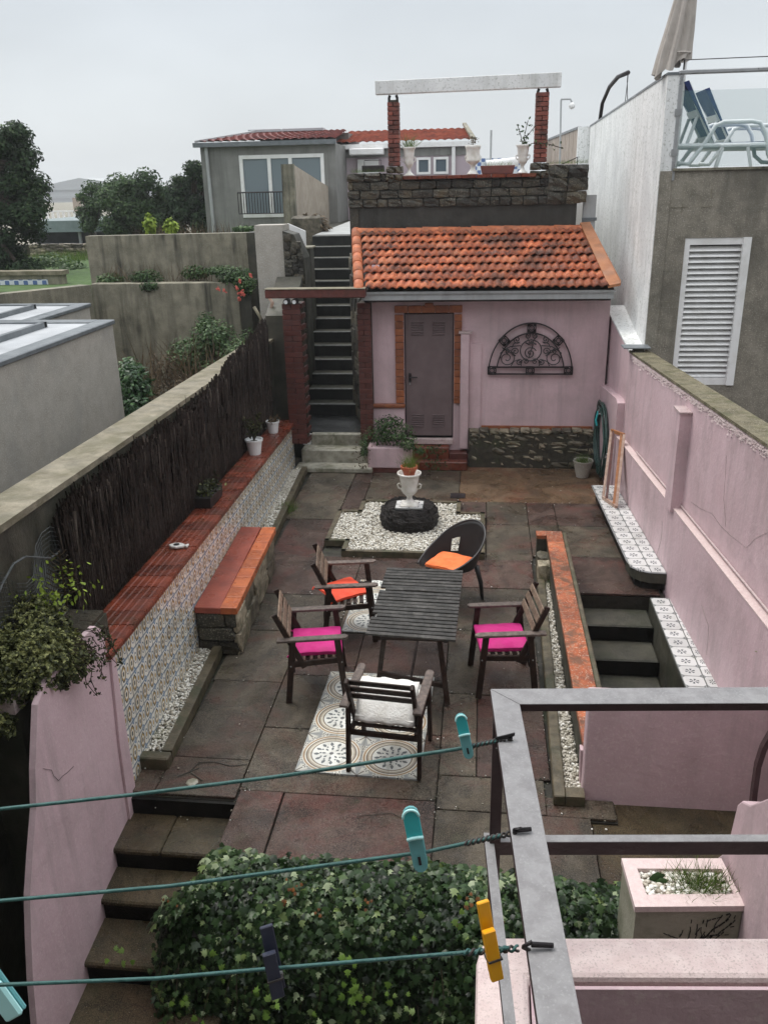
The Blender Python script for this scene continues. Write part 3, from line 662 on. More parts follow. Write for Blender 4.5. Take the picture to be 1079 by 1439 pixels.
crack([(-2.34, 5.33), (-2.2, 5.45), (-2.22, 5.52), (-2.1, 5.54), (-1.95, 5.5), (-1.82, 5.53)], patio)
crack([(-2.22, 5.52), (-2.26, 5.4), (-2.12, 5.3)], patio)
crack([(-.85, 5.0), (-.6, 5.06), (-.4, 4.95)], patio, w=.003)
stuffpatch = MB(); stuffpatch.lathe([(.0, 0), (.05, 0), (.035, .008), (0, .009)], 7, (-2.2, 5.28, .003)); stuffpatch.build('filler_patch', M['step_pale'], patio)
struct(MB().box((.875, 4.1, -.3), (2.2, 5.4, -.05)).build('lower_yard_floor', M['step_dark']))
MB().box((-.42, 11.9, .002), (-.2, 12.1, .009)).build('drain_cover', M['iron'], patio)
# patio front retaining wall under the ivy
struct(MB().box((-1.8, 4.2, -1.7), (1.05, 4.45, -.02)).build('patio_retaining_wall', M['conc_dark']))

r_ = random.Random(77); P_l = [(r_.uniform(-2.4, 1.9), r_.uniform(4.7, 13.0), .008) for _ in range(130)]
P_l = [p for p in P_l if not (p[0] > 1.05 and p[1] < 8.9) and not (-2.1 < p[0] < .1 and 9.7 < p[1] < 11.6)]
JP = []
for (x0, x1, y0, y1, mm) in SL_:
    for _ in range(int(26*((x1-x0)+(y1-y0)))):
        if r_.random() < .5: q = (r_.uniform(x0, x1), r_.choice((y0, y1))+r_.gauss(0, .012))
        else: q = (r_.choice((x0, x1))+r_.gauss(0, .012), r_.uniform(y0, y1))
        if mn.noise(Vector((q[0]*1.7, q[1]*1.7, 2))) > -.08: JP.append((q[0], q[1], .004))
o = pebbles('joint_moss', np.array(JP), .013, M['moss_grit'], 34); tag(o, 'dark moss and grit gathered along the joints between patio slabs', 'moss')
o = pebbles('scattered_pebbles', np.array(P_l), .013, M['pebble2'], 33); tag(o, 'stray pebbles and grit scattered over the wet patio slabs', 'grit')
# steps down at the near left corner
st = struct(MB().box((-2.75, 3.0, -1.7), (-1.8, 3.6, -.7)).build('garden_steps', M['step_dark']))
ys = [5.13, 4.73, 4.42, 4.05, 3.66, 3.3]
for i in range(5):
    z1 = -.175*(i+1); xr = (-1.8, -1.8, -1.6, -1.6, -1.6)[i]
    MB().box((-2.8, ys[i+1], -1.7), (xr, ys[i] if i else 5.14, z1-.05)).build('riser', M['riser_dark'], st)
    for (a, b) in (((-2.8, -2.28), (-2.275, xr)) if i == 0 else ((-2.8, xr),)):
        MB().box((a, ys[i+1]-.025, z1-.049), (b, ys[i]-.002, z1), cham=.012).build('tread', M['step_dark'], st)
MB().box((-2.75, 5.095, -.3), (-1.8, 5.128, -.035)).build('riser', M['riser_dark'], st)

# ---- left tiled wall with coping
tw = struct(wallrun('tiled_wall', [(5.13, -.9), (13.2, -.1), (13.2, zcop(13.2)-.05), (5.13, zcop(5.13)-.05)], -3.062, -.38, M['conc_dark']))
T_ = .18; tilt = math.atan(.055); wa = math.atan(SL)
def orient(dx, dz, n):
    m = Matrix((dx, dz, n)).transposed(); return m.to_euler()
dirY = Vector((-SL, 1, -.055)).normalized(); nX = Vector((1, SL, 0)).normalized(); dirZ = nX.cross(dirY).normalized()
eul = orient(dirY, dirZ, nX)
cells = []
for c in range(45):
    for r in range(8):
        y = 5.13+T_*(c+.5); z = zcop(y)-.055-T_*(r+.5)
        if z < (-.1 if y > 5.6 else -.5) : continue
        cells.append((y, z))
utile = unit_tile(M['azulejo'])
for k, (y, z) in enumerate(sorted(cells)):
    if k < 297:
        link('tile', utile, tw, (ux(-3.05, y)+rnd.uniform(-.0015, .0015), y, z), eul, (T_-.004, T_-.004, .01))
rest = sorted(cells)[297:]
mb = MB(); uvq = []
for y, z in rest:
    c = Vector((ux(-3.05, y)+rnd.uniform(-.0015, .0015), y, z)); h = (T_-.004)/2
    mb.quad(c-dirY*h-dirZ*h, c+dirY*h-dirZ*h, c+dirY*h+dirZ*h, c-dirY*h+dirZ*h)
o = mb.build('tile_field', M['azulejo'], tw); uvl = o.data.uv_layers.new(name='UVMap')
for lp in o.data.loops: uvl.data[lp.index].uv = ((0, 0), (1, 0), (1, 1), (0, 1))[lp.vertex_index % 4]
o['kind'] = 'stuff'
# ribbed clay coping tiles
def rib_mesh():
    W, Lc, H = .36, .25, .045; prof = [(0, 0), (0, H*.72)]; n = 6
    for i in range(n):
        a = i*W/n; prof += [(a+.006, H), (a+W/n-.014, H), (a+W/n-.009, H-.007), (a+W/n-.003, H-.007)]
    prof += [(W, H*.8), (W, 0)]
    return MB().prism([(-p[0], -Lc/2+.003, p[1]) for p in prof], (0, Lc-.006, 0)).mesh('coping_tile', M['cop_red'])
rib = rib_mesh(); cope = struct(MB().box((0, 0, 0), (.001, .001, .001)).build('wall_coping', M['mortar']))
bpy.data.objects.remove(cope)
cope_e = orient(nX, Vector((-SL, 1, -.055)).normalized(), Vector((0, .055, 1)).normalized())
for i in range(33):
    y = 5.15+.25*(i+.5)-.07
    if y > 13.25: break
    link('coping_tile', rib, tw, (ux(-3.0, y), y, zcop(y)-.045+rnd.uniform(-.002, .003)), cope_e)

# left kerb, pebble strip
kb = struct(MB().box((-2.69, 5.42, -.02), (-2.44, 5.52, .1), cham=.01).build('bed_kerb', M['kerb']))
yk = 5.53
while yk < 13.0:
    y2 = min(yk+1.9, 13.02); a = Vector((ux(-2.855, yk), yk, .045)); b = Vector((ux(-2.855, y2-.01), y2-.01, .045))
    MB().bar(a, b, .085, .11).build('kerb_length', M['kerb'], kb); yk = y2
bedpoly = [(ux(-3.05, 5.5), 5.5), (ux(-2.89, 5.5), 5.5), (ux(-2.89, 13), 13), (ux(-3.05, 13), 13)]
sb = struct(MB().prism([(x, y, -.02) for x, y in bedpoly], (0, 0, .05)).build('pebble_bed_soil', M['ground']))
pebbles('white_pebbles', fillpts(bedpoly, 7000, .03, .075, 5), .026, M['pebble'], 4)
tag(bpy.data.objects['white_pebbles'], 'white pebble strip along the foot of the tiled wall', 'pebbles')

# ---- left boundary wall + netting face
bw = struct(None or wallrun('boundary_wall_left', [(2.0, -1.7), (14.6, -1.7), (14.6, 1.95), (2.0, 2.46)], -3.45, -.31, M['conc_dark']))
tag(bw, 'dark stained concrete boundary wall behind the heather screen with pale lichened top', 'wall')
tp = [(ux(-3.42, y), y, z) for y, z in ((2.0, 2.462), (6.0, 2.299), (10.0, 2.135), (14.6, 1.948))]
mb = MB()
for a, b in zip(tp, tp[1:]):
    A, B = Vector(a), Vector(b); o1 = Vector((-.34, 0, 0)); t = Vector((0, 0, .05))
    mb.add([A, B, B+o1, A+o1, A+t, B+t, B+o1+t, A+o1+t], [(4, 5, 6, 7), (0, 1, 5, 4), (3, 7, 6, 2), (0, 3, 2, 1), (0, 4, 7, 3), (1, 2, 6, 5)])
mb.build('coping', M['conc_top'], bw)
mb = MB(); 
ys_ = [11.0, 11.8, 12.6, 13.2]; 
mb.prism([(ux(-3.40, y), y, zcop(y)+.0) for y in (8.6, 13.25)] + [(ux(-3.40, y), y, zcop(y)+.16) for y in (13.25, 8.6)], (-.02, 0, 0)).build('mint_painted_strip', M['green_pad'], bw)
# dark netting in the corner
e = thing('garden_netting', 'sagging black garden netting fixed to the wall beside the heather screen', 'netting', (-3.02, 4.9, 1.2))
net = MB(); ny, nz = 46, 34
for i in range(ny+1):
    y = 3.9+1.95*i/ny; net.tube([(ux(-3.405, y)+.02*math.sin(i*.7+k*.5), y, 1.0+ (1.05-.12*math.sin(i*.35))*k/10) for k in range(11)], .0022, 3, cap=False)
for k in range(nz+1):
    net.tube([(ux(-3.40, 3.9+1.95*i/23)+.02*math.sin(i*1.4+k*.3), 3.9+1.95*i/23, 1.0+(1.05-.12*math.sin(i*.7))*k/nz) for i in range(24)], .0022, 3, cap=False)
o = net.build('mesh', M['net'], e); o['kind'] = 'stuff'
net2 = MB().tube([(ux(-3.39, 3.9+1.95*i/12), 3.9+1.95*i/12, 2.03-.1*math.sin(i*.9)) for i in range(13)], .008, 6).build('edge_cord', M['net'], e)

# ---- heather (reed) screen
e = thing('heather_screen', 'dark brown heather twig screen leaning on the left boundary wall', 'screen', (ux(-3.4, 5.6), 5.6, zcop(5.6)))
def reedtop(y):
    pts = [(5.42, 2.16), (5.8, 2.17), (6.9, 2.13), (7.7, 2.1), (8.3, 2.06), (9.6, 2.06), (10.8, 2.2), (12.0, 2.24), (13.3, 2.38)]
    for (a, za), (b, zb) in zip(pts, pts[1:]):
        if y <= b: return za+(zb-za)*(y-a)/(b-a)
    return 2.45
bk = [(5.5+.4*i) for i in range(19)]
mb = MB()
for a, b in zip(bk, bk[1:]):
    mb.prism([(ux(-3.415, a), a, zcop(a)+.02), (ux(-3.415, b), b, zcop(b)+.02), (ux(-3.415, b), b, reedtop(b)-.12), (ux(-3.415, a), a, reedtop(a)-.12)], (-.015, 0, 0))
mb.build('backing', M['reed_back'], e)
def twigs(name, n, m, seed, off, r0):
    r_ = np.random.RandomState(seed); V = []; F_ = []; 
    y = r_.uniform(5.42, 13.1, n); lean = r_.normal(0, .05, n)-.03
    x = np.array([ux(-3.40, a) for a in y])+r_.uniform(-.01, off, n)
    z0 = np.array([zcop(a) for a in y])+r_.uniform(.0, .25, n)+np.where(r_.rand(n) < .5, 0, r_.uniform(0, .5, n))
    top = np.array([reedtop(a) for a in y])+r_.normal(0, .05, n)+.02*np.sin(y*9)
    z1 = np.where(r_.rand(n) < .55, top, z0+r_.uniform(.25, .7, n)); z1 = np.minimum(np.maximum(z1, z0+.12), top)
    a = r_.uniform(0, 6.28, n); r1 = r0*r_.uniform(.6, 1.4, n)
    for k in range(3):
        an = a+k*2.094; V.append(np.stack([x+np.cos(an)*r1, y+np.sin(an)*r1, z0], 1))
    mid = (z0+z1)/2; by = r_.normal(0, .012, n)
    for k in range(3):
        an = a+k*2.094; V.append(np.stack([x+np.cos(an)*r1*.8+.004, y+np.sin(an)*r1*.8+lean*(mid-z0)+by, mid], 1))
    for k in range(3):
        an = a+k*2.094; V.append(np.stack([x+np.cos(an)*r1*.3+r_.normal(0, .01, n), y+np.sin(an)*r1*.3+lean*(z1-z0), z1], 1))
    V = np.stack(V, 1).reshape(-1, 3)-np.array(wloc(e))
    f = []
    for s in (0, 3):
        for k in range(3): f.append((s+k, s+(k+1) % 3, s+3+(k+1) % 3, s+3+k))
    Fv = (np.array(f)[None]+(np.arange(n)*9)[:, None, None]).reshape(-1, 4)
    o = link(name, pymesh(name, V, Fv, m), e); o['kind'] = 'stuff'
twigs('twigs', 32000, M['reed'], 2, .06, .0030); twigs('pale_twigs', 2200, M['reed_pale'], 5, .065, .0017)

# ---- right pink boundary wall
rw = tag(struct(wallrun('boundary_wall_right', [(2.0, -1.7), (14.2, -.2), (14.2, 2.46), (13.2, 2.3), (12.2, 2.115), (6.87, 2.33), (2.0, 2.53)], 2.0, .25, M['pink'])), 'long pink rendered boundary wall with mossy top along the right of the patio', 'wall')
tp = [(ux(1.985, y), y, z) for y, z in ((2.0, 2.53), (6.87, 2.33), (9.5, 2.223), (12.15, 2.115))]
mb = MB()
for a, b in zip(tp, tp[1:]):
    A, B = Vector(a), Vector(b); o1 = Vector((.27, 0, 0)); t = Vector((0, 0, .03))
    mb.add([A, B, B+o1, A+o1, A+t, B+t, B+o1+t, A+o1+t], [(4, 7, 6, 5)[::-1], (0, 1, 5, 4)[::-1], (3, 7, 6, 2)[::-1], (0, 1, 2, 3), (0, 3, 7, 4), (1, 5, 6, 2)])
mb.build('mossy_coping', M['moss_top'], rw)
mb = MB(); r_ = random.Random(4)
for k in range(1500):
    y = 4.5+7.6*r_.random(); z = np.interp(y, [2, 6.87, 12.15], [2.53, 2.33, 2.115]); s = r_.uniform(.008, .026)
    c = Vector((ux(1.995, y)-.004, y, z-.015-abs(r_.gauss(0, .035))))
    mb.add([c+Vector((-s*.5, 0, 0)), c+Vector((.01, -s*1.3, -s*.5)), c+Vector((.01, s*1.2, -s*.3)), c+Vector((.01, 0, s*.8))], [(0, 1, 2), (0, 2, 3), (0, 3, 1)])
o = mb.build('rough_mortar_edge', M['pink_dirty'], rw); o['kind'] = 'stuff'
# lower thicker part with ledge, and the taller panel by the shed
wallrun('lower_wall', [(3.6, -1.7), (12.2, -.2), (12.2, .88), (3.6, 1.16)], 1.915, .101, M['pink'], rw)
MB().prism([(ux(1.91, 3.6), 3.6, 1.162), (ux(1.91, 12.2), 12.2, .882), (ux(1.998, 12.2), 12.2, .882), (ux(1.998, 3.6), 3.6, 1.162)], (0, 0, .012)).build('ledge', M['pink_cope'], rw)
wallrun('raised_panel', [(12.21, -.2), (14.1, -.2), (14.1, 1.3), (12.35, 1.42), (12.21, 1.38)], 1.895, .12, M['pink'], rw)
o = wallrun('pilaster', [(8.98, .95), (9.24, .95), (9.24, 2.06), (8.98, 2.06)], 1.88, .125, M['pink'], rw)
MB().box((ux(1.87, 9.1), 8.96, 2.06), (ux(2.0, 9.1), 9.26, 2.08)).build('pilaster_cap', M['pink_dirty'], rw)
for (a, b) in ((3.7, 8.97), (9.25, 11.2)):
    MB().tube([(ux(1.985, y), y, np.interp(y, [3.6, 12.2], [1.2, .92])+.012) for y in np.linspace(a, b, 9)], .011, 8).build('ledge_pipe', M['pink_dirty'], rw, smooth=True)
for pts_, u_ in ((((970, 705), (1000, 722), (1025, 752), (1048, 770), (1060, 757), (1078, 748)), 1.997), (((930, 732), (928, 760), (918, 790), (921, 815)), 1.912), (((985, 850), (995, 880), (992, 920)), 1.912), (((1020, 640), (1016, 700), (1019, 740)), 1.997), (((880, 560), (876, 600), (880, 640)), 1.997)):
    Q = [UPn(x_, y_, u_) for x_, y_ in pts_]; mb = MB()
    for a, b in zip(Q, Q[1:]):
        m1 = a.lerp(b, .5)+Vector((0, rnd.uniform(-.02, .02), rnd.uniform(-.02, .02))); m1.x = ux(u_, m1.y)
        mb.bar(a, m1, .0016, .0009); mb.bar(m1, b, .0016, .0007)
    mb.build('hairline_crack', M['stone'], rw)
# white end piece on top of the wall with zinc flashing
MB().prism([(ux(1.99, 14.2), 14.2, 2.465), (ux(1.99, 12.18), 12.18, 2.115), (2.3, 12.18, 2.12), (2.3, 14.2, 2.465)], (0, 0, .03)).build('limewashed_ledge', M['white_wall'], rw)
MB().box((1.93, 11.95, 2.2), (2.3, 12.2, 2.225), cham=.01).build('zinc_flashing', M['zinc'], rw)
MB().box((2.08, 12.0, 2.1), (2.22, 12.12, 2.2)).build('bracket_block', M['conc_dark'], rw)

# ================================================================== SHED
sh = tag(bpy.data.objects.new('garden_shed', None), 'small pink garden shed with clay tile roof, metal door and grey fascia', 'shed'); COL.objects.link(sh); sh.location = (0, 13.6, 0)
W0, W1, YS = -1.74, 1.95, 13.6
mb = MB()
mb.box((W0, YS, 0), (-1.23, YS+.15, 2.66)); mb.box((-.44, YS, 0), (W1, YS+.15, 2.66)); mb.box((-1.23, YS, 2.48), (-.44, YS+.15, 2.66)); mb.box((-1.23, YS, 0), (-.44, YS+.15, .44))
mb.box((W0, YS+.15, 0), (W0+.12, 14.95, 3.2)); mb.box((W1-.12, YS+.15, 0), (W1, 14.95, 3.2))
mb.build('wall', M['pink'], sh)
MB().box((-1.86, YS-.05, .45), (-1.235, YS-.002, .96)).build('lower_wall_panel', M['pink'], sh)
MB().box((-1.9, YS-.09, .96), (-1.225, YS-.002, 1.02), cham=.012).build('clay_ledge', M['brick_or'], sh)
MB().box((.02, YS-.03, .6), (1.8, YS-.002, .66)).build('plaster_lip', M['brick_or'], sh)
MB().box((-.33, YS-.11, .28), (-.19, YS-.002, 2.17), cham=.012).build('pilaster', M['pink'], sh)
MB().box((-.36, YS-.12, 2.17), (-.15, YS-.002, 2.2)).build('pilaster_cap', M['pink_dirty'], sh)
MB().box((-.185, YS-.03, .6), (.0, YS-.002, 2.0)).build('render_strip', M['pink'], sh)
dr = MB().box((-1.215, YS+.02, .47), (-.455, YS+.06, 2.46), cham=.006).build('door', M['door'], sh)
MB().box((-1.23, YS+.062, .44), (-.44, YS+.14, 2.48)).build('door_recess', M['iron'], sh)
for cx in (-1.02, -.68):
    for zb in (2.12, .62):
        mb = MB()
        for k in range(6):
            z = zb+k*.038; mb.add([(cx-.1, YS+.019, z), (cx+.1, YS+.019, z), (cx+.1, YS+.004, z+.012), (cx-.1, YS+.004, z+.012), (cx-.1, YS+.019, z+.02), (cx+.1, YS+.019, z+.02)], [(0, 1, 2, 3), (3, 2, 5, 4), (0, 3, 4), (1, 5, 2)])
        mb.build('vent_louvre', M['door'], dr)
hd = MB().box((-1.165, YS-.0, 1.37), (-1.125, YS+.02, 1.52), cham=.008); hd.tube([(-1.145, YS, 1.46), (-1.145, YS-.05, 1.46), (-1.02, YS-.055, 1.46)], .011, 8); hd.build('handle', M['iron'], dr)
MB().box((-1.155, YS+.0, 1.33), (-1.135, YS+.018, 1.36)).build('keyhole', M['steel'], dr)
# orange brick surround: single bricks
def brickcol(parent, x0, x1, z0, z1, y, h, m, dep=.04, name='brick', split=1):
    z = z0; i = 0
    while z < z1-.02:
        hh = min(h, z1-z); n = split
        for k in range(n):
            a = x0+(x1-x0)*k/n; b = x0+(x1-x0)*(k+1)/n
            block(name, unit_block(m), parent, ((a+b)/2, y-dep/2+rnd.uniform(-.002, .002), z+hh/2), (b-a-.006, dep, hh-.007))
        z += h; i += 1
brickcol(sh, -1.375, -1.235, 1.03, 2.48, YS, .11, M['brick_or']); brickcol(sh, -.435, -.31, 1.03, 2.48, YS, .11, M['brick_or'])
for k in range(5): block('brick', unit_block(M['brick_or']), sh, (-1.375+.2135*(k+.5), YS-.02, 2.54), (.208, .04, .11))
block('keystone', unit_block(M['brick_or']), sh, (-.83, YS-.035, 2.6), (.13, .07, .07))
MB().box((-.43, YS-.012, 1.62), (-.35, YS-.001, 1.72)).build('door_number_plate', M['white'], sh)
# left brick quoin pillar of the shed
MB().box((-1.93, YS-.18, .45), (-1.745, YS+.4, 2.66)).build('quoin_core', M['mortar'], sh)
for i in range(26):
    z = .46+.085*i
    if i % 2: segs = ((-1.945, -1.735),)
    else: segs = ((-1.945, -1.845), (-1.84, -1.735))
    for a, b in segs: block('brick', unit_block(M['brick']), sh, ((a+b)/2, YS-.19, z+.04), (b-a-.004, .05, .079))
# fascia + roof
MB().box((-1.84, 13.2, 2.725), (1.93, 13.6, 2.845)).build('fascia', M['gutter'], sh)
MB().box((-1.85, 13.17, 2.82), (1.95, 13.199, 2.855)).build('gutter_lip', M['gutter'], sh)
EA, RI = Vector((0, 13.12, 2.885)), Vector((0, 14.93, 3.66))
sdir = (RI-EA).normalized(); SLEN = (RI-EA).length; snor = Vector((1, 0, 0)).cross(sdir)
dk = MB(); dk.add([(-1.84, 13.18, 2.858), (1.93, 13.18, 2.858), (1.7, 14.93, 3.6), (-2.1, 14.93, 3.6), (-1.84, 13.5, 2.66), (1.93, 13.5, 2.66), (1.7, 14.95, 2.66), (-2.1, 14.95, 2.66)], [(0, 1, 2, 3), (0, 4, 5, 1), (0, 3, 7, 4), (1, 5, 6, 2)])
dk.build('roof_deck', M['black_wall'], sh)
def rooftile_mesh(name, w, l, m, amp=.022, th=.016, waves=2):
    nx = 9*waves//2 if waves > 1 else 7; V = []; Fs = []
    prof = []
    for i in range(nx*2+1):
        t = i/(nx*2); ph = t*waves*2*math.pi; zz = amp*(.5-.5*math.cos(ph)); zz = amp*(zz/amp)**.75; prof.append((-w/2+w*t*1.03, zz))
    for (y, lift) in ((0, th), (l*1.16, -.008)):
        for x, z in prof: V.append((x, y, z+lift))
    n = len(prof)
    for x, z in prof: V.append((x, 0, z+th-.017))
    for i in range(n-1): Fs += [(i, i+1, n+i+1, n+i), (2*n+i, 2*n+i+1, i+1, i)]
    me = bpy.data.meshes.new(name); me.from_pydata(V, [], Fs); me.materials.append(m)
    for p in me.polygons: p.use_smooth = (p.index % 2 == 0)
    return me
tm_ = rooftile_mesh('roof_tile', .235, .235, M['tile_roof'], .034, .03)
tmb = rooftile_mesh('roof_tile', .235, .235, M['tile_ridge'], .034, .03)
rows = 8; rl = SLEN/rows
for i in range(rows):
    f = i/rows; xl = -1.78-.3*f; xr = 1.86-.28*f*1.15
    n = round((xr-xl)/.235); w = (xr-xl)/n
    for k in range(n):
        c = EA+sdir*(rl*i)+Vector((xl+w*(k+.5), 0, 0)); c.y += rnd.uniform(-.008, .008); c.z += rnd.uniform(-.004, .006)
        rot = orient(Vector((1, rnd.uniform(-.02, .02), rnd.uniform(-.015, .015))).normalized(), sdir, snor)
        bright = (i == 6 and k in (0, 1)) or (i == 5 and k in (5,)) or rnd.random() < .03
        link('roof_tile', tmb if bright else tm_, sh, c-Vector((0, 13.6, 0)), rot, (w/.235, rl/.235, 1))
def halftile(name, r, l, m):
    V = []; n = 8
    for (y, s) in ((0, 1.0), (l*1.12, .86)):
        for i in range(n+1):
            a = math.pi*i/n; V.append((r*s*math.cos(a), y, r*s*.8*math.sin(a)))
    for i in range(n+1):
        a = math.pi*i/n; V.append((r*.84*math.cos(a), 0, r*.66*math.sin(a)))
    k = n+1; Fs = []
    for i in range(n): Fs += [(i+1, i, k+i, k+i+1), (i, i+1, 2*k+i+1, 2*k+i)]
    me = bpy.data.meshes.new(name); me.from_pydata(V, [], Fs); me.materials.append(m)
    for p in me.polygons: p.use_smooth = (p.index % 2 == 0)
    return me
ht = halftile('ridge_tile', .085, .28, M['tile_ridge'])
va, vb = Vector((-1.86, 13.08, 2.87)), Vector((-2.14, 14.93, 3.66)); vd = (vb-va); L = vd.length; vd.normalize(); vx = vd.cross(Vector((0, 0, 1))).normalized()
for i in range(7): link('verge_tile', ht, sh, va+vd*(L/7*i)-Vector((0, 13.6, 0)), orient(vx, vd, vx.cross(vd)))
x = -2.1
while x < 1.5:
    link('ridge_tile', ht, sh, (x, 14.9-13.6, 3.63+rnd.uniform(-.008, .008)), orient(Vector((0, -1, 0)), Vector((1, rnd.uniform(-.03, .03), 0)).normalized(), Vector((0, 0, 1))), (1.05, .98, 1.1)); x += .27
MB().prism([(1.83, 13.1, 2.93), (2.0, 13.1, 2.96), (2.02, 13.2, 2.98), (1.72, 14.95, 3.74), (1.56, 14.95, 3.73)], (0, 0, -.04)).build('roof_flashing', M['flash'], sh)
# fieldstone plinth
MB().box((-.17, YS-.2, 0), (1.92, YS-.002, .58)).build('plinth_core', M['mortar'], sh)
stones(sh, (-.18, YS-.2), (1.93, YS-.2), lambda t: .0, lambda t: .57+.03*math.sin(t*9), 5, (.12, .34), .24, M['stone'], 8, (0, -1), gap=.012)
for k in range(12): block('stone', unit_stone(M['stone'], k % 6), sh, (-.1+.165*k, YS-.12, .6+rnd.uniform(-.01, .02)), (.15, .2, .06), (0, 0, rnd.uniform(-.2, .2)))
# red steps to the door
ds = struct(MB().box((-1.25, YS-.28, .0), (-.2, YS-.205, .14), cham=.012).build('door_steps', M['brick']))
MB().box((-1.25, YS-.4, .0), (-.2, YS-.285, .145), cham=.012).build('step', M['cop_red'], ds)
MB().box((-1.2, YS-.2, .0), (-.5, YS-.004, .33), cham=.012).build('step', M['cop_red'], ds)
MB().box((-.495, YS-.2, .0), (-.2, YS-.004, .24), cham=.012).build('step', M['brick'], ds)
MB().box((-1.23, YS-.06, .34), (-.44, YS+.14, .44), cham=.01).build('threshold', M['pink_dirty'], ds)

# wrought iron fanlight grille
e = thing('iron_grille', 'black wrought iron half round grille with scrolls hung on the pink shed wall', 'grille', (.77, YS-.05, 1.52))
cx, cz, yy = .77, 1.52, YS-.05; RX, RZ = .655, .80
def arcpts(rx, rz, a0=0, a1=math.pi, n=30, c=None): c = c or (cx, cz); return [(c[0]+rx*math.cos(a0+(a1-a0)*i/n), yy, c[1]+rz*math.sin(a0+(a1-a0)*i/n)) for i in range(n+1)]
def flat(pts, w=.022, t=.012):
    mb = MB()
    for a, b in zip(pts, pts[1:]): mb.bar(a, b, t, w, up=(Vector(b)-Vector(a)).cross(Vector((0, 1, 0))))
    return mb
flat(arcpts(RX, RZ), .02, .03).build('outer_arch', M['iron'], e); flat(arcpts(.53, .645, .17, math.pi-.17), .02, .03).build('inner_arch', M['iron'], e)
MB().bar((cx-.66, yy, cz), (cx+.66, yy, cz), .03, .022).build('base_bar', M['iron'], e)
MB().bar((cx-.6, yy, cz+.11), (cx+.6, yy, cz+.11), .03, .022).build('base_bar', M['iron'], e)
for (ax, az) in ((-.6, .055), (.6, .055), (0, .055), (-.42, .53), (.42, .53), (0, .725)):
    a = math.atan2(az/RZ, ax/RX) if abs(ax) == .42 else math.pi/2; w = .062
    T = Matrix.Translation((cx+ax, yy, cz+az)) @ Matrix.Rotation(-(a-math.pi/2), 4, 'Y'); mb = MB()
    ring = [T @ Vector((.036*math.cos(q*.5236), 0, .036*math.sin(q*.5236))) for q in range(12)]; mb.tube(ring, .009, 5, closed=True)
    for s in ((-1, -1), (1, -1), (1, 1), (-1, 1)):
        mb.prism([T @ Vector((s[0]*w, .01, s[1]*w)), T @ Vector((s[0]*w, .01, s[1]*.016)), T @ Vector((s[0]*.03, .01, s[1]*.03)), T @ Vector((s[0]*.016, .01, s[1]*w))], (0, -.012, 0))
        mb.bar(T @ Vector((s[0]*w, 0, -w)), T @ Vector((s[0]*w, 0, w)), .02, .014); mb.bar(T @ Vector((-w, 0, s[1]*w)), T @ Vector((w, 0, s[1]*w)), .02, .014)
    mb.build('corner_boss', M['iron'], e)
def spiral(c, r, a0, turns, sgn=1, tail=None):
    pts = [(c[0]+sgn*(r*(1-.82*i/26))*math.cos(a0+turns*6.283*i/26), yy, c[1]+(r*(1-.82*i/26))*math.sin(a0+turns*6.283*i/26)) for i in range(27)]
    if tail: pts = [(tail[0], yy, tail[1])]+[((tail[0]+pts[0][0])/2+sgn*.03, yy, (tail[1]+pts[0][2])/2+.02)]+pts
    return pts
for s in (-1, 1):
    for c, r, a0, tn, tl in (((s*.37, .25), .14, 1.2, 1.7, (s*.16, .45)), ((s*.24, .36), .07, 4.6, 1.6, (s*.45, .42)), ((s*.18, .19), .05, 2.0, 1.5, (s*.3, .13)), ((s*.22, .545), .06, 3.8, 1.5, (s*.3, .42)), ((s*.06, .6), .05, 1.2, 1.4, (s*.02, .5)), ((s*.37, .36), .045, .5, 1.3, (s*.47, .25)), ((s*.07, .2), .045, .8, 1.4, (s*.14, .13))):
        MB().tube(spiral((cx+c[0], cz+c[1]), r, a0, tn, s, (cx+tl[0], cz+tl[1])), .0085, 6).build('scroll', M['iron'], e)
MB().tube([(cx+.165*math.cos(q*.3142), yy, cz+.375+.165*math.sin(q*.3142)) for q in range(20)], .01, 6, closed=True).build('centre_ring', M['iron'], e)
mb = MB(); mb.tube(spiral((cx-.01, cz+.33), .1, .4, 1.6, 1), .0095, 6); mb.tube([(cx-.03, yy, cz+.25), (cx, yy, cz+.36), (cx+.03, yy, cz+.46), (cx, yy, cz+.52)], .009, 6)
mb.tube([(cx-.09, yy, cz+.5), (cx-.04, yy, cz+.47), (cx+.02, yy, cz+.5), (cx+.08, yy, cz+.47)], .012, 6); mb.build('centre_motif', M['iron'], e)

# ================================================================== STAIRS beside the shed
S = struct(MB().box((-3.2, 13.8, .0), (-1.95, 14.85, .46)).build('stair_landing', M['conc_dark']))
S['label'] = 'dark landing at the foot of the long garden stair'
MB().box((-3.05, 13.72, .462), (-1.96, 14.85, .485)).build('landing_slab', M['slate'], S)
lo = [(12.98, 13.3, .09), (13.3, 13.62, .29), (13.62, 13.8, .475)]
ps = struct(MB().box((-2.99, 12.99, 0), (-1.72, 13.3, .085), cham=.015).build('pale_steps', M['step_pale']))
MB().box((-2.95, 13.32, 0), (-1.75, 13.66, .29), cham=.015).build('step', M['step_pale'], ps)
MB().box((-2.83, 13.62, 0), (-1.8, 13.92, .482), cham=.015).build('step', M['step_pale'], ps)
MB().box((-2.97, 13.6, .29), (-2.84, 13.75, .46), cham=.01).build('end_block', M['white'], ps)
sf = struct(MB().box((-3.6, 15, .3), (-2.2, 16, .31)).build('long_stair', M['conc_dark'])); sf['label'] = 'long dark stair climbing between walls to the upper path'
d_, h_ = .33338, .205476
def sxr(y): t = (y-14.8)/4.35; return (-3.03-.62*t-.06, -2.14-.77*t+.05)
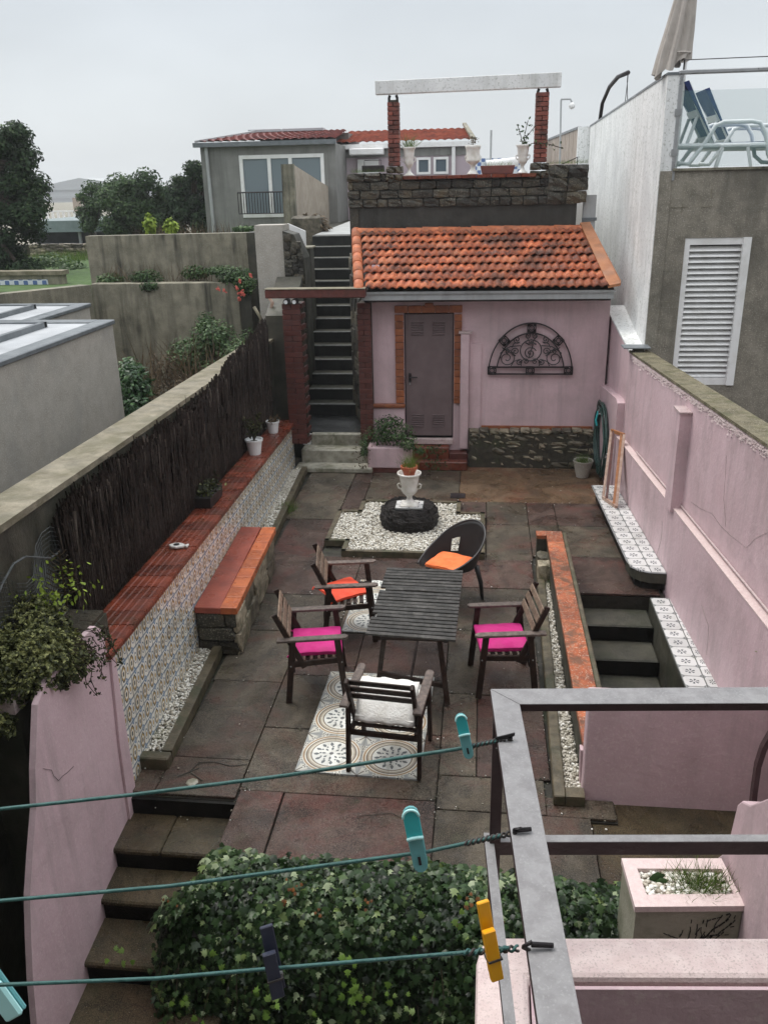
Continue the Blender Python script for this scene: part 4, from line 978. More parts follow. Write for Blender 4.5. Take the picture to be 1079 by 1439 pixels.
for i in range(14):
    y0 = 14.81+d_*i; z1 = .5+h_*(i+1); a, b = sxr(y0)
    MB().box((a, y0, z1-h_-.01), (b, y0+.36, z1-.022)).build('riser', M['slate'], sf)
    MB().box((a, y0-.012, z1-.02), (b, y0+.035, z1), cham=.004).build('nosing', M['nosing'], sf)
    MB().box((a, y0+.0352, z1-.02), (b, y0+d_+.03, z1-.003)).build('tread', M['conc_dark'], sf)
# upper path
pp = struct(MB().prism([(-3.72, 19.5, 3.38), (-2.84, 19.5, 3.38), (-2.5, 28.0, 3.55), (-3.6, 28.0, 3.55)], (0, 0, -.15)).build('upper_path', M['path']))
# stair side walls
lw = struct(MB().prism([(-3.1, 13.95, .3), (-3.1, 13.95, 2.4), (-3.16, 15.2, 2.9), (-3.16, 15.2, .3)], (-.45, -.02, 0)).build('stair_side_wall', M['conc_dark'])); tag(lw, 'mossy dark side wall on the left of the long stair', 'wall')
pr = struct(MB().box((-3.46, 16.6, .5), (-3.27, 16.95, 3.27)).build('stair_pier', M['conc_dark'])); tag(pr, 'small mossy pier with flat stone cap beside the upper stair', 'pier')
MB().box((-3.5, 16.56, 3.27), (-3.24, 17.0, 3.31), cham=.01).build('cap', M['conc'], pr)
rwl = struct(MB().prism([(-1.955, 13.95, .3), (-1.955, 13.95, 2.8), (-2.27, 14.99, 3.3), (-2.27, 14.99, .3)], (.08, 0.02, 0)).build('stair_wall_right', M['stone_dark'])); tag(rwl, 'lichened dark wall between the long stair and the shed', 'wall')
stones(rwl, (-1.96, 13.96), (-2.28, 15.0), lambda t: .5, lambda t: 2.8+.5*t, 12, (.2, .4), .05, M['stone_dark'], 3, (-1, -.3), proud=.02)
# rough old rubble beside the pebbled column
ru = struct(MB().prism([(-3.13, 15.32, 1.0), (-3.13, 15.32, 3.2), (-3.3, 15.32, 3.6), (-3.495, 15.32, 3.66), (-3.495, 15.32, 1.0)], (0, .5, 0)).build('rubble_wall', M['conc_dark'])); tag(ru, 'rough mossy old rubble wall left of the stair top', 'wall')
stones(ru, (-3.49, 15.31), (-3.14, 15.31), lambda t: 1.6, lambda t: 3.62-.35*max(0, t-.3), 14, (.08, .2), .1, M['stone_dark'], 31, (0, -1), proud=.03)
cl = struct(MB().box((-4.0, 15.35, 1), (-3.5, 15.85, 3.76)).build('pebbled_pillar', M['dash_pale'])); tag(cl, 'pale pebbledashed pillar between concrete walls and the stair', 'pillar')
for p0 in (((-3.95, 16.6, 1), (-3.72, 16.9, 3.72)),): struct(MB().box(*p0).build('low_block_wall', M['tanwall']))['label'] = 'low tan block wall behind the pebbled pillar'
pn = tag(MB().prism([(-3.9, 17.6, 3.2), (-3.55, 17.6, 3.25), (-3.55, 17.6, 3.55), (-3.9, 17.6, 3.7)], (0, .05, 0)).build('leaning_board', M['white']), 'pale flat panel standing beside the top of the stair', 'panel')
# pergola gate: lintel + brick pillar
pg = tag(bpy.data.objects.new('gate_pillar', None), 'red painted brick pillar left of the stair carrying the stained lintel', 'pillar'); COL.objects.link(pg); pg.location = (-2.9, 13.15, .8)
MB().box((-3.06, 13.13, .45), (-2.80, 13.4, 2.7)).build('core', M['mortar'], pg)
for i in range(27):
    z = .46+.083*i
    for a, b in (((-3.07, -2.785),) if i % 2 else ((-3.07, -2.93), (-2.925, -2.785))): block('brick', unit_block(M['brick']), pg, ((a+b)/2, 13.115, z+.04), (b-a-.004, .05, .077))
    if i % 2 == 0: block('brick', unit_block(M['brick']), pg, (-2.79, 13.27, z+.04), (.05, .26, .077))
for xx in (-2.99, -2.86):
    mb = MB(); mb.tube([(xx, 13.2, 2.73), (xx, 13.05, 2.73)], .045, 12); mb.build('clamp', M['iron'], pg); MB().tube([(xx, 13.06, 2.73), (xx, 13.035, 2.73)], .03, 12).build('clamp_plug', M['plastic_white'], pg)
ln = tag(MB().box((-3.3, 13.0, 2.79), (-1.76, 13.22, 2.92), cham=.012).build('stained_lintel', M['brick']), 'mossy red stained concrete lintel spanning the foot of the stair', 'lintel')
MB().box((-3.31, 12.99, 2.921), (-1.755, 13.23, 2.929)).build('lichen_crust', M['conc_top'], ln)

# ================================================================== TERRACE WALL above the shed
tr = struct(MB().box((-2.24, 15.02, 2.6), (1.5, 15.35, 4.46)).build('terrace_wall', M['black_wall'])); tag(tr, 'blackened stone terrace wall rising behind the shed roof', 'wall')
MB().box((-2.25, 15.0, 3.3), (-2.1, 15.6, 4.5)).build('wall_end', M['stone_dark'], tr)
stones(tr, (-2.27, 15.0), (1.5, 15.0), lambda t: 4.02, lambda t: 4.43, 3, (.14, .36), .1, M['stone_dark'], 12, (0, -1), proud=.03)
stones(tr, (1.0, 15.0), (1.66, 15.0), lambda t: 4.02, lambda t: 4.62, 3, (.22, .4), .3, M['stone_dark'], 13, (0, -1), proud=.06)
stones(tr, (-2.27, 15.0), (-1.6, 15.0), lambda t: 4.43, lambda t: 4.56, 1, (.2, .35), .3, M['stone_dark'], 14, (0, -1), proud=.06)
for (a, b) in ((-1.62, -1.34), (.72, 1.03)): stones(tr, (a, 14.97), (b, 14.97), lambda t: 4.42, lambda t: 4.66, 2, (.14, .2), .3, M['stone_dark'], int(a*10)+50, (0, -1), proud=.05)
x = -1.34
while x < .7:
    block('coping_brick', unit_block(M['cop_red']), tr, (x+.12, 15.06, 4.475), (.235, .3, .055)); x += .24
tb = struct(MB().box((-2.1, 15.36, 2.5), (1.4, 27, 4.36)).build('terrace_floor', M['path'])); tb['label'] = 'upper terrace paving behind the urns'
def pillar(x0, x1, z0, z1, label, seed):
    e = tag(bpy.data.objects.new('brick_pillar', None), label, 'pillar', 'brick pillars under the white beam'); COL.objects.link(e); e.location = ((x0+x1)/2, 15.05, z0)
    MB().box((x0+.02, 14.97, z0), (x1-.02, 15.15, z1)).build('core', M['mortar'], e); r_ = random.Random(seed); i = 0; z = z0
    while z < z1-.04:
        h = .068; w = x1-x0; s = ((0, .5), (.5, 1)) if i % 2 else ((0, 1),)
        for a, b in s: block('brick', unit_block(M['brick_far']), e, (x0+w*(a+b)/2, 15.06+r_.uniform(-.004, .004), z+h/2), (w*(b-a)-.006, .24, h-.006))
        z += h; i += 1
    for sx in (x0+.03, x1-.03): MB().tube([(sx, 15.0, z1-.05), (sx, 15.0, z1+.03), (sx+(.015 if sx < (x0+x1)/2 else -.015), 15.0, z1+.07)], .022, 8).build('iron_prong', M['iron'], e)
    return e
pillar(-1.58, -1.39, 4.66, 5.64, 'weathered red brick pillar left of the urns on the terrace wall', 3)
pillar(.77, .98, 4.66, 5.66, 'weathered red brick pillar right of the urns on the terrace wall', 4)
bm_ = tag(MB().prism([(-1.76, 14.9, 5.72), (1.15, 14.9, 5.74), (1.15, 14.9, 5.945), (-1.76, 14.9, 5.915)], (0, .16, 0)).build('white_beam', M['white_wall'], None, bevel=.006), 'long peeling white beam resting on two brick pillars', 'beam')

def urn(name, label, loc, H, rm, group='white urns on the terrace wall', m='urn', style=0):
    e = thing(name, label, 'urn', loc, 0, group); s = H; q = rm
    prof = [(0, 0), (q*.72, 0), (q*.72, s*.05), (q*.6, s*.07), (q*.3, s*.14), (q*.22, s*.22), (q*.26, s*.27), (q*.55, s*.36), (q*.72, s*.46), (q*.66, s*.55), (q*.7, s*.6), (q*.82, s*.8), (q*.86, s*.9), (q*1.02, s*.95), (q*1.05, s), (q*.9, s), (q*.85, s*.9), (0, s*.88)] if style == 0 else \
           [(0, 0), (q*.7, 0), (q*.7, s*.05), (q*.55, s*.09), (q*.3, s*.2), (q*.28, s*.3), (q*.5, s*.36), (q*.9, s*.44), (q*.95, s*.5), (q*.86, s*.55), (q*.88, s*.8), (q*.92, s*.88), (q*1.0, s*.92), (q*1.02, s), (q*.88, s), (q*.84, s*.9), (0, s*.88)]
    MB().lathe([(0.001 if r == 0 else r, z) for r, z in prof], 24).build('bowl', M[m], e, smooth=True, world=False)
    MB().box((-q*.75, -q*.75, -.0), (q*.75, q*.75, s*.045), cham=.008).build('plinth', M[m], e, world=False)
    for sx in (-1, 1):
        MB().tube([(sx*q*.68, 0, s*.48), (sx*q*.95, 0, s*.52), (sx*q*1.02, 0, s*.62), (sx*q*.84, 0, s*.66), (sx*q*.76, 0, s*.6)], .012*H/.5, 6).build('handle', M[m], e, smooth=True, world=False)
    return e
urn('urn', 'tall white urn with fern beside the left brick pillar', (-1.24, 15.02, 4.502), .44, .105)
urn('urn', 'squat wide white urn with a withered plant in the middle of the terrace wall', (-.2, 15.02, 4.502), .44, .125, style=1)
urn('urn', 'tall white urn with a leggy shrub beside the right brick pillar', (.6, 15.02, 4.502), .43, .11)
for x, s, n, h, kk in ((-1.24, 5, 90, .28, 'grass'), ):
    o = blades('fern', fillpts([(x-.07, 14.96), (x+.07, 14.96), (x+.07, 15.08), (x-.07, 15.08)], n, 4.9, 4.92, s), h, M[kk], s, lean=.6); shift(o, (x, 15.02, 4.9)); tag(o, 'green fern growing in the left terrace urn', 'plant')
o = leaves('withered_plant', np.array([(-.2+NR.normal(0, .04), 15.02+NR.normal(0, .03), 4.95+NR.uniform(0, .12)) for _ in range(60)]), NR.normal(size=(60, 3)), .035, 'oval', M['dry'], None, 9); shift(o, (-.2, 15.02, 4.92)); tag(o, 'small withered plant in the squat middle urn', 'plant')
e = thing('leggy_shrub', 'sparse leggy shrub growing from the urn by the right brick pillar', 'shrub', (.6, 15.02, 4.9))
st_ = [[(.6, 15.02, 4.9), (.56, 15.0, 5.05), (.5, 15.0, 5.22)], [(.6, 15.02, 4.9), (.66, 15.0, 5.06), (.78, 14.9, 5.2)], [(.62, 15.0, 4.9), (.8, 14.88, 4.96), (1.0, 14.86, 4.92), (1.2, 14.86, 4.86)], [(.6, 15.02, 4.9), (.62, 14.98, 5.1), (.66, 14.96, 5.28)]]
mb = MB(); P = []
for s in st_:
    mb.tube(s, .006, 5)
    for a, b in zip(s, s[1:]):
        for _ in range(9):
            t = rnd.random(); q = Vector(a).lerp(Vector(b), t); P.append((q.x+rnd.gauss(0, .035), q.y+rnd.gauss(0, .03), q.z+rnd.gauss(0, .035)))
mb.build('stem', M['bark'], e); leaves('foliage', P, NR.normal(size=(len(P), 3)), .055, 'oval', M['tree2'], e, 4)
e = thing('trough_planter', 'dark terracotta trough on the terrace wall between two white urns', 'planter', (.22, 15.02, 4.503))
MB().prism([(-.05, 14.93, 4.503), (.45, 14.93, 4.503), (.48, 14.93, 4.63), (-.08, 14.93, 4.63)], (0, .16, 0)).build('trough', M['terra_dark'], e, bevel=.006)
o = blades('trough_grass', fillpts([(-.04, 14.95), (.44, 14.95), (.44, 15.07), (-.04, 15.07)], 160, 4.62, 4.63, 3), .1, M['grass'], 3); shift(o, (.2, 15.0, 4.62)); tag(o, 'thin grass in the dark trough', 'grass', kind='stuff')
e = thing('black_box_planter', 'small black planter box with low greens left of the left brick pillar', 'planter', (-1.83, 15.05, 4.6))
MB().box((-2.02, 14.98, 4.58), (-1.66, 15.14, 4.68), cham=.008).build('box', M['iron'], e); MB().tube([(-1.98, 15.02, 4.68), (-1.98, 15.02, 4.76), (-1.7, 15.02, 4.76), (-1.7, 15.02, 4.68)], .007, 5).build('handle', M['iron'], e)
for k, (x0, x1, z) in enumerate(((-2.2, -1.62, 4.57), (1.02, 1.62, 4.63))):
    o = blades('wall_top_moss', fillpts([(x0, 14.85), (x1, 14.85), (x1, 15.1), (x0, 15.1)], 420, z, z+.01, 7+k), .07, M['grass'], 8+k); shift(o, (x0, 15, z)); tag(o, ('low moss and weeds on the left end of the terrace wall', 'grass tufts on the right end of the terrace wall')[k], 'weeds', kind='stuff')

# ================================================================== BUILT-IN BENCHES, BEDS
e = thing('brick_bench', 'orange brick topped masonry bench built against the left tiled wall', 'bench', (-2.5, 8.2, 0))
def bx(u, y): return ux(u, y)
MB().prism([(bx(-3.05, 7.2), 7.24, .0), (bx(-2.66, 7.2), 7.24, .0), (bx(-2.68, 9.3), 9.26, .0), (bx(-3.05, 9.3), 9.26, .0)], (0, 0, .47)).build('core', M['mortar'], e)
MB().prism([(bx(-3.045, 7.2), 7.19, .47), (bx(-2.78, 7.2), 7.19, .47), (bx(-2.8, 9.3), 9.3, .47), (bx(-3.045, 9.3), 9.3, .47)], (0, 0, .068)).build('painted_slab', M['bench_paint'], e, bevel=.006)
for i in range(9):
    y = 7.19+.2345*(i+.5); block('brick', unit_block(M['bench_top'], .04), e, (bx(-2.70, y), y, .505), (.165, .229, .075), (0, 0, SL))
stones(e, (bx(-2.64, 7.2), 7.22), (bx(-2.66, 9.28), 9.28), lambda t: .0, lambda t: .47, 2, (.35, .7), .07, M['stone'], 21, (1, 0), proud=.02)
stones(e, (bx(-3.04, 7.2), 7.22), (bx(-2.64, 7.2), 7.22), lambda t: .0, lambda t: .47, 3, (.34, .5), .07, M['stone_dark'], 22, (0, -1), proud=.02)

# right planter wall with lichened coping
e = tag(bpy.data.objects.new('planter_wall', None), 'low wall with orange lichened coping between the pebble bed and the sunken steps', 'wall'); COL.objects.link(e); e.location = (.93, 7.5, 0); e['kind'] = 'structure'
MB().box((.83, 5.5, -.1), (1.06, 9.72, .345)).build('core', M['conc_dark'], e); MB().box((1.012, 5.53, .346), (1.062, 9.71, .388), cham=.01).build('concrete_edge', M['kerb'], e); MB().box((.71, 9.58, -.1), (.829, 9.72, .345)).build('core_return', M['conc_dark'], e)
y = 5.5
while y < 9.7:
    l = min(rnd.uniform(.28, .36), 9.73-y); block('coping_tile', unit_block(M['lichen_orange'], .03), e, (.915, y+l/2, .37), (.19, l-.002, .05)); y += l
block('coping_tile', unit_block(M['lichen_orange'], .03), e, (.76, 9.655, .37), (.115, .15, .05))
MB().prism([(.815, 5.45, 0), (.815, 5.52, 0), (.80, 5.52, .36), (.80, 5.45, .36)], (.25, 0, 0)).build('pink_end', M['pink'], e)
for k, yy2 in enumerate((9.36, 9.12)): block('stone', unit_stone(M['stone'], k), e, (.77, yy2, .1), (.15, .22, .3))
kr = struct(MB().prism([(.60, 5.25, 0), (.69, 5.25, 0), (.79, 9.45, 0), (.70, 9.45, 0)], (0, 0, .09)).build('bed_kerb', M['kerb'], bevel=.008))
MB().prism([(.692, 5.25, 0), (.83, 5.25, 0), (.83, 5.36, 0), (.695, 5.36, 0)], (0, 0, .088)).build('kerb_end', M['kerb'], kr)
bp2 = [(.69, 5.36), (.822, 5.36), (.822, 9.0), (.775, 9.0)]
o = pebbles('pebble_strip', fillpts(bp2, 4200, .02, .06, 15), .027, M['pebble2'], 14); tag(o, 'grey white pebbles filling the narrow bed beside the lichened wall', 'pebbles')
struct(MB().prism([(x, y, -.02) for x, y in bp2], (0, 0, .045)).build('bed_soil', M['ground']))
o = blades('bed_grass', fillpts([(.76, 8.8), (.82, 8.8), (.82, 9.2), (.78, 9.2)], 60, .05, .06, 5), .12, M['grass'], 5); shift(o, (.8, 9, .05)); tag(o, 'grass tuft at the far end of the right pebble bed', 'grass')

# sunken stair
sw = struct(MB().box((1.06, 5.5, -1.75), (2.2, 8.85, -1.7)).build('sunken_stair', M['conc_dark'])); sw['label'] = 'dark wet steps sinking between the lichened wall and the tiled ledge'
MB().box((1.045, 5.5, -1.7), (1.07, 8.85, -.02)).build('side_wall', M['conc_dark'], sw)
MB().box((1.07, 8.852, -.35), (1.95, 8.9, -.032)).build('riser', M['riser_dark'], sw)
for i in range(8):
    y1 = 8.85-.42*i; z = -.18*(i+1)
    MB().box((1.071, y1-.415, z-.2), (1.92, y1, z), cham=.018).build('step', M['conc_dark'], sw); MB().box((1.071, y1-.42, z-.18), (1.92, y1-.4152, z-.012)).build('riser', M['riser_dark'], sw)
# right tiled seats
e = struct(MB().prism([(1.80, 9.1, 0), (1.86, 9.03, 0), (1.97, 9.0, 0), (2.14, 9.0, 0), (2.03, 11.95, 0), (1.70, 11.95, 0)], (0, 0, .195)).build('tiled_seat', M['riser_dark'])); tag(e, 'built in seat of white flowered tiles with a rounded end beneath the leaning wooden frame', 'bench')
us = unit_tile(M['seat_tile']); ZS = .225
sx0 = lambda y: 1.655+(11.5-y)*.036
sx1 = lambda y: ux(1.912, y)
arc_ = [(sx0(9.3), 9.3), (sx0(9.2)+.012, 9.2), (sx0(9.1)+.05, 9.1), (sx0(9.05)+.11, 9.03), (sx0(9)+.2, 8.985), (sx1(8.97), 8.97)]
MB().prism([(x, y, ZS-.14) for x, y in arc_]+[(sx1(9.35), 9.35, ZS-.14), (sx0(9.35)+.0, 9.35, ZS-.14)], (0, 0, .115)).build('rounded_end', M['conc_dark'], e)
MB().prism([(sx0(9.35)+.03, 9.35, ZS-.07), (sx1(9.35), 9.35, ZS-.07), (sx1(11.9), 11.9, ZS-.07), (sx0(11.9)+.03, 11.9, ZS-.07)], (0, 0, .045)).build('seat_slab', M['conc_dark'], e)
for r in range(15):
    for c in range(2):
        y1_ = 11.95-.2*r; y0_ = y1_-.2
        if y0_ < 8.93: continue
        xa0, xb0 = (sx0(y0_), sx1(y0_)); xa1, xb1 = (sx0(y1_), sx1(y1_)); f0, f1 = ((0, .56), (.56, 1))[c]
        q4 = [(xa0+(xb0-xa0)*f0+.002, y0_+.002), (xa0+(xb0-xa0)*f1-.002, y0_+.002), (xa1+(xb1-xa1)*f1-.002, y1_-.002), (xa1+(xb1-xa1)*f0+.002, y1_-.002)]; q5 = list(q4)
        if y0_ < 9.0 and c == 0: q5 = [(sx0(9.1)+.035, 9.11), (sx0(9)+.09, 9.03), (q4[1][0], 8.985), q4[2], q4[3]]
        if y0_ < 9.0 and c == 1: q5 = [(q4[0][0], 8.985), (q4[1][0], 8.975), q4[2], q4[3]]
        o = MB().prism([(x, y, ZS-.022) for x, y in q5], (0, 0, .022)).build('tile', M['seat_tile'], e); uvl = o.data.uv_layers.new(name='UVMap'); cx0 = q4[0][0]; wx = q4[1][0]-q4[0][0]; ex, ey, _ = wloc(e)
        for lp in o.data.loops: cc = o.data.vertices[lp.vertex_index].co; uvl.data[lp.index].uv = (min(1, max(0, (cc.x+ex-cx0-(cc.y+ey-y0_)*-.036)/wx)), min(1, max(0, (cc.y+ey-y0_)/.2)))
mb = MB(); mb.tube([(sx0(11.95)-.004, 11.95, ZS-.012)]+[(x-.003, y-.002, ZS-.012) for x, y in arc_], .007, 6); mb.build('metal_edge', M['steel'], e)
e = struct(MB().prism([(1.925, 5.5, -1.7), (1.925, 8.8, -1.7), (1.925, 8.8, -.02), (1.925, 5.5, -.02)], (.3, 0, 0)).build('tiled_ledge', M['conc_dark'])); tag(e, 'white flowered tile ledge running beside the sunken steps at the pink wall', 'ledge')
for r in range(18):
    for c in range(2):
        y = 8.78-.18*(r+.5); w = .2 if c == 0 else ux(1.95, y)-2.125-.002; x0 = 1.925+.1 if c == 0 else 2.127+w/2
        if w < .03: continue
        link('tile', us, e, (x0, y, .002), (0, 0, 0), (w-.003, .177, .022))
# low pink parapet closing the stairwell
e = tag(struct(MB().box((.82, 5.36, -.3), (2.35, 5.49, .9)).build('stairwell_parapet', M['pink'], bevel=.02, seg=2)), 'low pink rendered parapet closing the sunken stairwell behind the steel rail', 'wall')

# ================================================================== PEBBLE ISLAND WITH URN
isl = [(-1.95, 10.05), (-1.68, 10.05), (-1.68, 9.72), (.06, 9.72), (.06, 11.12), (-.28, 11.12), (-.28, 11.55), (-1.66, 11.55), (-1.66, 11.12), (-1.95, 11.12)]
isb = struct(MB().prism([(x, y, -.02) for x, y in isl], (0, 0, .04)).build('pebble_island_bed', M['ground']))
for a, b in zip(isl, isl[1:]+isl[:1]):
    A, B = Vector((*a, .035)), Vector((*b, .035)); d = (B-A).normalized(); MB().bar(A-d*.028, B+d*.028, .058, .085).build('edging_board', M['kerb'], isb)
o = pebbles('island_pebbles', fillpts([(x*.985-.01, (y-10.6)*.97+10.6) for x, y in isl], 14500, .022, .06, 8), .026, M['pebble'], 6); tag(o, 'pale pebbles filling the stepped island around the white urn', 'pebbles')
e = thing('volcanic_rock_base', 'rounded block of dark volcanic rock under the white urn in the pebble island', 'rock', (-.93, 10.72, .04))
bm = bmesh.new(); bmesh.ops.create_cube(bm, size=1); bmesh.ops.subdivide_edges(bm, edges=bm.edges[:], cuts=15, use_grid_fill=True)
for v in bm.verts:
    c = v.co.copy(); r = math.hypot(c.x, c.y); top = c.z > .49; f = 1.0-.25*max(c.z, 0)
    q = Vector((c.x*2, c.y*2)); m_ = max(abs(q.x), abs(q.y), 1e-6); L2 = q.length
    k = (m_/L2*.86+.14) if L2 > 0 else 1
    x, y, z = c.x*.72*k*f, c.y*.66*k*f, (c.z+.5)*.31
    bul = 1+.10*math.cos(c.z*2.6); x *= bul; y *= bul
    if top: z -= .05*(m_**3)
    nn = mn.noise(Vector((c.x*9, c.y*9, c.z*9)))*.03+mn.noise(Vector((c.x*25, c.y*25, c.z*12)))*.022+mn.noise(Vector((c.x*60, c.y*60, c.z*30)))*.014
    v.co = Vector((x*(1+nn*2.2), y*(1+nn*2.2), z+nn*.8))
me = bpy.data.meshes.new('rock'); bm.to_mesh(me); bm.free(); me.materials.append(M['lava']); link('rock', me, e)
tb_ = thing('urn_base_tiles', 'patterned white tile base under the urn on the dark rock', 'tile base', (-.92, 10.66, .335))
for i in (-1, 0):
    for j in (-1, 0):
        link('tile', us, tb_, ((i+.5)*.185, (j+.5)*.15, .02), (0, 0, .02), (.183, .148, .02))
e = urn('urn', 'white garden urn on the dark rock in the pebble island holding a terracotta pot', (-.92, 10.66, .357), .45, .155, group=None)
tp_ = thing('terracotta_pot', 'small terracotta pot standing in the top of the white island urn', 'pot', (-.92, 10.66, .77))
MB().lathe([(.07, 0), (.1, .09), (.115, .09), (.115, .13), (.1, .13), (.09, .1), (.001, .1)], 20).build('pot', M['terra'], tp_, smooth=False, world=False)
P = np.array([(-.92+NR.normal(0, .05), 10.66+NR.normal(0, .05), .88) for _ in range(130)])
o = blades('potted_green', P, .22, M['grass'], 12, lean=.55); shift(o, (-.92, 10.66, .88)); tag(o, 'green shoots growing from the terracotta pot on the island urn', 'plant')

# planter by the shed door with its bush
e = thing('pink_planter', 'pink painted planter box full of a leafy bush left of the shed door', 'planter', (-1.45, 13.2, 0))
MB().box((-1.8, 13.06, .07), (-1.1, 13.42, .42), cham=.015).build('box', M['pink'], e); MB().box((-1.81, 13.05, 0), (-1.08, 13.41, .068)).build('foot', M['brick'], e)
e = thing('leafy_bush', 'leafy green bush spilling over the pink planter by the shed door', 'bush', (-1.45, 13.2, .42))
crown('foliage', [((-1.6, 13.2, .62), (.26, .2, .2)), ((-1.3, 13.15, .62), (.3, .2, .22)), ((-1.45, 13.2, .8), (.28, .2, .14)), ((-1.12, 13.05, .5), (.16, .15, .16)), ((-.95, 12.95, .42), (.12, .1, .1)), ((-1.85, 13.0, .45), (.08, .1, .25))], 2600, .045, 'oval', M['bush'], e, 3)
mb = MB(); [mb.tube([(-1.45+.3*(k/6-.5), 13.2, .4), (-1.45+.7*(k/6-.5), 13.15, .7)], .006, 5) for k in range(7)]; mb.build('stem', M['bark'], e)
e = thing('trailing_plant', 'straggly reddish plant drooping beside the pale steps', 'plant', (-1.8, 13.1, .2))
P = [(-1.86+NR.normal(0, .06), 13.02+NR.normal(0, .05), NR.uniform(.05, .75)) for _ in range(150)]; leaves('foliage', P, NR.normal(size=(150, 3)), .04, 'oval', M['dry'], e, 8)
e = thing('drooping_plant', 'thin dark trailing plant hanging right of the terracotta pot near the door steps', 'plant', (-.72, 12.95, .1))
P = [(-.72+NR.normal(0, .09), 12.98+NR.normal(0, .05), NR.uniform(.05, .5)) for _ in range(170)]; leaves('foliage', P, NR.normal(size=(170, 3)), .045, 'oval', M['tree2'], e, 8)

# bucket pot in the corner, hose, leaning frame
e = thing('grey_bucket', 'mottled grey bucket planted with grass at the corner of the stone plinth', 'bucket', (1.62, 13.0, 0), 0)
MB().lathe([(.095, 0), (.15, .25), (.16, .255), (.16, .275), (.14, .27), (.135, .22), (.001, .22)], 24).build('body', M['dash_pale'], e, smooth=False, world=False)
MB().tube([(.155*math.cos(a), -.02, .25+.26*math.sin(a)) for a in np.linspace(0, math.pi, 14)], .005, 5).build('handle', M['iron'], e, world=False)
P = np.array([(1.62+NR.normal(0, .06), 13.0+NR.normal(0, .06), .22) for _ in range(260)]); o = blades('bucket_grass', P, .15, M['grass'], 4, lean=.5); shift(o, (1.62, 13, .22)); tag(o, 'bright grass growing in the mottled grey bucket', 'grass')
e = thing('garden_hose', 'coiled dark green garden hose hanging on the pink wall beside the leaning frame', 'hose', (1.9, 13.0, 1.0))
for k in range(13):
    ph = k*.5; pts = []; Rr = .40+.03*(k % 4)
    for a in np.linspace(0, 6.283, 38)[:-1]:
        yb = 13.0+Rr*.95*math.sin(a)+.02*math.sin(ph)+.12*math.cos(a); zb = .62+(Rr+.06)*math.cos(a)+.02*math.sin(a*2+ph)
        pts.append((ux(1.895, yb)-.02-.014*(k % 5)-.012*math.sin(a*3+ph), yb, zb))
    MB().tube(pts, .0115, 6, closed=True).build('hose_loop', M['hose'], e, smooth=True)
MB().tube([(1.92, 12.95, 1.05), (1.8, 12.95, 1.03), (1.8, 12.97, 1.1)], .008, 6).build('hook', M['steel'], e)
MB().tube([(1.83, 13.25, 1.0), (1.8, 13.22, .86), (1.82, 13.2, .78)], .016, 6).build('nozzle', M['peg_aqua'], e)
MB().tube([(1.87, 12.3, .55), (1.83, 12.2, .56), (1.84, 12.15, .64), (1.93, 12.12, .66)], .007, 6).build('tap', M['steel'], e)
e = thing('leaning_woodwork', 'empty weathered wooden frame leaning between the tiled seat and the pink wall', 'frame', (1.85, 11.2, .23))
A, B = Vector((1.72, 11.35, .25)), Vector((1.85, 11.0, .25)); C, D = Vector((1.87, 12.05, 1.02)), Vector((2.0, 11.75, 1.04))
for a, b, mm in ((A, C, 'frame_wood'), (B, D, 'frame_wood'), (A, B, 'frame_wood'), (C, D, 'frame_orange'), (A.lerp(B, .25), C.lerp(D, .2), 'brick'), (A.lerp(B, .8), C.lerp(D, .8), 'frame_orange')):
    MB().bar(a, b, .035, .045).build('frame_side', M[mm], e)

# ================================================================== TILE RUGS
def rug(name, label, x0, y0, nx, ny, rz):
    e = thing(name, label, 'tile rug', (x0, y0, 0), rz, 'patterned tile panels set in the patio')
    e['kind'] = 'structure'
    ut = unit_tile(M['rug'])
    for i in range(nx):
        for j in range(ny):
            # quarter circles meet at every second corner; rotate the tile so its circle corner faces there
            a = {(0, 0): 0, (1, 0): 90, (1, 1): 180, (0, 1): 270}[(i % 2, j % 2)]
            link('tile', ut, e, ((i+.5)*.25, (j+.5)*.25, .012+rnd.uniform(-.0006, .0006)), (0, 0, R(a)), (.2485, .2485, .02))
rug('tile_rug', 'large encaustic tile panel with round medallions under the cream cushioned chair', -1.417, 5.474, 4, 6, -.0257)
rug('tile_rug', 'encaustic tile panel mostly hidden beneath the slatted table', -1.40, 7.76, 4, 5, -.0257)

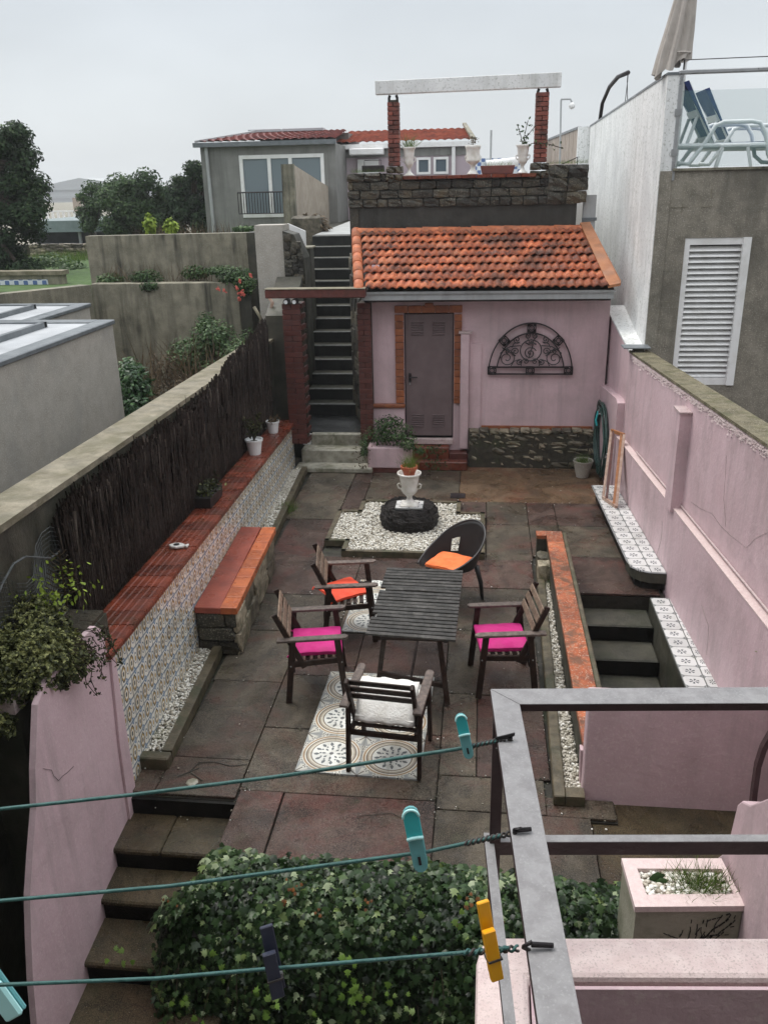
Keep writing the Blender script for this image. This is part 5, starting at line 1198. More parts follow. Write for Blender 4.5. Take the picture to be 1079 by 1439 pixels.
# ================================================================== FURNITURE
GCH = 'wooden armchairs around the slatted table'
def armchair(label, loc, rz, back='wood_pale'):
    """faces local +Y; origin between the feet"""
    e = thing('wooden_armchair', label, 'chair', loc, rz, GCH); W = .285
    for s in (-1, 1):
        MB().bar((s*W, .26, 0), (s*W, .20, .63), .032, .055, up=(0, 1, 0)).build('leg', M['wood'], e, world=False, bevel=.004)
        MB().bar((s*W, -.26, 0), (s*W, -.19, .63), .032, .055, up=(0, 1, 0)).build('leg', M['wood'], e, world=False, bevel=.004)
        MB().bar((s*(W-.033), -.10, .34), (s*(W-.033), -.34, .885), .028, .05, up=(0, 1, 0)).build('back_post', M['wood'], e, world=False, bevel=.004)
        ar = MB(); ar.prism([(s*W-.035, -.33, .632), (s*W+.035, -.33, .632), (s*W+.038, .1, .632), (s*W+.034, .27, .632), (s*W+.01, .30, .632), (s*W-.02, .30, .632), (s*W-.036, .27, .632)], (0, 0, .024))
        ar.build('armrest', M['wood_arm'], e, world=False, bevel=.004)
        MB().bar((s*(W-.03), -.24, .375), (s*(W-.03), .25, .40), .025, .055).build('seat_rail', M['wood'], e, world=False, bevel=.003)
        for yy_, zz_ in ((.235, .40), (-.22, .385)): MB().tube([(s*(W+.016), yy_, zz_), (s*(W+.021), yy_, zz_)], .007, 8).build('bolt', M['steel'], e, world=False)
    MB().bar((-W, .215, .39), (W, .215, .39), .025, .05).build('stretcher', M['wood'], e, world=False, bevel=.003)
    MB().bar((-W, -.2, .33), (W, -.2, .33), .025, .045).build('stretcher', M['wood'], e, world=False, bevel=.003)
    for k in range(7):
        y = -.2+.066*k; MB().box((-W+.04, y-.021, .402+.004*k), (W-.04, y+.021, .418+.004*k), cham=.003).build('seat_slat', M['wood'], e, world=False)
    for z, h in ((.845, .055), (.765, .06), (.685, .06)):
        y = -.10-.24*(z-.34)/.545+.028; x = W-.02
        MB().bar((-x, y, z), (x, y, z), .014, h, up=(0, -.4, .9)).build('back_slat', M[back], e, world=False, bevel=.003)
    return e
def cushion(name, label, m, loc, rz, w, d, h, ties=True, droop=0, cat='cushion', diamond=False):
    e = thing(name, label, cat, loc, rz)
    bm = bmesh.new(); bmesh.ops.create_cube(bm, size=1); bmesh.ops.subdivide_edges(bm, edges=bm.edges[:], cuts=11, use_grid_fill=True)
    for v in bm.verts:
        c = v.co; x, y, z = c.x*2, c.y*2, c.z*2; ed = max(abs(x), abs(y)); cr = min(abs(x), abs(y))
        puff = (1-ed**6)*.35+.65; pin = 1-.035*(1-cr**2)*ed**4
        zz = z*h/2*puff+.012*mn.noise(Vector((x*1.6+w, y*1.6, 3.1))) + .005*mn.noise(Vector((x*6, y*6, 1)))
        xx, yy2 = x*w/2*pin, y*d/2*pin
        zz += .011*mn.noise(Vector((x*4+w*9, y*2.2, 5)))*(1 if z > 0 else 0)
        if droop: zz -= droop*max(0, (yy2/d*2-.2))**2
        v.co = Vector((xx, yy2, zz+h/2))
    me = bpy.data.meshes.new('pad'); bm.to_mesh(me); bm.free(); me.materials.append(m); me.shade_smooth()
    o = link('pad', me, e); md = o.modifiers.new('sub', 'SUBSURF'); md.levels = md.render_levels = 1
    if ties:
        for s in (-1, 1): MB().tube([(s*w*.46, -d*.47, h*.4), (s*w*.5, -d*.56, h*.5), (s*w*.47, -d*.6, h*.1)], .009, 6).build('tie', m, e, world=False)
    # welt seam around the edge
    MB().tube([(sx*w/2*.985, sy*d/2*.985, h*.5) for sx, sy in ((-1, -1), (1, -1), (1, 1), (-1, 1))], .004, 5, closed=True).build('seam', m, e, world=False)
    return e
def loc2(c, rz, dx, dy, z): a = Matrix.Rotation(rz, 3, 'Z') @ Vector((dx, dy, 0)); return (c[0]+a.x, c[1]+a.y, z)
cF, rF = (-.675, 5.74, 0.012), R(-6); cL1, rL1 = (-1.47, 6.76, 0), R(-79); cL2, rL2 = (-1.32, 7.83, 0), R(-81); cR_, rR = (.25, 6.96, 0), R(98)
armchair('dark wooden armchair with cream cushion seen from behind on the large tile panel', cF, rF, 'wood')
armchair('wooden armchair with magenta cushion left of the table', cL1, rL1)
armchair('wooden armchair with coral cushion at the far left corner of the table', cL2, rL2)
armchair('wooden armchair with magenta cushion right of the table', cR_, rR)
cushion('seat_cushion', 'magenta seat cushion on the armchair left of the table', M['fabric_pink'], loc2(cL1, rL1, 0, .02, .43), rL1, .47, .45, .055)
cushion('seat_cushion', 'magenta seat cushion on the armchair right of the table', M['fabric_pink'], loc2(cR_, rR, 0, .02, .43), rR, .47, .45, .055, ties=False)
cushion('seat_cushion', 'coral seat cushion turned askew on the far left armchair', M['fabric_coral'], loc2(cL2, rL2, -.03, -.06, .43), rL2+R(28), .42, .42, .045)
# cream cushion: seat and rolled back pad seen through the slats
cushion('cream_cushion', 'thick cream cushion on the armchair facing the near end of the table', M['fabric_white'], loc2(cF, rF, 0, .03, .43), rF, .48, .47, .085, ties=False)
e = thing('cream_back_pad', 'cream back pad slumped against the slats of the near armchair', 'cushion', loc2(cF, rF, 0, -.075, .475), rF)
bm = bmesh.new(); bmesh.ops.create_cube(bm, size=1); bmesh.ops.subdivide_edges(bm, edges=bm.edges[:], cuts=9, use_grid_fill=True)
for v in bm.verts:
    x, y, z = [q*2 for q in v.co]; ed = max(abs(x), abs(z)); v.co = Vector((x*.235, y*.06*(1-.45*ed**4)+z*.11, z*.12*(1-.05*abs(x)**3)+.1+.008*math.sin(x*22)*(abs(z))))
me = bpy.data.meshes.new('pad'); bm.to_mesh(me); bm.free(); me.materials.append(M['fabric_white']); me.shade_smooth(); link('pad', me, e)

# slatted table
e = thing('slatted_table', 'weathered dark slatted wooden table among the armchairs', 'table', (-.54, 7.1, 0))
tl = [(-.95, 6.42), (-.17, 6.36), (-.14, 7.79), (-.91, 7.81)]
n = 21
for k in range(n):
    t = (k+.5)/n; a = Vector((*tl[0], 0)).lerp(Vector((*tl[3], 0)), t); b = Vector((*tl[1], 0)).lerp(Vector((*tl[2], 0)), t); a.z = b.z = .735+rnd.uniform(-.002, .003)
    if k in (5, 13): a.x += rnd.uniform(.02, .06)
    if k == 13:
        mid = a.lerp(b, .45); mid.y += .02; MB().bar(a, mid, .046, .02).bar(mid, b, .046, .02).build('slat', M['wood_grey'], e); continue
    dy = -.012 if k == 14 else 0; a.y += dy
    MB().bar(a, b, .049, .02).build('slat', M['wood_grey'], e, bevel=.003)
for x in (-.84, -.26): MB().bar((x, 6.47, .69), (x+.02, 7.73, .69), .03, .07).build('apron', M['wood'], e)
for y in (6.5, 7.68): MB().bar((-.86, y, .69), (-.24, y, .69), .03, .07).build('apron', M['wood'], e)
for x0, x1 in ((-.80, -.9), (-.33, -.24)):
    for y0_, y1_ in ((6.62, 6.5 if x0 > -.5 else 6.84), (7.6, 7.68)): MB().bar((x0, y0_, .69), (x1, y1_, 0.012), .045, .05, up=(0, 1, 0)).build('leg', M['wood'], e, bevel=.004)
MB().bar((-.88, 6.72, .17), (-.26, 6.55, .17), .025, .045).build('stretcher', M['wood'], e)
MB().bar((-.58, 6.62, .17), (-.56, 7.66, .2), .02, .03).build('stretcher', M['wood'], e); MB().bar((-.86, 7.66, .19), (-.26, 7.66, .19), .025, .045).build('stretcher', M['wood'], e)

# black plastic tub chair
cB, rB = (-.27, 8.62, 0), R(134)
e = thing('tub_chair', 'black moulded plastic tub chair with orange cushion at the far end of the table', 'chair', cB, rB)
# shell: swept rim around the back, faces local +Y
V, Fs = [], []; NU, NV = 33, 10
def shell(t, s, off=0):
    """t in -1..1 round from front-left arm over the back to front-right arm; s 0 seat edge .. 1 rim"""
    a = -math.pi/2 + t*math.pi*.80; rx, ry = .25+.055*s, .25+.055*s
    k = max(0, math.cos(t*math.pi*.5)); rim = .47+.0+.37*(k**1.7) if abs(t) < .98 else .47
    z = .43+(rim-.43)*s + .0; x = (rx+off)*math.cos(a)*1.0; y = (ry+off)*math.sin(a)-.0-.06*s*k
    if abs(t) > .62: y = y+(abs(t)-.62)*.25
    return (x, y, z)
for off in (0, .014):
    for i in range(NU):
        for j in range(NV): V.append(shell(-1+2*i/(NU-1), j/(NV-1), off))
def q_(o, i, j): return o*NU*NV+i*NV+j
hole = lambda i, j: any(abs(i-c) <= w and 1 <= j < jt for c, w, jt in ((20.5, .6, 5),))
for i in range(NU-1):
    for j in range(NV-1):
        if hole(i, j): continue
        Fs.append((q_(0, i, j), q_(0, i, j+1), q_(0, i+1, j+1), q_(0, i+1, j))); Fs.append((q_(1, i, j), q_(1, i+1, j), q_(1, i+1, j+1), q_(1, i, j+1)))
for i in range(NU-1): Fs.append((q_(0, i, NV-1), q_(1, i, NV-1), q_(1, i+1, NV-1), q_(0, i+1, NV-1)))
for i in (0, NU-1):
    for j in range(NV-1): Fs.append((q_(0, i, j), q_(1, i, j), q_(1, i, j+1), q_(0, i, j+1)))
me = bpy.data.meshes.new('shell'); me.from_pydata(V, [], Fs); me.materials.append(M['black_plastic']); me.shade_smooth(); link('shell', me, e)
mb = MB(); mb.tube([shell(-1+2*i/40, 1, .007) for i in range(41)], .013, 6); mb.build('rim', M['black_plastic'], e, smooth=True, world=False)
mb = MB().lathe([(.001, .39), (.2, .395), (.255, .42), (.262, .435), (.24, .44), (.001, .425)], 28); mb.build('seat', M['black_plastic'], e, smooth=True, world=False)
for sx, sy in ((-1, 1), (1, 1), (-1, -1), (1, -1)): MB().tube([(sx*.2, sy*.17, .42), (sx*.225, sy*.22, .2), (sx*.235, sy*.235, 0)], [.03, .025, .018], 8).build('leg', M['black_plastic'], e, world=False, smooth=True)
cushion('seat_cushion', 'bright orange seat cushion in the black tub chair', M['fabric_orange'], loc2(cB, rB, 0, .05, .435), rB+R(20), .40, .40, .06)

# pots on the coping
def potplant(name, label, y, uoff, r, h, leafm, shape, nl, size, hh, m='plastic_white', seed=1, cat='pot', g='white pots on the left wall coping'):
    x = ux(uoff, y); z = zcop(y)
    e = thing(name, label, cat, (x, y, z), 0, g)
    MB().lathe([(r*.68, 0), (r*.72, .006), (r*.95, h*.86), (r*1.06, h*.87), (r*1.08, h), (r*.95, h), (r*.9, h*.88), (.001, h*.86)], 20).build('pot', M[m], e, smooth=False, world=False)
    MB().lathe([(.001, h*.865), (r*.9, h*.87)], 16).build('soil', M['ground'], e, world=False)
    return e, (x, y, z+h*.86)
e, c = potplant('white_pot', 'smaller white plastic pot at the far end of the left coping by the brick pillar', 12.35, -3.2, .1, .19, None, None, 0, 0, 0)
P = [(c[0]+NR.normal(0, .05), c[1]+NR.normal(0, .05), c[2]+abs(NR.normal(0, .04))) for _ in range(70)]
o = leaves('low_plant', P, NR.normal(size=(70, 3)), .05, 'oval', M['dry'], None, 2); shift(o, c); tag(o, 'low brown plant in the farthest white pot', 'plant')
e, c = potplant('white_pot', 'larger white plastic pot holding a leggy succulent in front of the mint painted strip', 11.0, -3.2, .115, .22, None, None, 0, 0, 0)
ev = thing('leggy_succulent', 'leggy dark succulent with whorled stems in the larger white pot', 'plant', c)
mb = MB(); P = []
for k in range(7):
    a = k*.9; top = Vector((c[0]+.12*math.cos(a), c[1]+.12*math.sin(a), c[2]+NR.uniform(.2, .42))); mb.tube([c, Vector(c).lerp(top, .5)+Vector((.02, 0, .03)), top], .006, 5)
    for _ in range(26):
        t = NR.uniform(.3, 1); q = Vector(c).lerp(top, t); P.append((q.x+NR.normal(0, .03), q.y+NR.normal(0, .03), q.z+NR.normal(0, .015)))
mb.build('stem', M['dry'], ev); leaves('foliage', P, NR.normal(size=(len(P), 3)), .05, 'quad', M['succ'], ev, 5)
y = 8.75; x = ux(-3.25, y); z = zcop(y)
e = thing('black_trough', 'black plastic trough with grey green sprouts halfway along the left coping', 'planter', (x, y, z))
MB().prism([(x-.085, y-.22, z), (x+.085, y-.22, z), (x+.1, y-.24, z+.14), (x-.1, y-.24, z+.14)], (0, .46, 0)).build('trough', M['black_plastic'], e, bevel=.005)
P = [(x+NR.normal(0, .06), y+NR.uniform(-.22, .22), z+.14+abs(NR.normal(0, .05))) for _ in range(260)]; o = leaves('trough_sprouts', P, NR.normal(size=(260, 3)), .05, 'quad', M['succ'], None, 3); shift(o, (x, y, z+.14)); tag(o, 'grey green sprouts in the black trough on the coping', 'plant', kind='stuff')
y = 7.28; x = ux(-3.17, y); z = zcop(y)
e = thing('fish_dish', 'small white fish shaped dish lying on the red coping', 'dish', (x, y, z))
MB().prism([(-.09, 0, .01), (-.05, -.045, .01), (.0, -.055, .01), (.05, -.03, .01), (.075, -.01, .01), (.105, -.04, .012), (.105, .04, .012), (.075, .01, .01), (.05, .035, .01), (0, .055, .01), (-.05, .045, .01)], (0, 0, .025)).build('body', M['urn'], e, world=False, bevel=.008, seg=2)
MB().lathe([(.001, .036), (.028, .037), (.03, .037)], 12, (-.01, 0, 0)).build('hollow', M['iron'], e, world=False)
for k, (px_, py_, s) in enumerate(((405, 718, 4), (222, 1040, 5), (318, 940, 6), (497, 716, 3), (850, 690, 6), (340, 805, 3))):
    c = ZP(px_, py_, .01); n = (150, 130, 40, 20, 60, 8)[k]
    P = np.array([(c.x+NR.normal(0, .06), c.y+NR.normal(0, .05), .0) for _ in range(n)])
    o = blades('weed_tuft', P, (.2, .12, .05, .05, .06, .05)[k], M['grass'], s, lean=.7); shift(o, (c.x, c.y, 0)); tag(o, ('grassy weed tuft on the left kerb beyond the bench', 'green weeds at the near end of the left pebble strip', 'small weeds beside the near foot of the bench', 'tiny weed by the island edging', 'weeds at the far end of the tiled seat', 'tiny weed sprouting near the back of the bench')[k], 'weed')

# ================================================================== NEAR LEFT: parapet, planter, succulent
pw = [(5.18, 1.18), (5.12, 1.25), (5.09, 1.45), (5.0, 1.53), (4.75, 1.56), (4.2, 1.56), (4.08, 1.5), (3.92, 1.16), (3.84, .92), (3.72, .72), (3.6, .5), (3.52, .25), (3.45, .0), (3.4, -.25), (3.25, -.9), (3.1, -1.7), (5.18, -1.7)]
e = tag(struct(wallrun('stair_parapet', pw, -3.04, -.04, M['pink'])), 'sloping pink rendered parapet beside the garden steps at the near left', 'wall')
o = wallrun('edge_strip', [(5.2, -.9), (5.2, 1.16), (5.13, 1.2), (5.05, .5), (5.02, -.3), (4.9, -.9)], -3.02, -.018, M['pink'], e)
mb = MB(); cp_ = [UPn(x, y, -3.036) for x, y in ((61, 1080), (73, 1082), (76, 1090), (83, 1097), (88, 1091), (96, 1085), (104, 1077))]
for a, b in zip(cp_, cp_[1:]): mb.bar(a, b, .0022, .0018)
mb.build('crack', M['joint'], e)
pb = struct(MB().box((-4.2, 4.1, -1.7), (ux(-3.18, 4.3), 5.4, 1.42)).build('corner_planter', M['conc_dark'])); tag(pb, 'tall dark mossy planter behind the pink stair parapet', 'planter')
MB().box((-4.2, 4.08, 1.42), (ux(-3.185, 4.3), 4.2, 1.5)).build('rim', M['pink_dirty'], pb)
MB().box((-4.19, 4.19, 1.421), (ux(-3.19, 4.3), 5.38, 1.45)).build('soil', M['ground'], pb)
struct(MB().box((-6.2, 2.0, -1.7), (-3.9, 4.0, .2)).build('side_passage_wall', M['conc_dark']))
e = thing('succulent_bush', 'big mounded succulent bush overflowing the dark corner planter', 'bush', (-2.95, 4.6, 1.5))
cl_ = [((-3.05, 4.45, 1.72), (.3, .35, .24)), ((-2.8, 4.42, 1.72), (.26, .32, .24)), ((-3.3, 4.3, 1.62), (.25, .3, .22)), ((-3.15, 4.15, 1.55), (.22, .2, .2)), ((-2.72, 4.6, 1.66), (.16, .3, .18)), ((-2.98, 4.75, 1.8), (.3, .3, .2)), ((-2.62, 4.62, 1.62), (.1, .22, .13)), ((-3.4, 4.25, 1.48), (.2, .2, .25)), ((-3.0, 4.1, 1.5), (.25, .13, .13))]
cl_ = [((c[0], c[1]-.05, c[2]-.14), r) for c, r in cl_]
Ps, Ns, Ts = [], [], []; r_ = np.random.RandomState(3)
for c, rad in cl_:   # rosettes: tight whorls of small leaves
    k = int(1150*(rad[0]*rad[1]+rad[1]*rad[2]+rad[0]*rad[2])/.2); C_, D_ = ell_pts(c, rad, k, r_, .6)
    for q, d in zip(C_, D_):
        if d[2] < -.6: continue
        ax = d+np.array((0, 0, .5)); ax /= np.linalg.norm(ax); tb2 = r_.uniform(-.15, .15)
        for m_ in range(8):
            v_ = r_.normal(size=3); v_ -= ax*v_.dot(ax); v_ /= np.linalg.norm(v_); lv = v_*.8+ax*.55
            Ps.append(q+lv*.013); Ns.append(np.cross(lv, np.cross(ax, lv))); Ts.append(np.clip(.4+.25*d[2]+tb2+r_.normal(0, .24)+.25*(lv@ax > .5), 0, 1))  # mound shading put into leaf colour: tops lighter, undersides darker
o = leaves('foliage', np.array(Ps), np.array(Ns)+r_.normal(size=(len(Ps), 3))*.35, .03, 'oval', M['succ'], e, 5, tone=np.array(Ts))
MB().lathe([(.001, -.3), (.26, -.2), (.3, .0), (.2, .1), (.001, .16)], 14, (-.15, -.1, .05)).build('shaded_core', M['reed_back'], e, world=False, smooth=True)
mb = MB(); P = []; T2 = []
for k in range(13):
    y = r_.uniform(4.4, 4.95); x = ux(-3.0, y)+r_.uniform(-.03, .04); z0 = 1.62; L_ = r_.uniform(.08, .42); pts = [(x-.1, y, z0)]
    for i in range(1, 6): pts.append((x+.02*i+r_.normal(0, .012), y+r_.normal(0, .02)+.02*i, z0-L_*(i/5)**1.3+.03))
    mb.tube(pts, .003, 4)
    for q in pts[2:]:
        for _ in range(7): P.append(np.array(q)+r_.normal(0, .015, 3))
mb.build('stem', M['dry'], e); leaves('trailing_leaves', P, r_.normal(size=(len(P), 3)), .028, 'oval', M['succ'], e, 6)
e = thing('spiky_seedling', 'dry herringbone branched sprig standing behind the succulent bush', 'plant', (-2.85, 4.95, 1.7))
mb = MB(); bs = Vector((-2.8, 4.95, 1.7)); mb.tube([bs, bs+Vector((.01, 0, .42))], .008, 5)
for k in range(9):
    z = .1+.035*k; l = .13-.009*k
    for s in (-1, 1): mb.tube([bs+Vector((0, 0, z)), bs+Vector((s*l*.6, 0, z+.02)), bs+Vector((s*l, 0, z+.05))], .005, 4)
mb.build('stem', M['dry'], e)
P = np.array([(-2.85+NR.normal(0, .12), 4.95+NR.normal(0, .1), 1.75+abs(NR.normal(0, .13))) for _ in range(150)])
o = leaves('climbing_weed_foliage', P, NR.normal(size=(150, 3)), .04, 'oval', M['yellow_leaf'], None, 7); shift(o, (-2.85, 4.95, 1.6)); tag(o, 'bright yellow green weed climbing between succulent bush and heather screen', 'weed', kind='stuff')

# ================================================================== IVY over the front wall
def ivypt(u, s, r_):
    """u along X, s 0..1 over the top edge and down; returns point and normal"""
    X = -2.02+3.02*u; bul = .08*math.sin(X*4.3)+.06*math.sin(X*9.1+1); prof = [(4.5, -.03), (4.42, .07), (4.22, .1), (4.04, -.02), (3.92, -.25), (3.84, -.58), (3.78, -.95), (3.74, -1.6)]
    t = s*(len(prof)-1); i = min(int(t), len(prof)-2); f = t-i
    y = prof[i][0]*(1-f)+prof[i+1][0]*f; z = prof[i][1]*(1-f)+prof[i+1][1]*f
    ny, nz = -(prof[i+1][1]-prof[i][1]), (prof[i+1][0]-prof[i][0]); n = np.array((0, ny*-1, -nz)); n = n/np.linalg.norm(n)
    n = np.array((0, -abs(ny), max(.15, -nz))); n /= np.linalg.norm(n)
    if X > .35: y = y + (X-.35)*.04; z -= (X-.35)*.18
    if X < -1.75: z -= (-1.75-X)*.9; n = n+np.array((-.8, 0, 0))
    if X < -1.78 and s < .3: y -= .25
    return np.array((X, y-bul*.6, z+bul*.35)), n
r_ = np.random.RandomState(2); P, Nn, T2 = [], [], []
for k in range(36000):
    u, s = r_.rand(), r_.rand()**.9
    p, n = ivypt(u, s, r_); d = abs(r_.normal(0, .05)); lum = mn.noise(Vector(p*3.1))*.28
    p = p + n*(.05-d*1.1)+r_.normal(0, .02, 3); P.append(p); Nn.append(n*1.1+np.array((0, -.1, .45))+r_.normal(0, .5, 3)); T2.append(np.clip(.44+lum*1.2-d*2.4+r_.normal(0, .26)+(.1 if s < .35 else 0), 0, .99))  # shade put into leaf tone: darker with depth, lighter over the crest
e = thing('ivy_mass', 'dense dark ivy tumbling over the front wall of the patio', 'ivy', (-.5, 4.2, -1))
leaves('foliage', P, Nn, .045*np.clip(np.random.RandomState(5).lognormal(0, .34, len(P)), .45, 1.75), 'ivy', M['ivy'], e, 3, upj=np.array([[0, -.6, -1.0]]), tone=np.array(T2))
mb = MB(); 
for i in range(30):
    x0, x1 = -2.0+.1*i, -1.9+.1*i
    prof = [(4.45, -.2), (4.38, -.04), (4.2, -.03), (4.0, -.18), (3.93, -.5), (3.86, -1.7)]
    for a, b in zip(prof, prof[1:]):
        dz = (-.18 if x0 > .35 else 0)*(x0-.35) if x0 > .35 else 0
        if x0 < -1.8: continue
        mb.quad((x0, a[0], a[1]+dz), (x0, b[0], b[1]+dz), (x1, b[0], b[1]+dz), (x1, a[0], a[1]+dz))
mb.build('shade_sheet', M['reed_back'], e)  # near-black sheet added behind the leaves to stand in for foliage shade
mb = MB(); P, Nn = [], []
for k in range(46):
    x = -2.05+3.0*r_.rand(); y0 = 3.86-.05*r_.rand(); z = r_.uniform(-.9, -.15); pts = [(x, y0+.06, z+.05)]; L_ = r_.uniform(.25, .7)
    for i in range(1, 9): pts.append((x+.03*math.sin(i*.8+k), y0-.05-.012*i, z-L_*i/8)); 
    mb.tube(pts, .0025, 4)
    for q in pts[1:]:
        for _ in range(2): P.append(np.array(q)+r_.normal(0, .018, 3)); Nn.append((r_.normal(0, .5), -1, .5+r_.normal(0, .3)))
mb.build('trailing_stem', M['dry'], e)['kind'] = 'stuff'; leaves('trailing_leaves', P, Nn, .038, 'ivy', M['ivy'], e, 14, upj=np.array([[0, -.3, -1.0]]), tone=np.clip(r_.normal(.72, .16, len(P)), 0, 1))
P, Nn = [], []
for (px_, py_, yy_, n_, sp) in ((500, 1395, 3.72, 34, .05), (495, 1340, 3.85, 10, .04), (590, 1290, 3.95, 8, .04), (370, 1400, 3.76, 26, .08), (265, 1430, 3.7, 30, .08), (175, 1340, 3.9, 12, .04), (560, 1400, 3.75, 16, .06), (815, 1340, 4.05, 20, .1), (640, 1280, 4.0, 10, .06), (450, 1430, 3.7, 18, .08), (300, 1350, 3.85, 10, .05)):
    c = YP(px_, py_, yy_-.02)
    for _ in range(n_): P.append((c.x+r_.normal(0, sp), c.y+r_.normal(0, .02)-.04, c.z+r_.normal(0, sp*1.6))); Nn.append((r_.normal(0, .4), -1, .6+r_.normal(0, .3)))
leaves('fresh_leaves', P[::2], Nn[::2], .046, 'ivy', M['ivy_bright'], e, 4)
P, Nn = [], []
for (px_, py_, n_) in ((413, 1236, 14), (662, 1262, 16), (400, 1262, 8), (520, 1265, 8), (455, 1280, 6), (236, 1265, 6), (660, 1290, 5), (700, 1300, 8)):
    c = YP(px_, py_, 4.05)
    for _ in range(n_): P.append((c.x+r_.normal(0, .04), c.y+r_.normal(0, .02)-.03, c.z+r_.normal(0, .03))); Nn.append((r_.normal(0, .4), -.6, .8))
leaves('dead_leaves', P[::2], Nn[::2], .028, 'ivy', M['ivy_rust'], e, 5)

# ================================================================== NEAR RIGHT: planter, curved parapet, iron bar
e = thing('gravel_planter', 'pink rimmed square planter with white pebbles and grass at the near right', 'planter', (1.25, 4.05, 0)); z1 = .5
o4 = [(.94, 3.84), (1.54, 3.9), (1.5, 4.25), (.92, 4.2)]; i4 = [(1.01, 3.93), (1.51, 3.98), (1.49, 4.17), (.99, 4.13)]
mb = MB(); [mb.quad((*o4[i], -1.0), (*o4[(i+1) % 4], -1.0), (*o4[(i+1) % 4], z1-.035), (*o4[i], z1-.035)) for i in range(4)]; mb.build('box', M['planter_front'], e)
mb = MB(); oo = [(1.22+(x-1.22)*1.035, 4.04+(y-4.04)*1.04) for x, y in o4]
for i in range(4):
    j = (i+1) % 4; A, B, C_, D_ = (*oo[i], z1), (*oo[j], z1), (*i4[j], z1), (*i4[i], z1); dn = lambda q, h=.04: (q[0], q[1], z1-h)
    mb.add([A, B, C_, D_, dn(A), dn(B), dn(C_, .1), dn(D_, .1)], [(0, 1, 2, 3), (4, 5, 1, 0), (3, 2, 6, 7), (4, 0, 3, 7), (1, 5, 6, 2)])
mb.build('rim', M['pink_cope'], e); MB().quad(*[(x, y, z1-.06) for x, y in i4]).build('soil', M['ground'], e)
mb = MB(); r_ = random.Random(12)
def vine(x, z, a, n, d=0):
    for i in range(n):
        a += r_.gauss(0, .16); L_ = .028; x2, z2 = x+math.cos(a)*L_, z+math.sin(a)*L_
        if not (.955 < x2 < 1.52 and -.6 < z2 < .45): return
        if r_.random() < .82: y = 3.838+(x-.94)*.1; mb.bar((x, y-.003, z), (x+math.cos(a)*L_*.85, y-.003+.0025, z+math.sin(a)*L_*.85), .004, r_.uniform(.002, .006))
        if d < 2 and r_.random() < .13: vine(x2, z2, a+r_.choice((-1, 1))*r_.uniform(.4, .9), int(n*.6), d+1)
        x, z = x2, z2
for k in range(6): vine(.97+.05*k, -.2+.06*k, .5+.13*k, 17)
o = mb.build('dried_vine', M['reed_back'], e); o['kind'] = 'stuff'
o = pebbles('planter_pebbles', fillpts(i4, 620, z1-.06, z1-.02, 3), .034, M['pebble'], 9); tag(o, 'white pebbles filling the near right square planter', 'pebbles')
P = np.array([(NR.normal(1.35, .09), NR.normal(4.05, .05), z1-.05) for _ in range(420)]); o = blades('planter_grass', P, .17, M['grass'], 6, lean=.8); shift(o, (1.33, 4.05, z1-.05)); tag(o, 'wispy grass growing among the pebbles of the near right planter', 'grass')
tag(shift(leaves('green_scrap', [(1.12, 4.05, z1-.01), (1.1, 4.07, z1)], [(0, -.8, .6), (.3, -.8, .5)], .12, 'oval', M['tree2'], None, 3), (1.12, 4.05, z1-.03)), 'dark green leaf standing among the pebbles in the square planter', 'leaf')
cw = [(4.42, -1.7), (4.42, .36), (4.3, .52), (4.24, .92), (4.18, 1.0), (4.05, 1.08), (3.8, 1.34), (3.3, 1.9), (2.6, 2.6), (2.6, -1.7)]
e = tag(struct(MB().prism([(1.545, y, z) for y, z in cw], (.14, 0, 0)).build('curved_parapet', M['pink'], bevel=.012, seg=2)), 'pink curved stair parapet at the far right of the foreground', 'wall')
e = thing('iron_handrail', 'dark curved iron handrail bar rising beside the curved pink parapet', 'handrail', (1.7, 4.3, 0))
pts = [YP(px_, py_, 4.35) for px_, py_ in ((1056, 1140), (1059, 1110), (1064, 1075), (1072, 1050), (1086, 1026), (1110, 1000), (1150, 980))]
mb = MB(); [mb.bar(a, b, .03, .045, up=(0, 1, 0)) for a, b in zip(pts, pts[1:])]; mb.build('bar', M['rail_side'], e)
MB().bar(pts[0], (pts[0].x, 4.35, -.3), .03, .045, up=(0, 1, 0)).build('post', M['rail_side'], e)
tag(shift(leaves('lone_grass', [UPn(1060, 915, 1.9)], [(0, -.6, .8)], .24, 'blade', M['grass'], None, 2, upj=np.array([[1.0, 0, .25]])), UPn(1060, 915, 1.9)), 'single pale grass blade sticking out before the pink boundary wall', 'leaf')

# ================================================================== BALCONY: parapet, rail, clothes lines
struct(MB().box((-9, -7, -1.7), (10, -.45, 9.5)).build('viewer_house_wall', M['grey_house']))
zt = 3.11
bp = tag(struct(MB().prism([(.012, 1.10, 1.9), (.02, 1.135, 1.9), (.045, 1.155, 1.9), (3.0, 1.42, 1.9), (3.0, 1.33, 1.9), (.1, 1.075, 1.9), (.085, -.44, 1.9), (.0, -.44, 1.9)], (0, 0, zt-1.9)).build('balcony_parapet', M['pink_cope'], bevel=.01, seg=2)), 'pink balcony parapet with whitish top under the steel rail', 'parapet')
MB().prism([(.103, 1.071, 1.9), (.087, -.43, 1.9), (.0871+.006, -.43, 1.9), (.109, 1.066, 1.9)], (0, 0, zt-1.908)).build('inner_render', M['pink'], bp)
MB().prism([(.109, 1.066, 1.9), (3.0, 1.324, 1.9), (3.0, 1.318, 1.9), (.115, 1.060, 1.9)], (0, 0, zt-1.908)).build('inner_render', M['pink'], bp)
struct(MB().box((.09, -.44, 1.85), (3.0, 1.2, 1.95)).build('balcony_floor', M['step_dark']))
rl_ = thing('steel_rail', 'grey topped square steel rail frame above the balcony parapet', 'railing', (.04, 1.2, 3.1)); ZR = 3.575
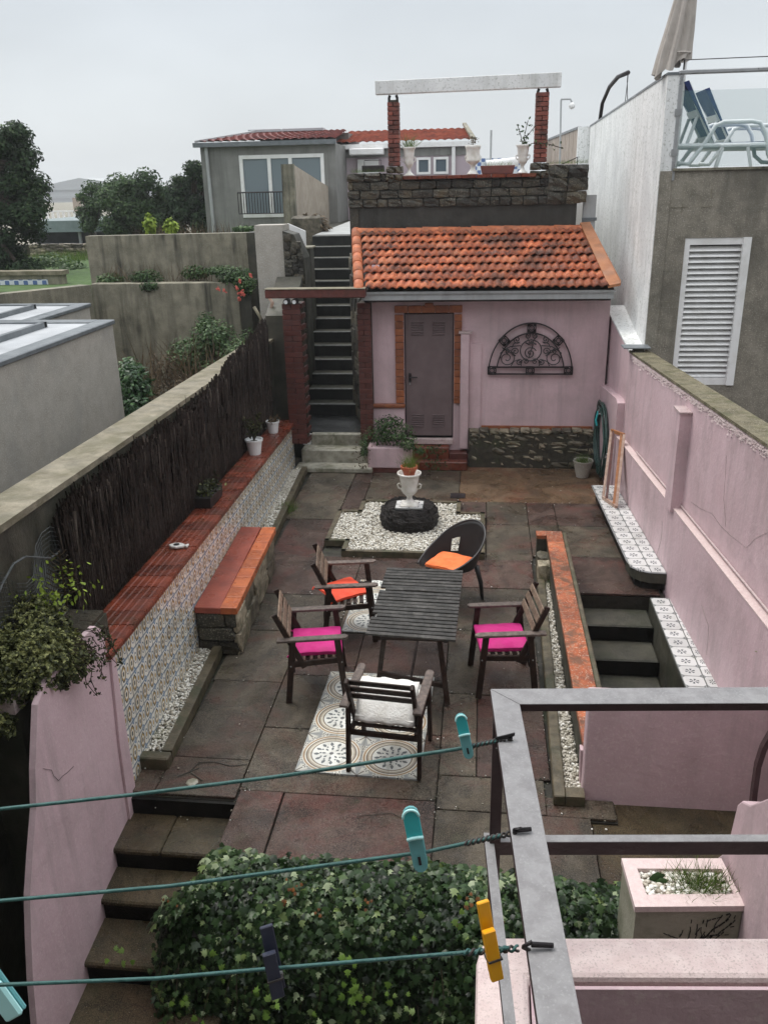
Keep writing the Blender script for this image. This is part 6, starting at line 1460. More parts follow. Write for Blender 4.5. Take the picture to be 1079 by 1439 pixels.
def flatbar(name, P4, z, t, mtop):
    b1 = MB(); b1.prism([(*p, z-t) for p in P4], (0, 0, t*.92)); o = b1.build(name+'_underside', M['rail_side'], rl_)
    MB().prism([(*p, z-t*.09) for p in P4], (0, 0, t*.09)).build(name, mtop, rl_, bevel=.0004)
dl = Vector((.07-.026, .62-1.229)); far = (.026+dl.x*2.6, 1.229+dl.y*2.6); fin = (.073+dl.x*2.6, 1.188+dl.y*2.6)
flatbar('top_rail', [(.026, 1.229), (.073, 1.188), fin, far], ZR, .014, M['rail_top'])
flatbar('top_rail', [(.0262, 1.2292), (2.2, 1.425), (2.2, 1.37), (.0732, 1.1882)], ZR+.0005, .014, M['rail_top'])
MB().box((.031, 1.195, 2.7), (.05, 1.222, ZR-.014)).build('corner_post', M['rail_side'], rl_)
MB().prism([(.028, 1.215, 3.25), (2.2, 1.41, 3.25), (2.2, 1.395, 3.25), (.028, 1.2, 3.25)], (0, 0, .028)).build('middle_rail', M['rail_side'], rl_)
MB().prism([(.028, 1.216, 3.2785), (2.2, 1.411, 3.2785), (2.2, 1.394, 3.2785), (.028, 1.199, 3.2785)], (0, 0, .002)).build('middle_rail_top', M['rail_top'], rl_)
MB().prism([(.022, 1.22, 3.255), (.036, 1.22, 3.255), (.036+.11, -.2, 3.255), (.022+.11, -.2, 3.255)], (0, 0, .024)).build('middle_rail', M['rail_side'], rl_)
MB().prism([(.021, 1.221, 3.2792), (.037, 1.221, 3.2792), (.037+.11, -.2, 3.2792), (.021+.11, -.2, 3.2792)], (0, 0, .002)).build('middle_rail_top', M['rail_top'], rl_)
def zcof(p): return (Vector(p)-EY).dot(FW)
LW = [([(0, 1137), (185, 1117), (400, 1090), (640, 1053), (700, 1041)], (716, 1037), 'upper'), ([(0, 1266), (240, 1245), (600, 1197), (705, 1174)], (742, 1166), 'middle'), ([(0, 1384), (220, 1375), (360, 1363), (660, 1338), (715, 1332)], (772, 1329), 'lowest')]
LINE = {}
for pts, hook, nm in LW:
    H = ZP(hook[0], hook[1], ZR+.004); z0 = zcof(H); 
    P3 = [DP(px_, py_, z0*(1+.03*(1-px_/700))) for px_, py_ in pts]; ext = P3[0]+(P3[0]-P3[1])*6; fine = [ext]
    for a, b in zip(P3, P3[1:]):
        for t in np.linspace(0, 1, 6)[:-1]: fine.append(a.lerp(b, t))
    fine.append(P3[-1]); LINE[nm] = (z0, pts)
    e = thing('clothes_line', {'upper': 'green plastic clothes line tied farthest along the rail', 'middle': 'green plastic clothes line tied to the middle of the rail', 'lowest': 'green plastic clothes line nearest the camera tied low on the rail'}[nm], 'clothes line', H, 0, 'green clothes lines')
    MB().tube(fine, .0030*z0/1.3, 8).build('cord', M['cord'], e, smooth=True)
    K = P3[-1]; A = K-(P3[-1]-P3[-2]).normalized()*.05; d = (H-A).normalized(); sd_ = d.cross(Vector((0, 0, 1))).normalized(); up2 = sd_.cross(d)
    for ph in (0, 3.14):
        MB().tube([A+d*(.06*t/40)+sd_*.0028*math.cos(t*.7+ph)+up2*.0028*math.sin(t*.7+ph) for t in range(41)], .0016, 6).build('twisted_wire', M['wire' if nm != 'lowest' or ph else 'cord'], e, smooth=True)
    MB().tube([K+d*.015, K+d*.025+Vector((0, 0, .006)), H-d*.02+Vector((0, 0, .004)), H+d*.004], [.002, .0025, .0032, .0028], 6).build('hook', M['iron'], e, smooth=True)
    MB().tube([K+d*.015, K+d*.03+Vector((0, 0, -.012)), Vector((H.x-.02, H.y, ZR-.018))], .0025, 6).build('tie_wire', M['wire'], e, smooth=True)
def on_line(nm, px_):
    z0, pts = LINE[nm]
    for (a, b) in zip(pts, pts[1:]):
        if px_ <= b[0]:
            t = (px_-a[0])/(b[0]-a[0]); A = DP(*a, z0*(1+.03*(1-a[0]/700))); B = DP(*b, z0*(1+.03*(1-b[0]/700)))
            tt = t; return A.lerp(B, tt)
    return DP(*pts[-1], z0)
def upright(p0, lean, roll=0):
    """frame whose local z leans in the image plane; local x across"""
    zax = (UP_*.75+Vector((0, 0, 1))*.45+RT*lean).normalized(); xax = (RT+FW*roll).normalized(); xax = (xax-zax*xax.dot(zax)).normalized(); yax = zax.cross(xax)
    return Matrix((xax, yax, zax)).transposed().to_euler()
def aqua_peg(label, nm, px_, px_len, frac, lean, group='turquoise clothes pegs'):
    p = on_line(nm, px_); zc = zcof(p); s = px_len*zc/F_PX
    e = thing('clothes_peg', label, 'clothes peg', p, 0, group); e.rotation_euler = upright(p, lean)
    w = s*.235; lo = -s*(1-frac); hi = s*frac; br = lo+(hi-lo)*.55
    def cap(z0, z1, w, d, y0, top, bot):
        pts = []; n = 7
        for i in range(n): a = math.pi*i/(n-1); pts.append((math.cos(a)*w/2, y0, z1-w/2*(1 if top else 0)+(math.sin(a)*w/2 if top else 0))) if top else None
        if not top: pts += [(w/2, y0, z1), (-w/2, y0, z1)]
        if bot:
            for i in range(n): a = math.pi+math.pi*i/(n-1); pts.append((math.cos(a)*w/2*.95, y0, z0+w/2+math.sin(a)*w/2))
        else: pts += [(-w/2, y0, z0), (w/2, y0, z0)]
        return MB().prism(pts, (0, d, 0))
    cap(br, hi, w, s*.05, -s*.07, True, False).build('upper_grip', M['peg_aqua'], e, world=False, bevel=.001)
    cap(lo, br, w*.96, s*.05, -s*.07, False, True).build('lower_jaw', M['peg_aqua_dull'], e, world=False, bevel=.001)
    cap(lo, hi, w, s*.05, s*.03, True, True).build('back_half', M['peg_aqua_dull'], e, world=False, bevel=.001)
    MB().tube([(math.cos(a)*w/2, -s*.075, hi-w/2+math.sin(a)*w/2) for a in np.linspace(0, math.pi, 12)], s*.022, 6).build('pale_rim', M['peg_pale'], e, world=False, smooth=True)
    MB().tube([(-w/2, -s*.08, br), (-w*.2, -s*.1, br+s*.02), (w*.2, -s*.1, br+s*.02), (w/2, -s*.08, br)], s*.028, 6).build('pale_band', M['peg_pale'], e, world=False, smooth=True)
    MB().box((-s*.02, -s*.085, lo+s*.13), (s*.02, -s*.071, lo+s*.26)).build('slot', M['iron'], e, world=False)
    MB().box((-w*.35, -s*.02, br-s*.05), (w*.35, s*.03, br+s*.01)).build('spring', M['steel'], e, world=False)
aqua_peg('turquoise clothes peg clipped to the farthest line near the rail', 'upper', 656, 66, .75, -.25)
aqua_peg('turquoise clothes peg clipped to the middle clothes line', 'middle', 588, 95, .72, -.22)
def prong_peg(label, nm, px_, py0, py1, m, lean, w_=.2, dx=0):
    p = on_line(nm, px_); zc = zcof(p); L = (py1-py0)*zc/F_PX; cy = {'middle': 0, 'lowest': 0}.get(nm, 0)
    z0, pts = LINE[nm]; wy = np.interp(px_, [a[0] for a in pts], [a[1] for a in pts]); hi = (wy-py0)*zc/F_PX; lo = (wy-py1)*zc/F_PX
    e = thing('clothes_peg', label, 'clothes peg', p); e.rotation_euler = upright(p, lean, .25); w = L*w_
    MB().box((-w/2+w*.1, .003, lo), (w/2+w*.1, .003+L*.07, hi), cham=.001).build('back_prong', m, e, world=False)
    MB().box((-w/2-w*.1, -.006-L*.07, lo), (w/2-w*.1, -.004, hi-L*.30), cham=.001).build('front_prong', m, e, world=False)
    MB().tube([(-w*.6, -.001, lo+L*.3), (w*.6, -.001, lo+L*.3)], L*.05, 10).build('spring_coil', M['steel'], e, world=False)
    MB().box((-w*.62, -.0075-L*.07, lo+L*.28), (w*.55, -.004, lo+L*.305)).build('spring_wire', M['wire'], e, world=False)
prong_peg('yellow plastic clothes peg on the nearest line beside the rail', 'lowest', 690, 1265, 1373, M['peg_yellow'], -.2, .165)
prong_peg('dark navy clothes peg hanging on the nearest clothes line', 'lowest', 385, 1300, 1398, M['peg_navy'], -.2, .19)
e = thing('clothes_peg', 'pale aqua clothes peg cut by the lower left edge of the view', 'clothes peg', DP(2, 1402, 1.0)); e.rotation_euler = upright(e.location, -.7)
MB().box((-.012, -.004, -.03), (.012, .004, .02), cham=.003).build('jaw', M['peg_pale'], e, world=False); MB().box((-.012, .006, -.03), (.012, .012, .03), cham=.002).build('back_prong', M['peg_aqua_dull'], e, world=False)

# ================================================================== LEFT NEIGHBOUR: blocks, retaining walls, shrubs
struct(MB().box((-4.9, 0, -1.69), (-3.75, 15.5, .6)).build('neighbour_yard', M['ground']))
def flatroof(name, label, x1, y0, y1, z, cat='building'):
    e = tag(bpy.data.objects.new(name, None), label, cat); COL.objects.link(e); e.location = (x1-2, (y0+y1)/2, 0)
    MB().box((x1-7, y0, -1.6), (x1, y1, z-.04)).build('wall', M['dash_pale'], e)
    MB().box((x1-6.8, y0+.2, z-.04), (x1-.2, y1-.2, z-.02)).build('roof_membrane', M['roof_white'], e)
    MB().box((x1-.2, y0, z-.06), (x1+.03, y1+.03, z), cham=.01).build('flashing', M['zinc'], e); MB().box((x1-7, y1-.2, z-.06), (x1-.201, y1+.03, z+.001), cham=.01).build('flashing', M['zinc'], e)
    MB().box((x1-6.8, y0+.4, z-.02), (x1-.75, y1-.55, z+.03)).build('roof_light', M['roof_white'], e); MB().box((x1-.75, y0+.4, z-.02), (x1-.68, y1-.5, z+.05)).build('roof_light_frame', M['zinc'], e)
    MB().box((x1-6.8, y1-.55, z-.02), (x1-.68, y1-.48, z+.05)).build('roof_light_frame', M['zinc'], e)
    return e
flatroof('pebbledash_block', 'pale pebbledashed flat roofed block nearest the left boundary wall', -5.0, 3, 11.24, 2.74)
q = XP(125, 426, -6.6); flatroof('rear_pebbledash_block', 'second pebbledashed flat roof block behind the nearest one', -6.6, 11.3, q.y, q.z)
e = tag(struct(MB().box((-7.21, 15.5, -1.6), (-4.42, 15.75, 2.78)).build('lower_retaining_wall', M['conc'], bevel=.01)), 'streaky concrete retaining wall, lower of two, with weeds along its top', 'wall')
MB().box((-4.42, 15.52, -1.6), (-4.2, 17.2, 2.775)).build('return_wall', M['conc_dark'], e)
q = ZP(0, 418, 2.8); MB().prism([(-7.21, 15.5, -1.6), (-7.21, 15.5, 2.76), (q.x-2, q.y-1.6, 2.78), (q.x-2, q.y-1.6, -1.6)], (-.25, .1, 0)).build('side_wall', M['conc'], e)
MB().box((-7.2, 15.75, 2.2), (-4.4, 16.3, 2.7)).build('planting_soil', M['ground'], e)
a, b = YP(120, 332, 16.3), YP(346, 327, 16.3)
tag(struct(MB().prism([(a.x, 16.3, 2.3), (a.x, 16.3, a.z), (b.x, 16.3, b.z), (b.x, 16.3, 2.3)], (0, .25, 0)).build('upper_retaining_wall', M['conc'])), 'streaky concrete retaining wall, upper of two, below the grey house', 'wall')
tag(struct(MB().box((b.x, 16.31, 1.5), (-3.98, 17.6, b.z)).build('upper_return_wall', M['conc_dark'])), 'dark side return of the upper concrete retaining wall', 'wall')
def shrub(name, label, clumps, size, m, seed, shape='oval', per=2600, stems=8, base=None, cat='shrub', group=None, flat=.6):
    base = base or (clumps[0][0][0], clumps[0][0][1], clumps[0][0][2]-clumps[0][1][2])
    e = thing(name, label, cat, base, 0, group); crown('foliage', clumps, per, size, shape, m, e, seed, flat)
    if stems:
        mb = MB()
        for k in range(stems):
            c = clumps[k % len(clumps)][0]; mb.tube([base, Vector(base).lerp(Vector(c), .6)+Vector((rnd.uniform(-.05, .05), 0, 0)), c], .008, 5)
        mb.build('stem', M['bark'], e)
    return e
def cp(px, py, y, rx, ry, rz): c = YP(px, py, y); return ((c.x, c.y, c.z), (rx, ry, rz))
shrub('weedy_shrub', 'grassy green tuft at the left end of the concrete retaining ledge', [cp(155, 392, 15.9, .3, .2, .12)], .06, M['bush'], 1, per=3200, stems=0, group='shrubs along the retaining ledge')
shrub('weedy_shrub', 'dark drooping green shrub, second along the concrete retaining ledge', [cp(205, 390, 15.8, .35, .2, .16), cp(210, 402, 15.5, .2, .12, .1)], .055, M['tree2'], 2, per=3400, stems=0, group='shrubs along the retaining ledge')
shrub('weedy_shrub', 'bushy weed in the middle of the concrete retaining ledge', [cp(275, 383, 15.9, .3, .2, .14)], .055, M['tree2'], 3, per=3200, stems=0, group='shrubs along the retaining ledge')
fs = shrub('flowering_shrub', 'red flowering shrub hanging over the right end of the retaining ledge', [cp(330, 388, 15.6, .36, .25, .2), cp(345, 400, 15.4, .22, .15, .2), cp(310, 380, 15.7, .3, .2, .1)], .06, M['bush'], 4, per=3600, stems=3)
c = YP(332, 402, 15.2); P = [(c.x+NR.normal(0, .2), c.y+NR.uniform(-.1, .05), c.z+NR.normal(0, .13)) for _ in range(9)]; P = [np.array(p)+NR.normal(0, .015, 3) for p in P for _ in range(7)]
for k in range(9): leaves('flower', P[k*7:k*7+7], [(NR.normal(0, .5), -1, .3) for _ in range(7)], .055, 'oval', M['flower'], fs, 3+k)
o = blades('dry_weeds', np.array([(*YP(NR.uniform(150, 300), 396, 15.8)[:2], 2.75) for _ in range(150)]), .4, M['dry'], 5, lean=.35); tag(shift(o, (-6, 15.8, 2.75)), 'thin dry stems rising from the retaining ledge', 'weeds', kind='stuff')
shrub('glossy_bush', 'glossy green bush between the pebbledashed block and the boundary wall', [cp(188, 545, 11.9, .3, .4, .42), cp(190, 580, 11.6, .3, .3, .3), cp(180, 520, 12.2, .2, .3, .2)], .085, M['gloss_bush'], 6, per=1500)
shrub('wild_thicket', 'wild mixed thicket of green and reddish shrubs below the retaining wall', [cp(300, 475, 14.4, .45, .4, .35), cp(335, 500, 13.9, .3, .4, .3), cp(265, 500, 14.2, .4, .4, .35), cp(310, 530, 13.4, .4, .4, .3), cp(290, 455, 14.9, .2, .2, .25), cp(350, 480, 14.6, .2, .2, .25)], .06, M['bush'], 7, per=2600, stems=14)
shrub('brown_undergrowth', 'brown half dead undergrowth in front of the retaining wall', [cp(235, 520, 13.6, .35, .4, .35), cp(260, 550, 13.0, .3, .4, .3), cp(225, 560, 12.8, .3, .3, .3), cp(290, 500, 14.6, .4, .2, .3)], .06, M['dry'], 8, per=700, stems=10)
o = blades('dry_stalks', np.array([(*YP(NR.uniform(195, 345), NR.uniform(520, 580), NR.uniform(12.4, 14.2))[:2], NR.uniform(1.0, 1.5)) for _ in range(220)]), .8, M['dry'], 15, lean=.3); tag(shift(o, (-4.6, 13.5, 1.0)), 'tall dry stalks among the brown undergrowth', 'weeds', kind='stuff')
for k, (pts) in enumerate((((357, 431), (366, 446), (370, 470)), ((376, 415), (383, 425), (380, 440)))):
    P = [YP(a, b, 14.2) for a, b in pts]; e = tag(MB().tube(P, .028, 8).build('white_pipe', M['frame_wood' if k else 'conc_top'], None, smooth=True), ('bent cream plastic pipe leaning above the heather screen', 'short white pipe piece by the brick pillar')[k], 'pipe'); shift(e, P[-1])

# far left: tiled garden wall, stone wall, canopy, hall
a, b, c, d = YP(-60, 384, 19), YP(86, 384, 19), YP(86, 420, 19), YP(70, 408, 19)
tag(struct(MB().box((a.x, 19, 1.5), (b.x, 19.25, a.z-.06)).build('garden_wall', M['conc'])), 'low garden wall with a blue and white tile frieze', 'wall')
gw = bpy.data.objects['garden_wall']; MB().box((a.x, 18.95, a.z-.06), (b.x+.05, 19.3, a.z+.03)).build('coping', M['conc_top'], gw)
MB().box((a.x, 18.985, c.z+.18), (d.x, 18.999, a.z-.16)).build('tile_frieze', M['blue_tile'], gw)
a, b = YP(40, 343, 27), YP(128, 340, 27); fwz = YP(80, 378, 27).z
sw_ = tag(struct(MB().box((a.x-4, 27.05, fwz-.6), (b.x+3, 27.4, a.z-.03)).build('stone_wall', M['mortar'])), 'old dry stone wall beyond the lawn', 'wall')
stones(sw_, (a.x, 27.05), (b.x, 27.05), lambda t: fwz, lambda t: a.z, 6, (.2, .42), .2, M['stone'], 41, (0, -1), proud=.05)
o = blades('tall_grass', np.array([(x, NR.uniform(24.5, 26.9), 2.42) for x in NR.uniform(YP(50, 370, 26).x, YP(128, 370, 26).x, 1800)]), .3, M['grass'], 3, lean=.5); tag(shift(o, (-13, 26, 2.42)), 'bright grass and weeds growing against the old stone wall', 'grass', kind='stuff')
shrub('grass_mound', 'green leafy mound at the left end of the stone wall', [cp(70, 372, 24, .9, .6, .35), cp(100, 380, 23, .6, .5, .25)], .12, M['bush'], 12, per=500, stems=0)
e = tag(bpy.data.objects.new('canopy_building', None), 'low grey canopy roofed building beyond the stone wall', 'building'); COL.objects.link(e)
a, b, lo_, hi_ = YP(20, 318, 34), YP(184, 318, 34), YP(100, 326, 34).z, YP(100, 310, 34).z; e.location = ((a.x+b.x)/2, 35, 2.4)
MB().prism([(a.x, 34, lo_), (b.x-1.2, 34, lo_), (b.x, 35.5, lo_), (b.x, 40, lo_), (a.x, 40, lo_)], (0, 0, hi_-lo_)).build('fascia', M['canopy'], e)
MB().box((a.x, 35.6, 2.3), (b.x-1.0, 39, lo_-.002)).build('dark_interior', M['room'], e)
for px_ in (112, 133, 150): p = YP(px_, 330, 34.3); MB().box((p.x-.05, 34.3, 2.3), (p.x+.05, 34.4, lo_-.002)).build('post', M['gutter'], e)
e = tag(bpy.data.objects.new('far_hall', None), 'large pale hall with a shallow gable roof fading in the mist', 'building'); COL.objects.link(e)
HY = 330.0
a, b, pk, ev_ = YP(30, 270, HY), YP(215, 268, HY), YP(112, 250, HY), YP(60, 268, HY); e.location = (pk.x, HY+5, 2)
MB().box((a.x, HY, -1.6), (b.x, HY+60, ev_.z)).build('wall', M['far_bld'], e)
MB().prism([(a.x-1, HY-.5, ev_.z), (pk.x, HY-.5, pk.z), (b.x+1, HY-.5, ev_.z)], (0, 62, 0)).build('roof', M['far_bld'], e)
for k in range(4): z = ev_.z-3-3.2*k; MB().box((a.x, HY-.3, z), (b.x, HY-.02, z+1)).build('cladding_band', M['gutter'], e)
e = tag(bpy.data.objects.new('white_terrace_block', None), 'white balustraded block in front of the misty hall', 'building'); COL.objects.link(e)
a, b = YP(62, 307, 60), YP(104, 307, 60); e.location = (a.x, 60, 1); zt2, zb2 = YP(80, 296, 60).z, YP(80, 312, 60).z
MB().box((a.x-3, 60, -1), (b.x+1, 64, zb2+.1)).build('wall', M['white'], e); MB().box((a.x-3, 60, zt2-.1), (b.x, 60.2, zt2)).build('handrail', M['white'], e)
for k in range(14): x = a.x-3+(b.x-a.x+3)*k/13; MB().box((x, 60.02, zb2+.1), (x+.12, 60.18, zt2-.1)).build('baluster', M['white'], e)
p = YP(105, 293, 60); MB().box((p.x-.2, 60.3, zb2), (p.x+.25, 60.7, p.z+.7)).build('chimney', M['fence_wood'], e)
# ---- trees
def tree(label, clumps, base, m, seed, size, per, group='evergreen trees left of the grey house', tr=.16):
    e = thing('evergreen_tree', label, 'tree', base, 0, group); mb = MB()
    top = Vector(clumps[0][0]); mb.tube([base, Vector(base).lerp(top, .5)+Vector((.1, 0, 0)), top], [tr, tr*.7, tr*.25], 8)
    for c, r in clumps[1:]: s_ = Vector(base).lerp(top, rnd.uniform(.2, .7)); mb.tube([s_, s_.lerp(Vector(c), .6)+Vector((0, 0, .1)), c], [tr*.45, tr*.25, tr*.1], 6)
    mb.build('trunk', M['bark'], e); crown('crown', clumps, per, size, 'oval', m, e, seed, .5); return e
def rclumps(px0, px1, py0, py1, y, n, rad, seed, shapef=None):
    r_ = random.Random(seed); out = []; n = int(n*1.7); rad = rad*.72
    while len(out) < n:
        a, b = r_.uniform(px0, px1), r_.uniform(py0, py1)
        if shapef and not shapef(a, b): continue
        c = YP(a, b, y+r_.uniform(-1, 1)*rad*1.3); q = rad*r_.uniform(.6, 1.2); out.append(((c.x, c.y, c.z), (q, q, q*.8)))
    return out
bt = rclumps(-110, 60, 185, 385, 22, 60, .62, 3, lambda a, b: a < 28+30*min(1, max(0, (b-185)/60.)) + (0 if b < 330 else -(b-330)*.25) and (a < 20+ (b-175)*.9))
bb = YP(-30, 420, 22); tree('big dark evergreen tree at the left edge of the view', [((bb.x, 22, 6.5), (1.2, 1.2, 1.0))]+bt, (bb.x, 22, 2.3), M['tree'], 3, .105, 900, tr=.3)
t2 = rclumps(150, 238, 245, 322, 31, 26, .75, 5, lambda a, b: (b-238) > abs(a-192)*.75); bb = YP(195, 340, 31)
tree('rounded evergreen tree in the middle of the gap left of the grey house', t2, (bb.x, 31, 2.4), M['tree2'], 6, .125, 620)
t3 = rclumps(116, 150, 255, 318, 33, 12, .5, 8, lambda a, b: (b-250) > abs(a-131)*1.8); bb = YP(132, 340, 33)
tree('small slender evergreen tree beside the misty hall', t3, (bb.x, 33, 2.4), M['tree2'], 9, .125, 620)
t4 = rclumps(246, 300, 230, 322, 30, 22, .6, 11, lambda a, b: (b-222) > (285-a)*.9); bb = YP(275, 340, 30)
tree('evergreen tree close against the left wall of the grey house', t4, (bb.x, 30, 2.4), M['tree'], 12, .125, 620)
t5 = rclumps(225, 262, 268, 325, 32, 10, .55, 14); bb = YP(243, 340, 32)
tree('low evergreen tree between the rounded tree and the one by the grey house', t5, (bb.x, 32, 2.4), M['tree'], 13, .125, 620)
o = blades('russet_grass', np.array([(YP(x, 325, 18).x, 18+NR.uniform(-.6, .6), 3.1) for x in NR.uniform(205, 345, 700)]), .62, M['dry'], 25, lean=.3); tag(shift(o, (-6, 18, 3.1)), 'tall russet grasses above the upper retaining wall', 'grass', kind='stuff')
shrub('yellow_green_shrub', 'bright yellow green shrub, left of two above the upper retaining wall', [cp(211, 316, 17.2, .13, .12, .24)], .1, M['yellow_leaf'], 31, per=2200, stems=3, group='bright shrubs above the retaining wall')
shrub('yellow_green_shrub', 'bright yellow green shrub, right of two above the upper retaining wall', [cp(240, 319, 17.2, .16, .12, .18)], .1, M['yellow_leaf'], 32, per=2000, stems=3, group='bright shrubs above the retaining wall')
shrub('low_green_plant', 'low light green plant at the foot of the grey house window', [cp(343, 322, 17.4, .3, .1, .07)], .07, M['bush'], 33, per=3000, stems=0)
struct(MB().box((-7.2, 16.6, 1.6), (-4.3, 18.5, 3.12)).build('upper_bank', M['ground']))

# ================================================================== HOUSES
def wavy_roof(name, m, parent, x0, x1, y0, z0, y1, z1, pitch=.28, rows=7, x0b=None, x1b=None):
    """real rolls and stepped courses, joined"""
    x0b = x0 if x0b is None else x0b; x1b = x1 if x1b is None else x1b; n = int((x1-x0)/pitch*6); V = []; Fs = []
    for r in range(rows):
        for (t, lift) in ((r/rows, .05), ((r+1)/rows, .0)):
            for i in range(n+1):
                u = i/n; xa = x0+(x1-x0)*u; xb = x0b+(x1b-x0b)*u; ph = (x0+(x1-x0)*u)/pitch*2*math.pi
                V.append((xa*(1-t)+xb*t, y0+(y1-y0)*t, z0+(z1-z0)*t+lift+.035*abs(math.sin(ph/2))))
    k = n+1
    for r in range(rows):
        b = r*2*k
        for i in range(n): Fs.append((b+i, b+i+1, b+k+i+1, b+k+i))
        if r:
            for i in range(n): Fs.append((b-k+i, b-k+i+1, b+i+1, b+i))
    me = bpy.data.meshes.new(name); o0 = Vector(wloc(parent)); me.from_pydata([tuple(Vector(v)-o0) for v in V], [], Fs); me.materials.append(m); return link(name, me, parent)
H = tag(bpy.data.objects.new('grey_house', None), 'grey rendered house with wide white sliding windows and dark red tiled roof', 'house'); COL.objects.link(H); H.location = (-6.3, 28, 3)
hx0, hx1, hz = YP(281, 204, 26).x, YP(471, 198, 26).x, YP(371, 204, 26).z
wl, wr_, wt, wb = YP(336, 220, 26).x, YP(455, 220, 26).x, YP(395, 217, 26).z, YP(395, 305, 26).z
mb = MB(); mb.box((hx0, 26, 2.0), (wl, 26.2, hz)); mb.box((wr_, 26, 2.0), (hx1, 26.2, hz)); mb.box((wl, 26, wt), (wr_, 26.2, hz)); mb.box((wl, 26, 2.0), (wr_, 26.2, wb)); mb.box((hx0, 26.2, 2.0), (hx0+.2, 31, hz)); mb.box((hx1-.2, 26.2, 2.0), (hx1, 31, hz)); mb.build('wall', M['grey_house'], H)
MB().box((wl, 27.8, wb), (wr_, 27.85, wt)).build('room_back', M['room'], H)
for k in range(30): x = wl+.05+(wr_-wl-.1)*k/30; MB().box((x, 26.5+.04*(k % 2), wb), (x+.1, 26.56+.04*(k % 2), wt if k > 12 else wb+1.1)).build('curtain_fold', M['curtain'], H) if k % 1 == 0 else None
fr = MB(); w3 = (wr_-wl)/3
for x in (wl, wl+w3*1.0, wl+w3*1.75, wr_-.1): fr.box((x, 25.97, wb), (x+.1, 26.08, wt))
fr.box((wl+.1, 25.98, wt-.1), (wr_-.1, 26.07, wt)); fr.box((wl+.1, 25.98, wb), (wr_-.1, 26.07, wb+.1)); wf = fr.build('window_frame', M['white'], H)
for a, b in ((wl+.1, wl+w3), (wl+w3+.1, wl+w3*1.75), (wl+w3*1.75+.1, wr_-.1)): MB().box((a, 26.02, wb+.1), (b, 26.03, wt-.1)).build('pane', M['rail_glass'] if 0 else M['win_glass2'], wf)
rb = MB(); rx0, rx1, rzt, rzb = YP(334, 272, 25.6).x, YP(405, 272, 25.6).x, YP(370, 270, 25.6).z, YP(370, 300, 25.6).z
rb.tube([(rx0, 25.6, rzt), (rx1, 25.6, rzt)], .02, 5); rb.tube([(rx0, 25.6, rzb), (rx1, 25.6, rzb)], .015, 5)
for k in range(19): x = rx0+(rx1-rx0)*k/18; rb.tube([(x, 25.6, rzb), (x, 25.6, rzt)], .012, 4)
rb.build('balcony_railing', M['iron'], H)
MB().tube([(hx0+.2, 25.93, hz), (hx0+.22, 25.93, 3.0)], .05, 8).build('downpipe', M['gutter'], H); MB().box((hx0-.15, 25.8, hz-.02), (hx1+.05, 25.95, hz+.1)).build('gutter', M['zinc'], H)
rz2 = YP(385, 187, 28.6).z; wavy_roof('roof', M['far_roof_dark'], H, hx0-.12, hx1, 25.85, hz+.08, 28.6, rz2, .25, 8, hx0+1.15, hx1-.02)
MB().prism([(hx0-.1, 25.86, hz+.1), (hx0+1.15, 28.6, rz2+.06), (hx0+1.3, 28.6, rz2+.06), (hx0+.05, 25.86, hz+.12)], (0, 0, .06)).build('verge', M['gutter'], H)
MB().box((hx0+1.15, 28.6, 2.5), (hx1, 31, rz2-.05)).build('rear_wall', M['grey_house'], H)
for a, b in ((350, 395), (398, 455)):
    xa, xb = YP(a, 185, 28.3).x, YP(b, 185, 28.3).x; MB().box((xa, 28.2, rz2+.02), (xb, 28.6, rz2+.09)).build('solar_panel', M['roof_white'], H)
P_ = tag(bpy.data.objects.new('pink_house', None), 'mauve pink house with orange red tiled roof and two small square windows', 'house'); COL.objects.link(P_); P_.location = (-2.4, 30, 3)
px0, px1, pz = YP(471, 203, 28).x, YP(666, 203, 28).x, YP(560, 204, 28).z
MB().box((px0, 28, 2.0), (px1, 28.3, pz)).build('wall', M['mauve'], P_); MB().box((px0, 28.3, 2), (px1, 33, pz-.3)).build('rear_wall', M['mauve'], P_)
pr2 = YP(560, 184, 30.5).z; wavy_roof('roof', M['far_roof'], P_, px0, px1, 27.8, pz+.05, 30.5, pr2, .24, 9, px0+.1, px1-.35)
MB().prism([(px1+.05, 27.75, pz+.08), (px1-.3, 30.5, pr2+.12), (px1-.42, 30.5, pr2+.12), (px1-.1, 27.75, pz+.1)], (0, 0, .07)).build('verge', M['conc'], P_)
MB().box((px0, 27.82, pz-.08), (px1, 27.95, pz+.05)).build('gutter', M['white'], P_); MB().box((px0, 27.96, pz-.32), (px1, 27.999, pz-.1)).build('eaves_band', M['grey_house'], P_)
for a, b in ((585, 605), (609, 630)):
    xa, xb, za, zb = YP(a, 232, 27.95).x, YP(b, 232, 27.95).x, YP(600, 245, 27.95).z, YP(600, 221, 27.95).z
    mb = MB(); mb.box((xa, 27.93, za), (xb, 27.998, za+.07)); mb.box((xa, 27.93, zb-.07), (xb, 27.998, zb)); mb.box((xa, 27.93, za+.07), (xa+.07, 27.998, zb-.07)); mb.box((xb-.07, 27.93, za+.07), (xb, 27.998, zb-.07)); w = mb.build('window', M['white'], P_)
    MB().box((xa+.07, 27.975, za+.07), (xb-.07, 27.985, zb-.07)).build('pane', M['win_glass'], w)
xa, xb, za, zb = YP(493, 214, 27.9).x, YP(540, 214, 27.9).x, YP(515, 218, 27.9).z, YP(515, 209, 27.9).z; MB().box((xa, 27.5, za), (xb, 27.95, zb), cham=.02).build('awning_box', M['white'], P_)
xa, xb, za, zb = YP(503, 240, 27.95).x, YP(532, 240, 27.95).x, 3.4, YP(515, 224, 27.95).z; MB().box((xa, 27.9, za), (xb, 27.998, zb)).build('white_door', M['white'], P_)
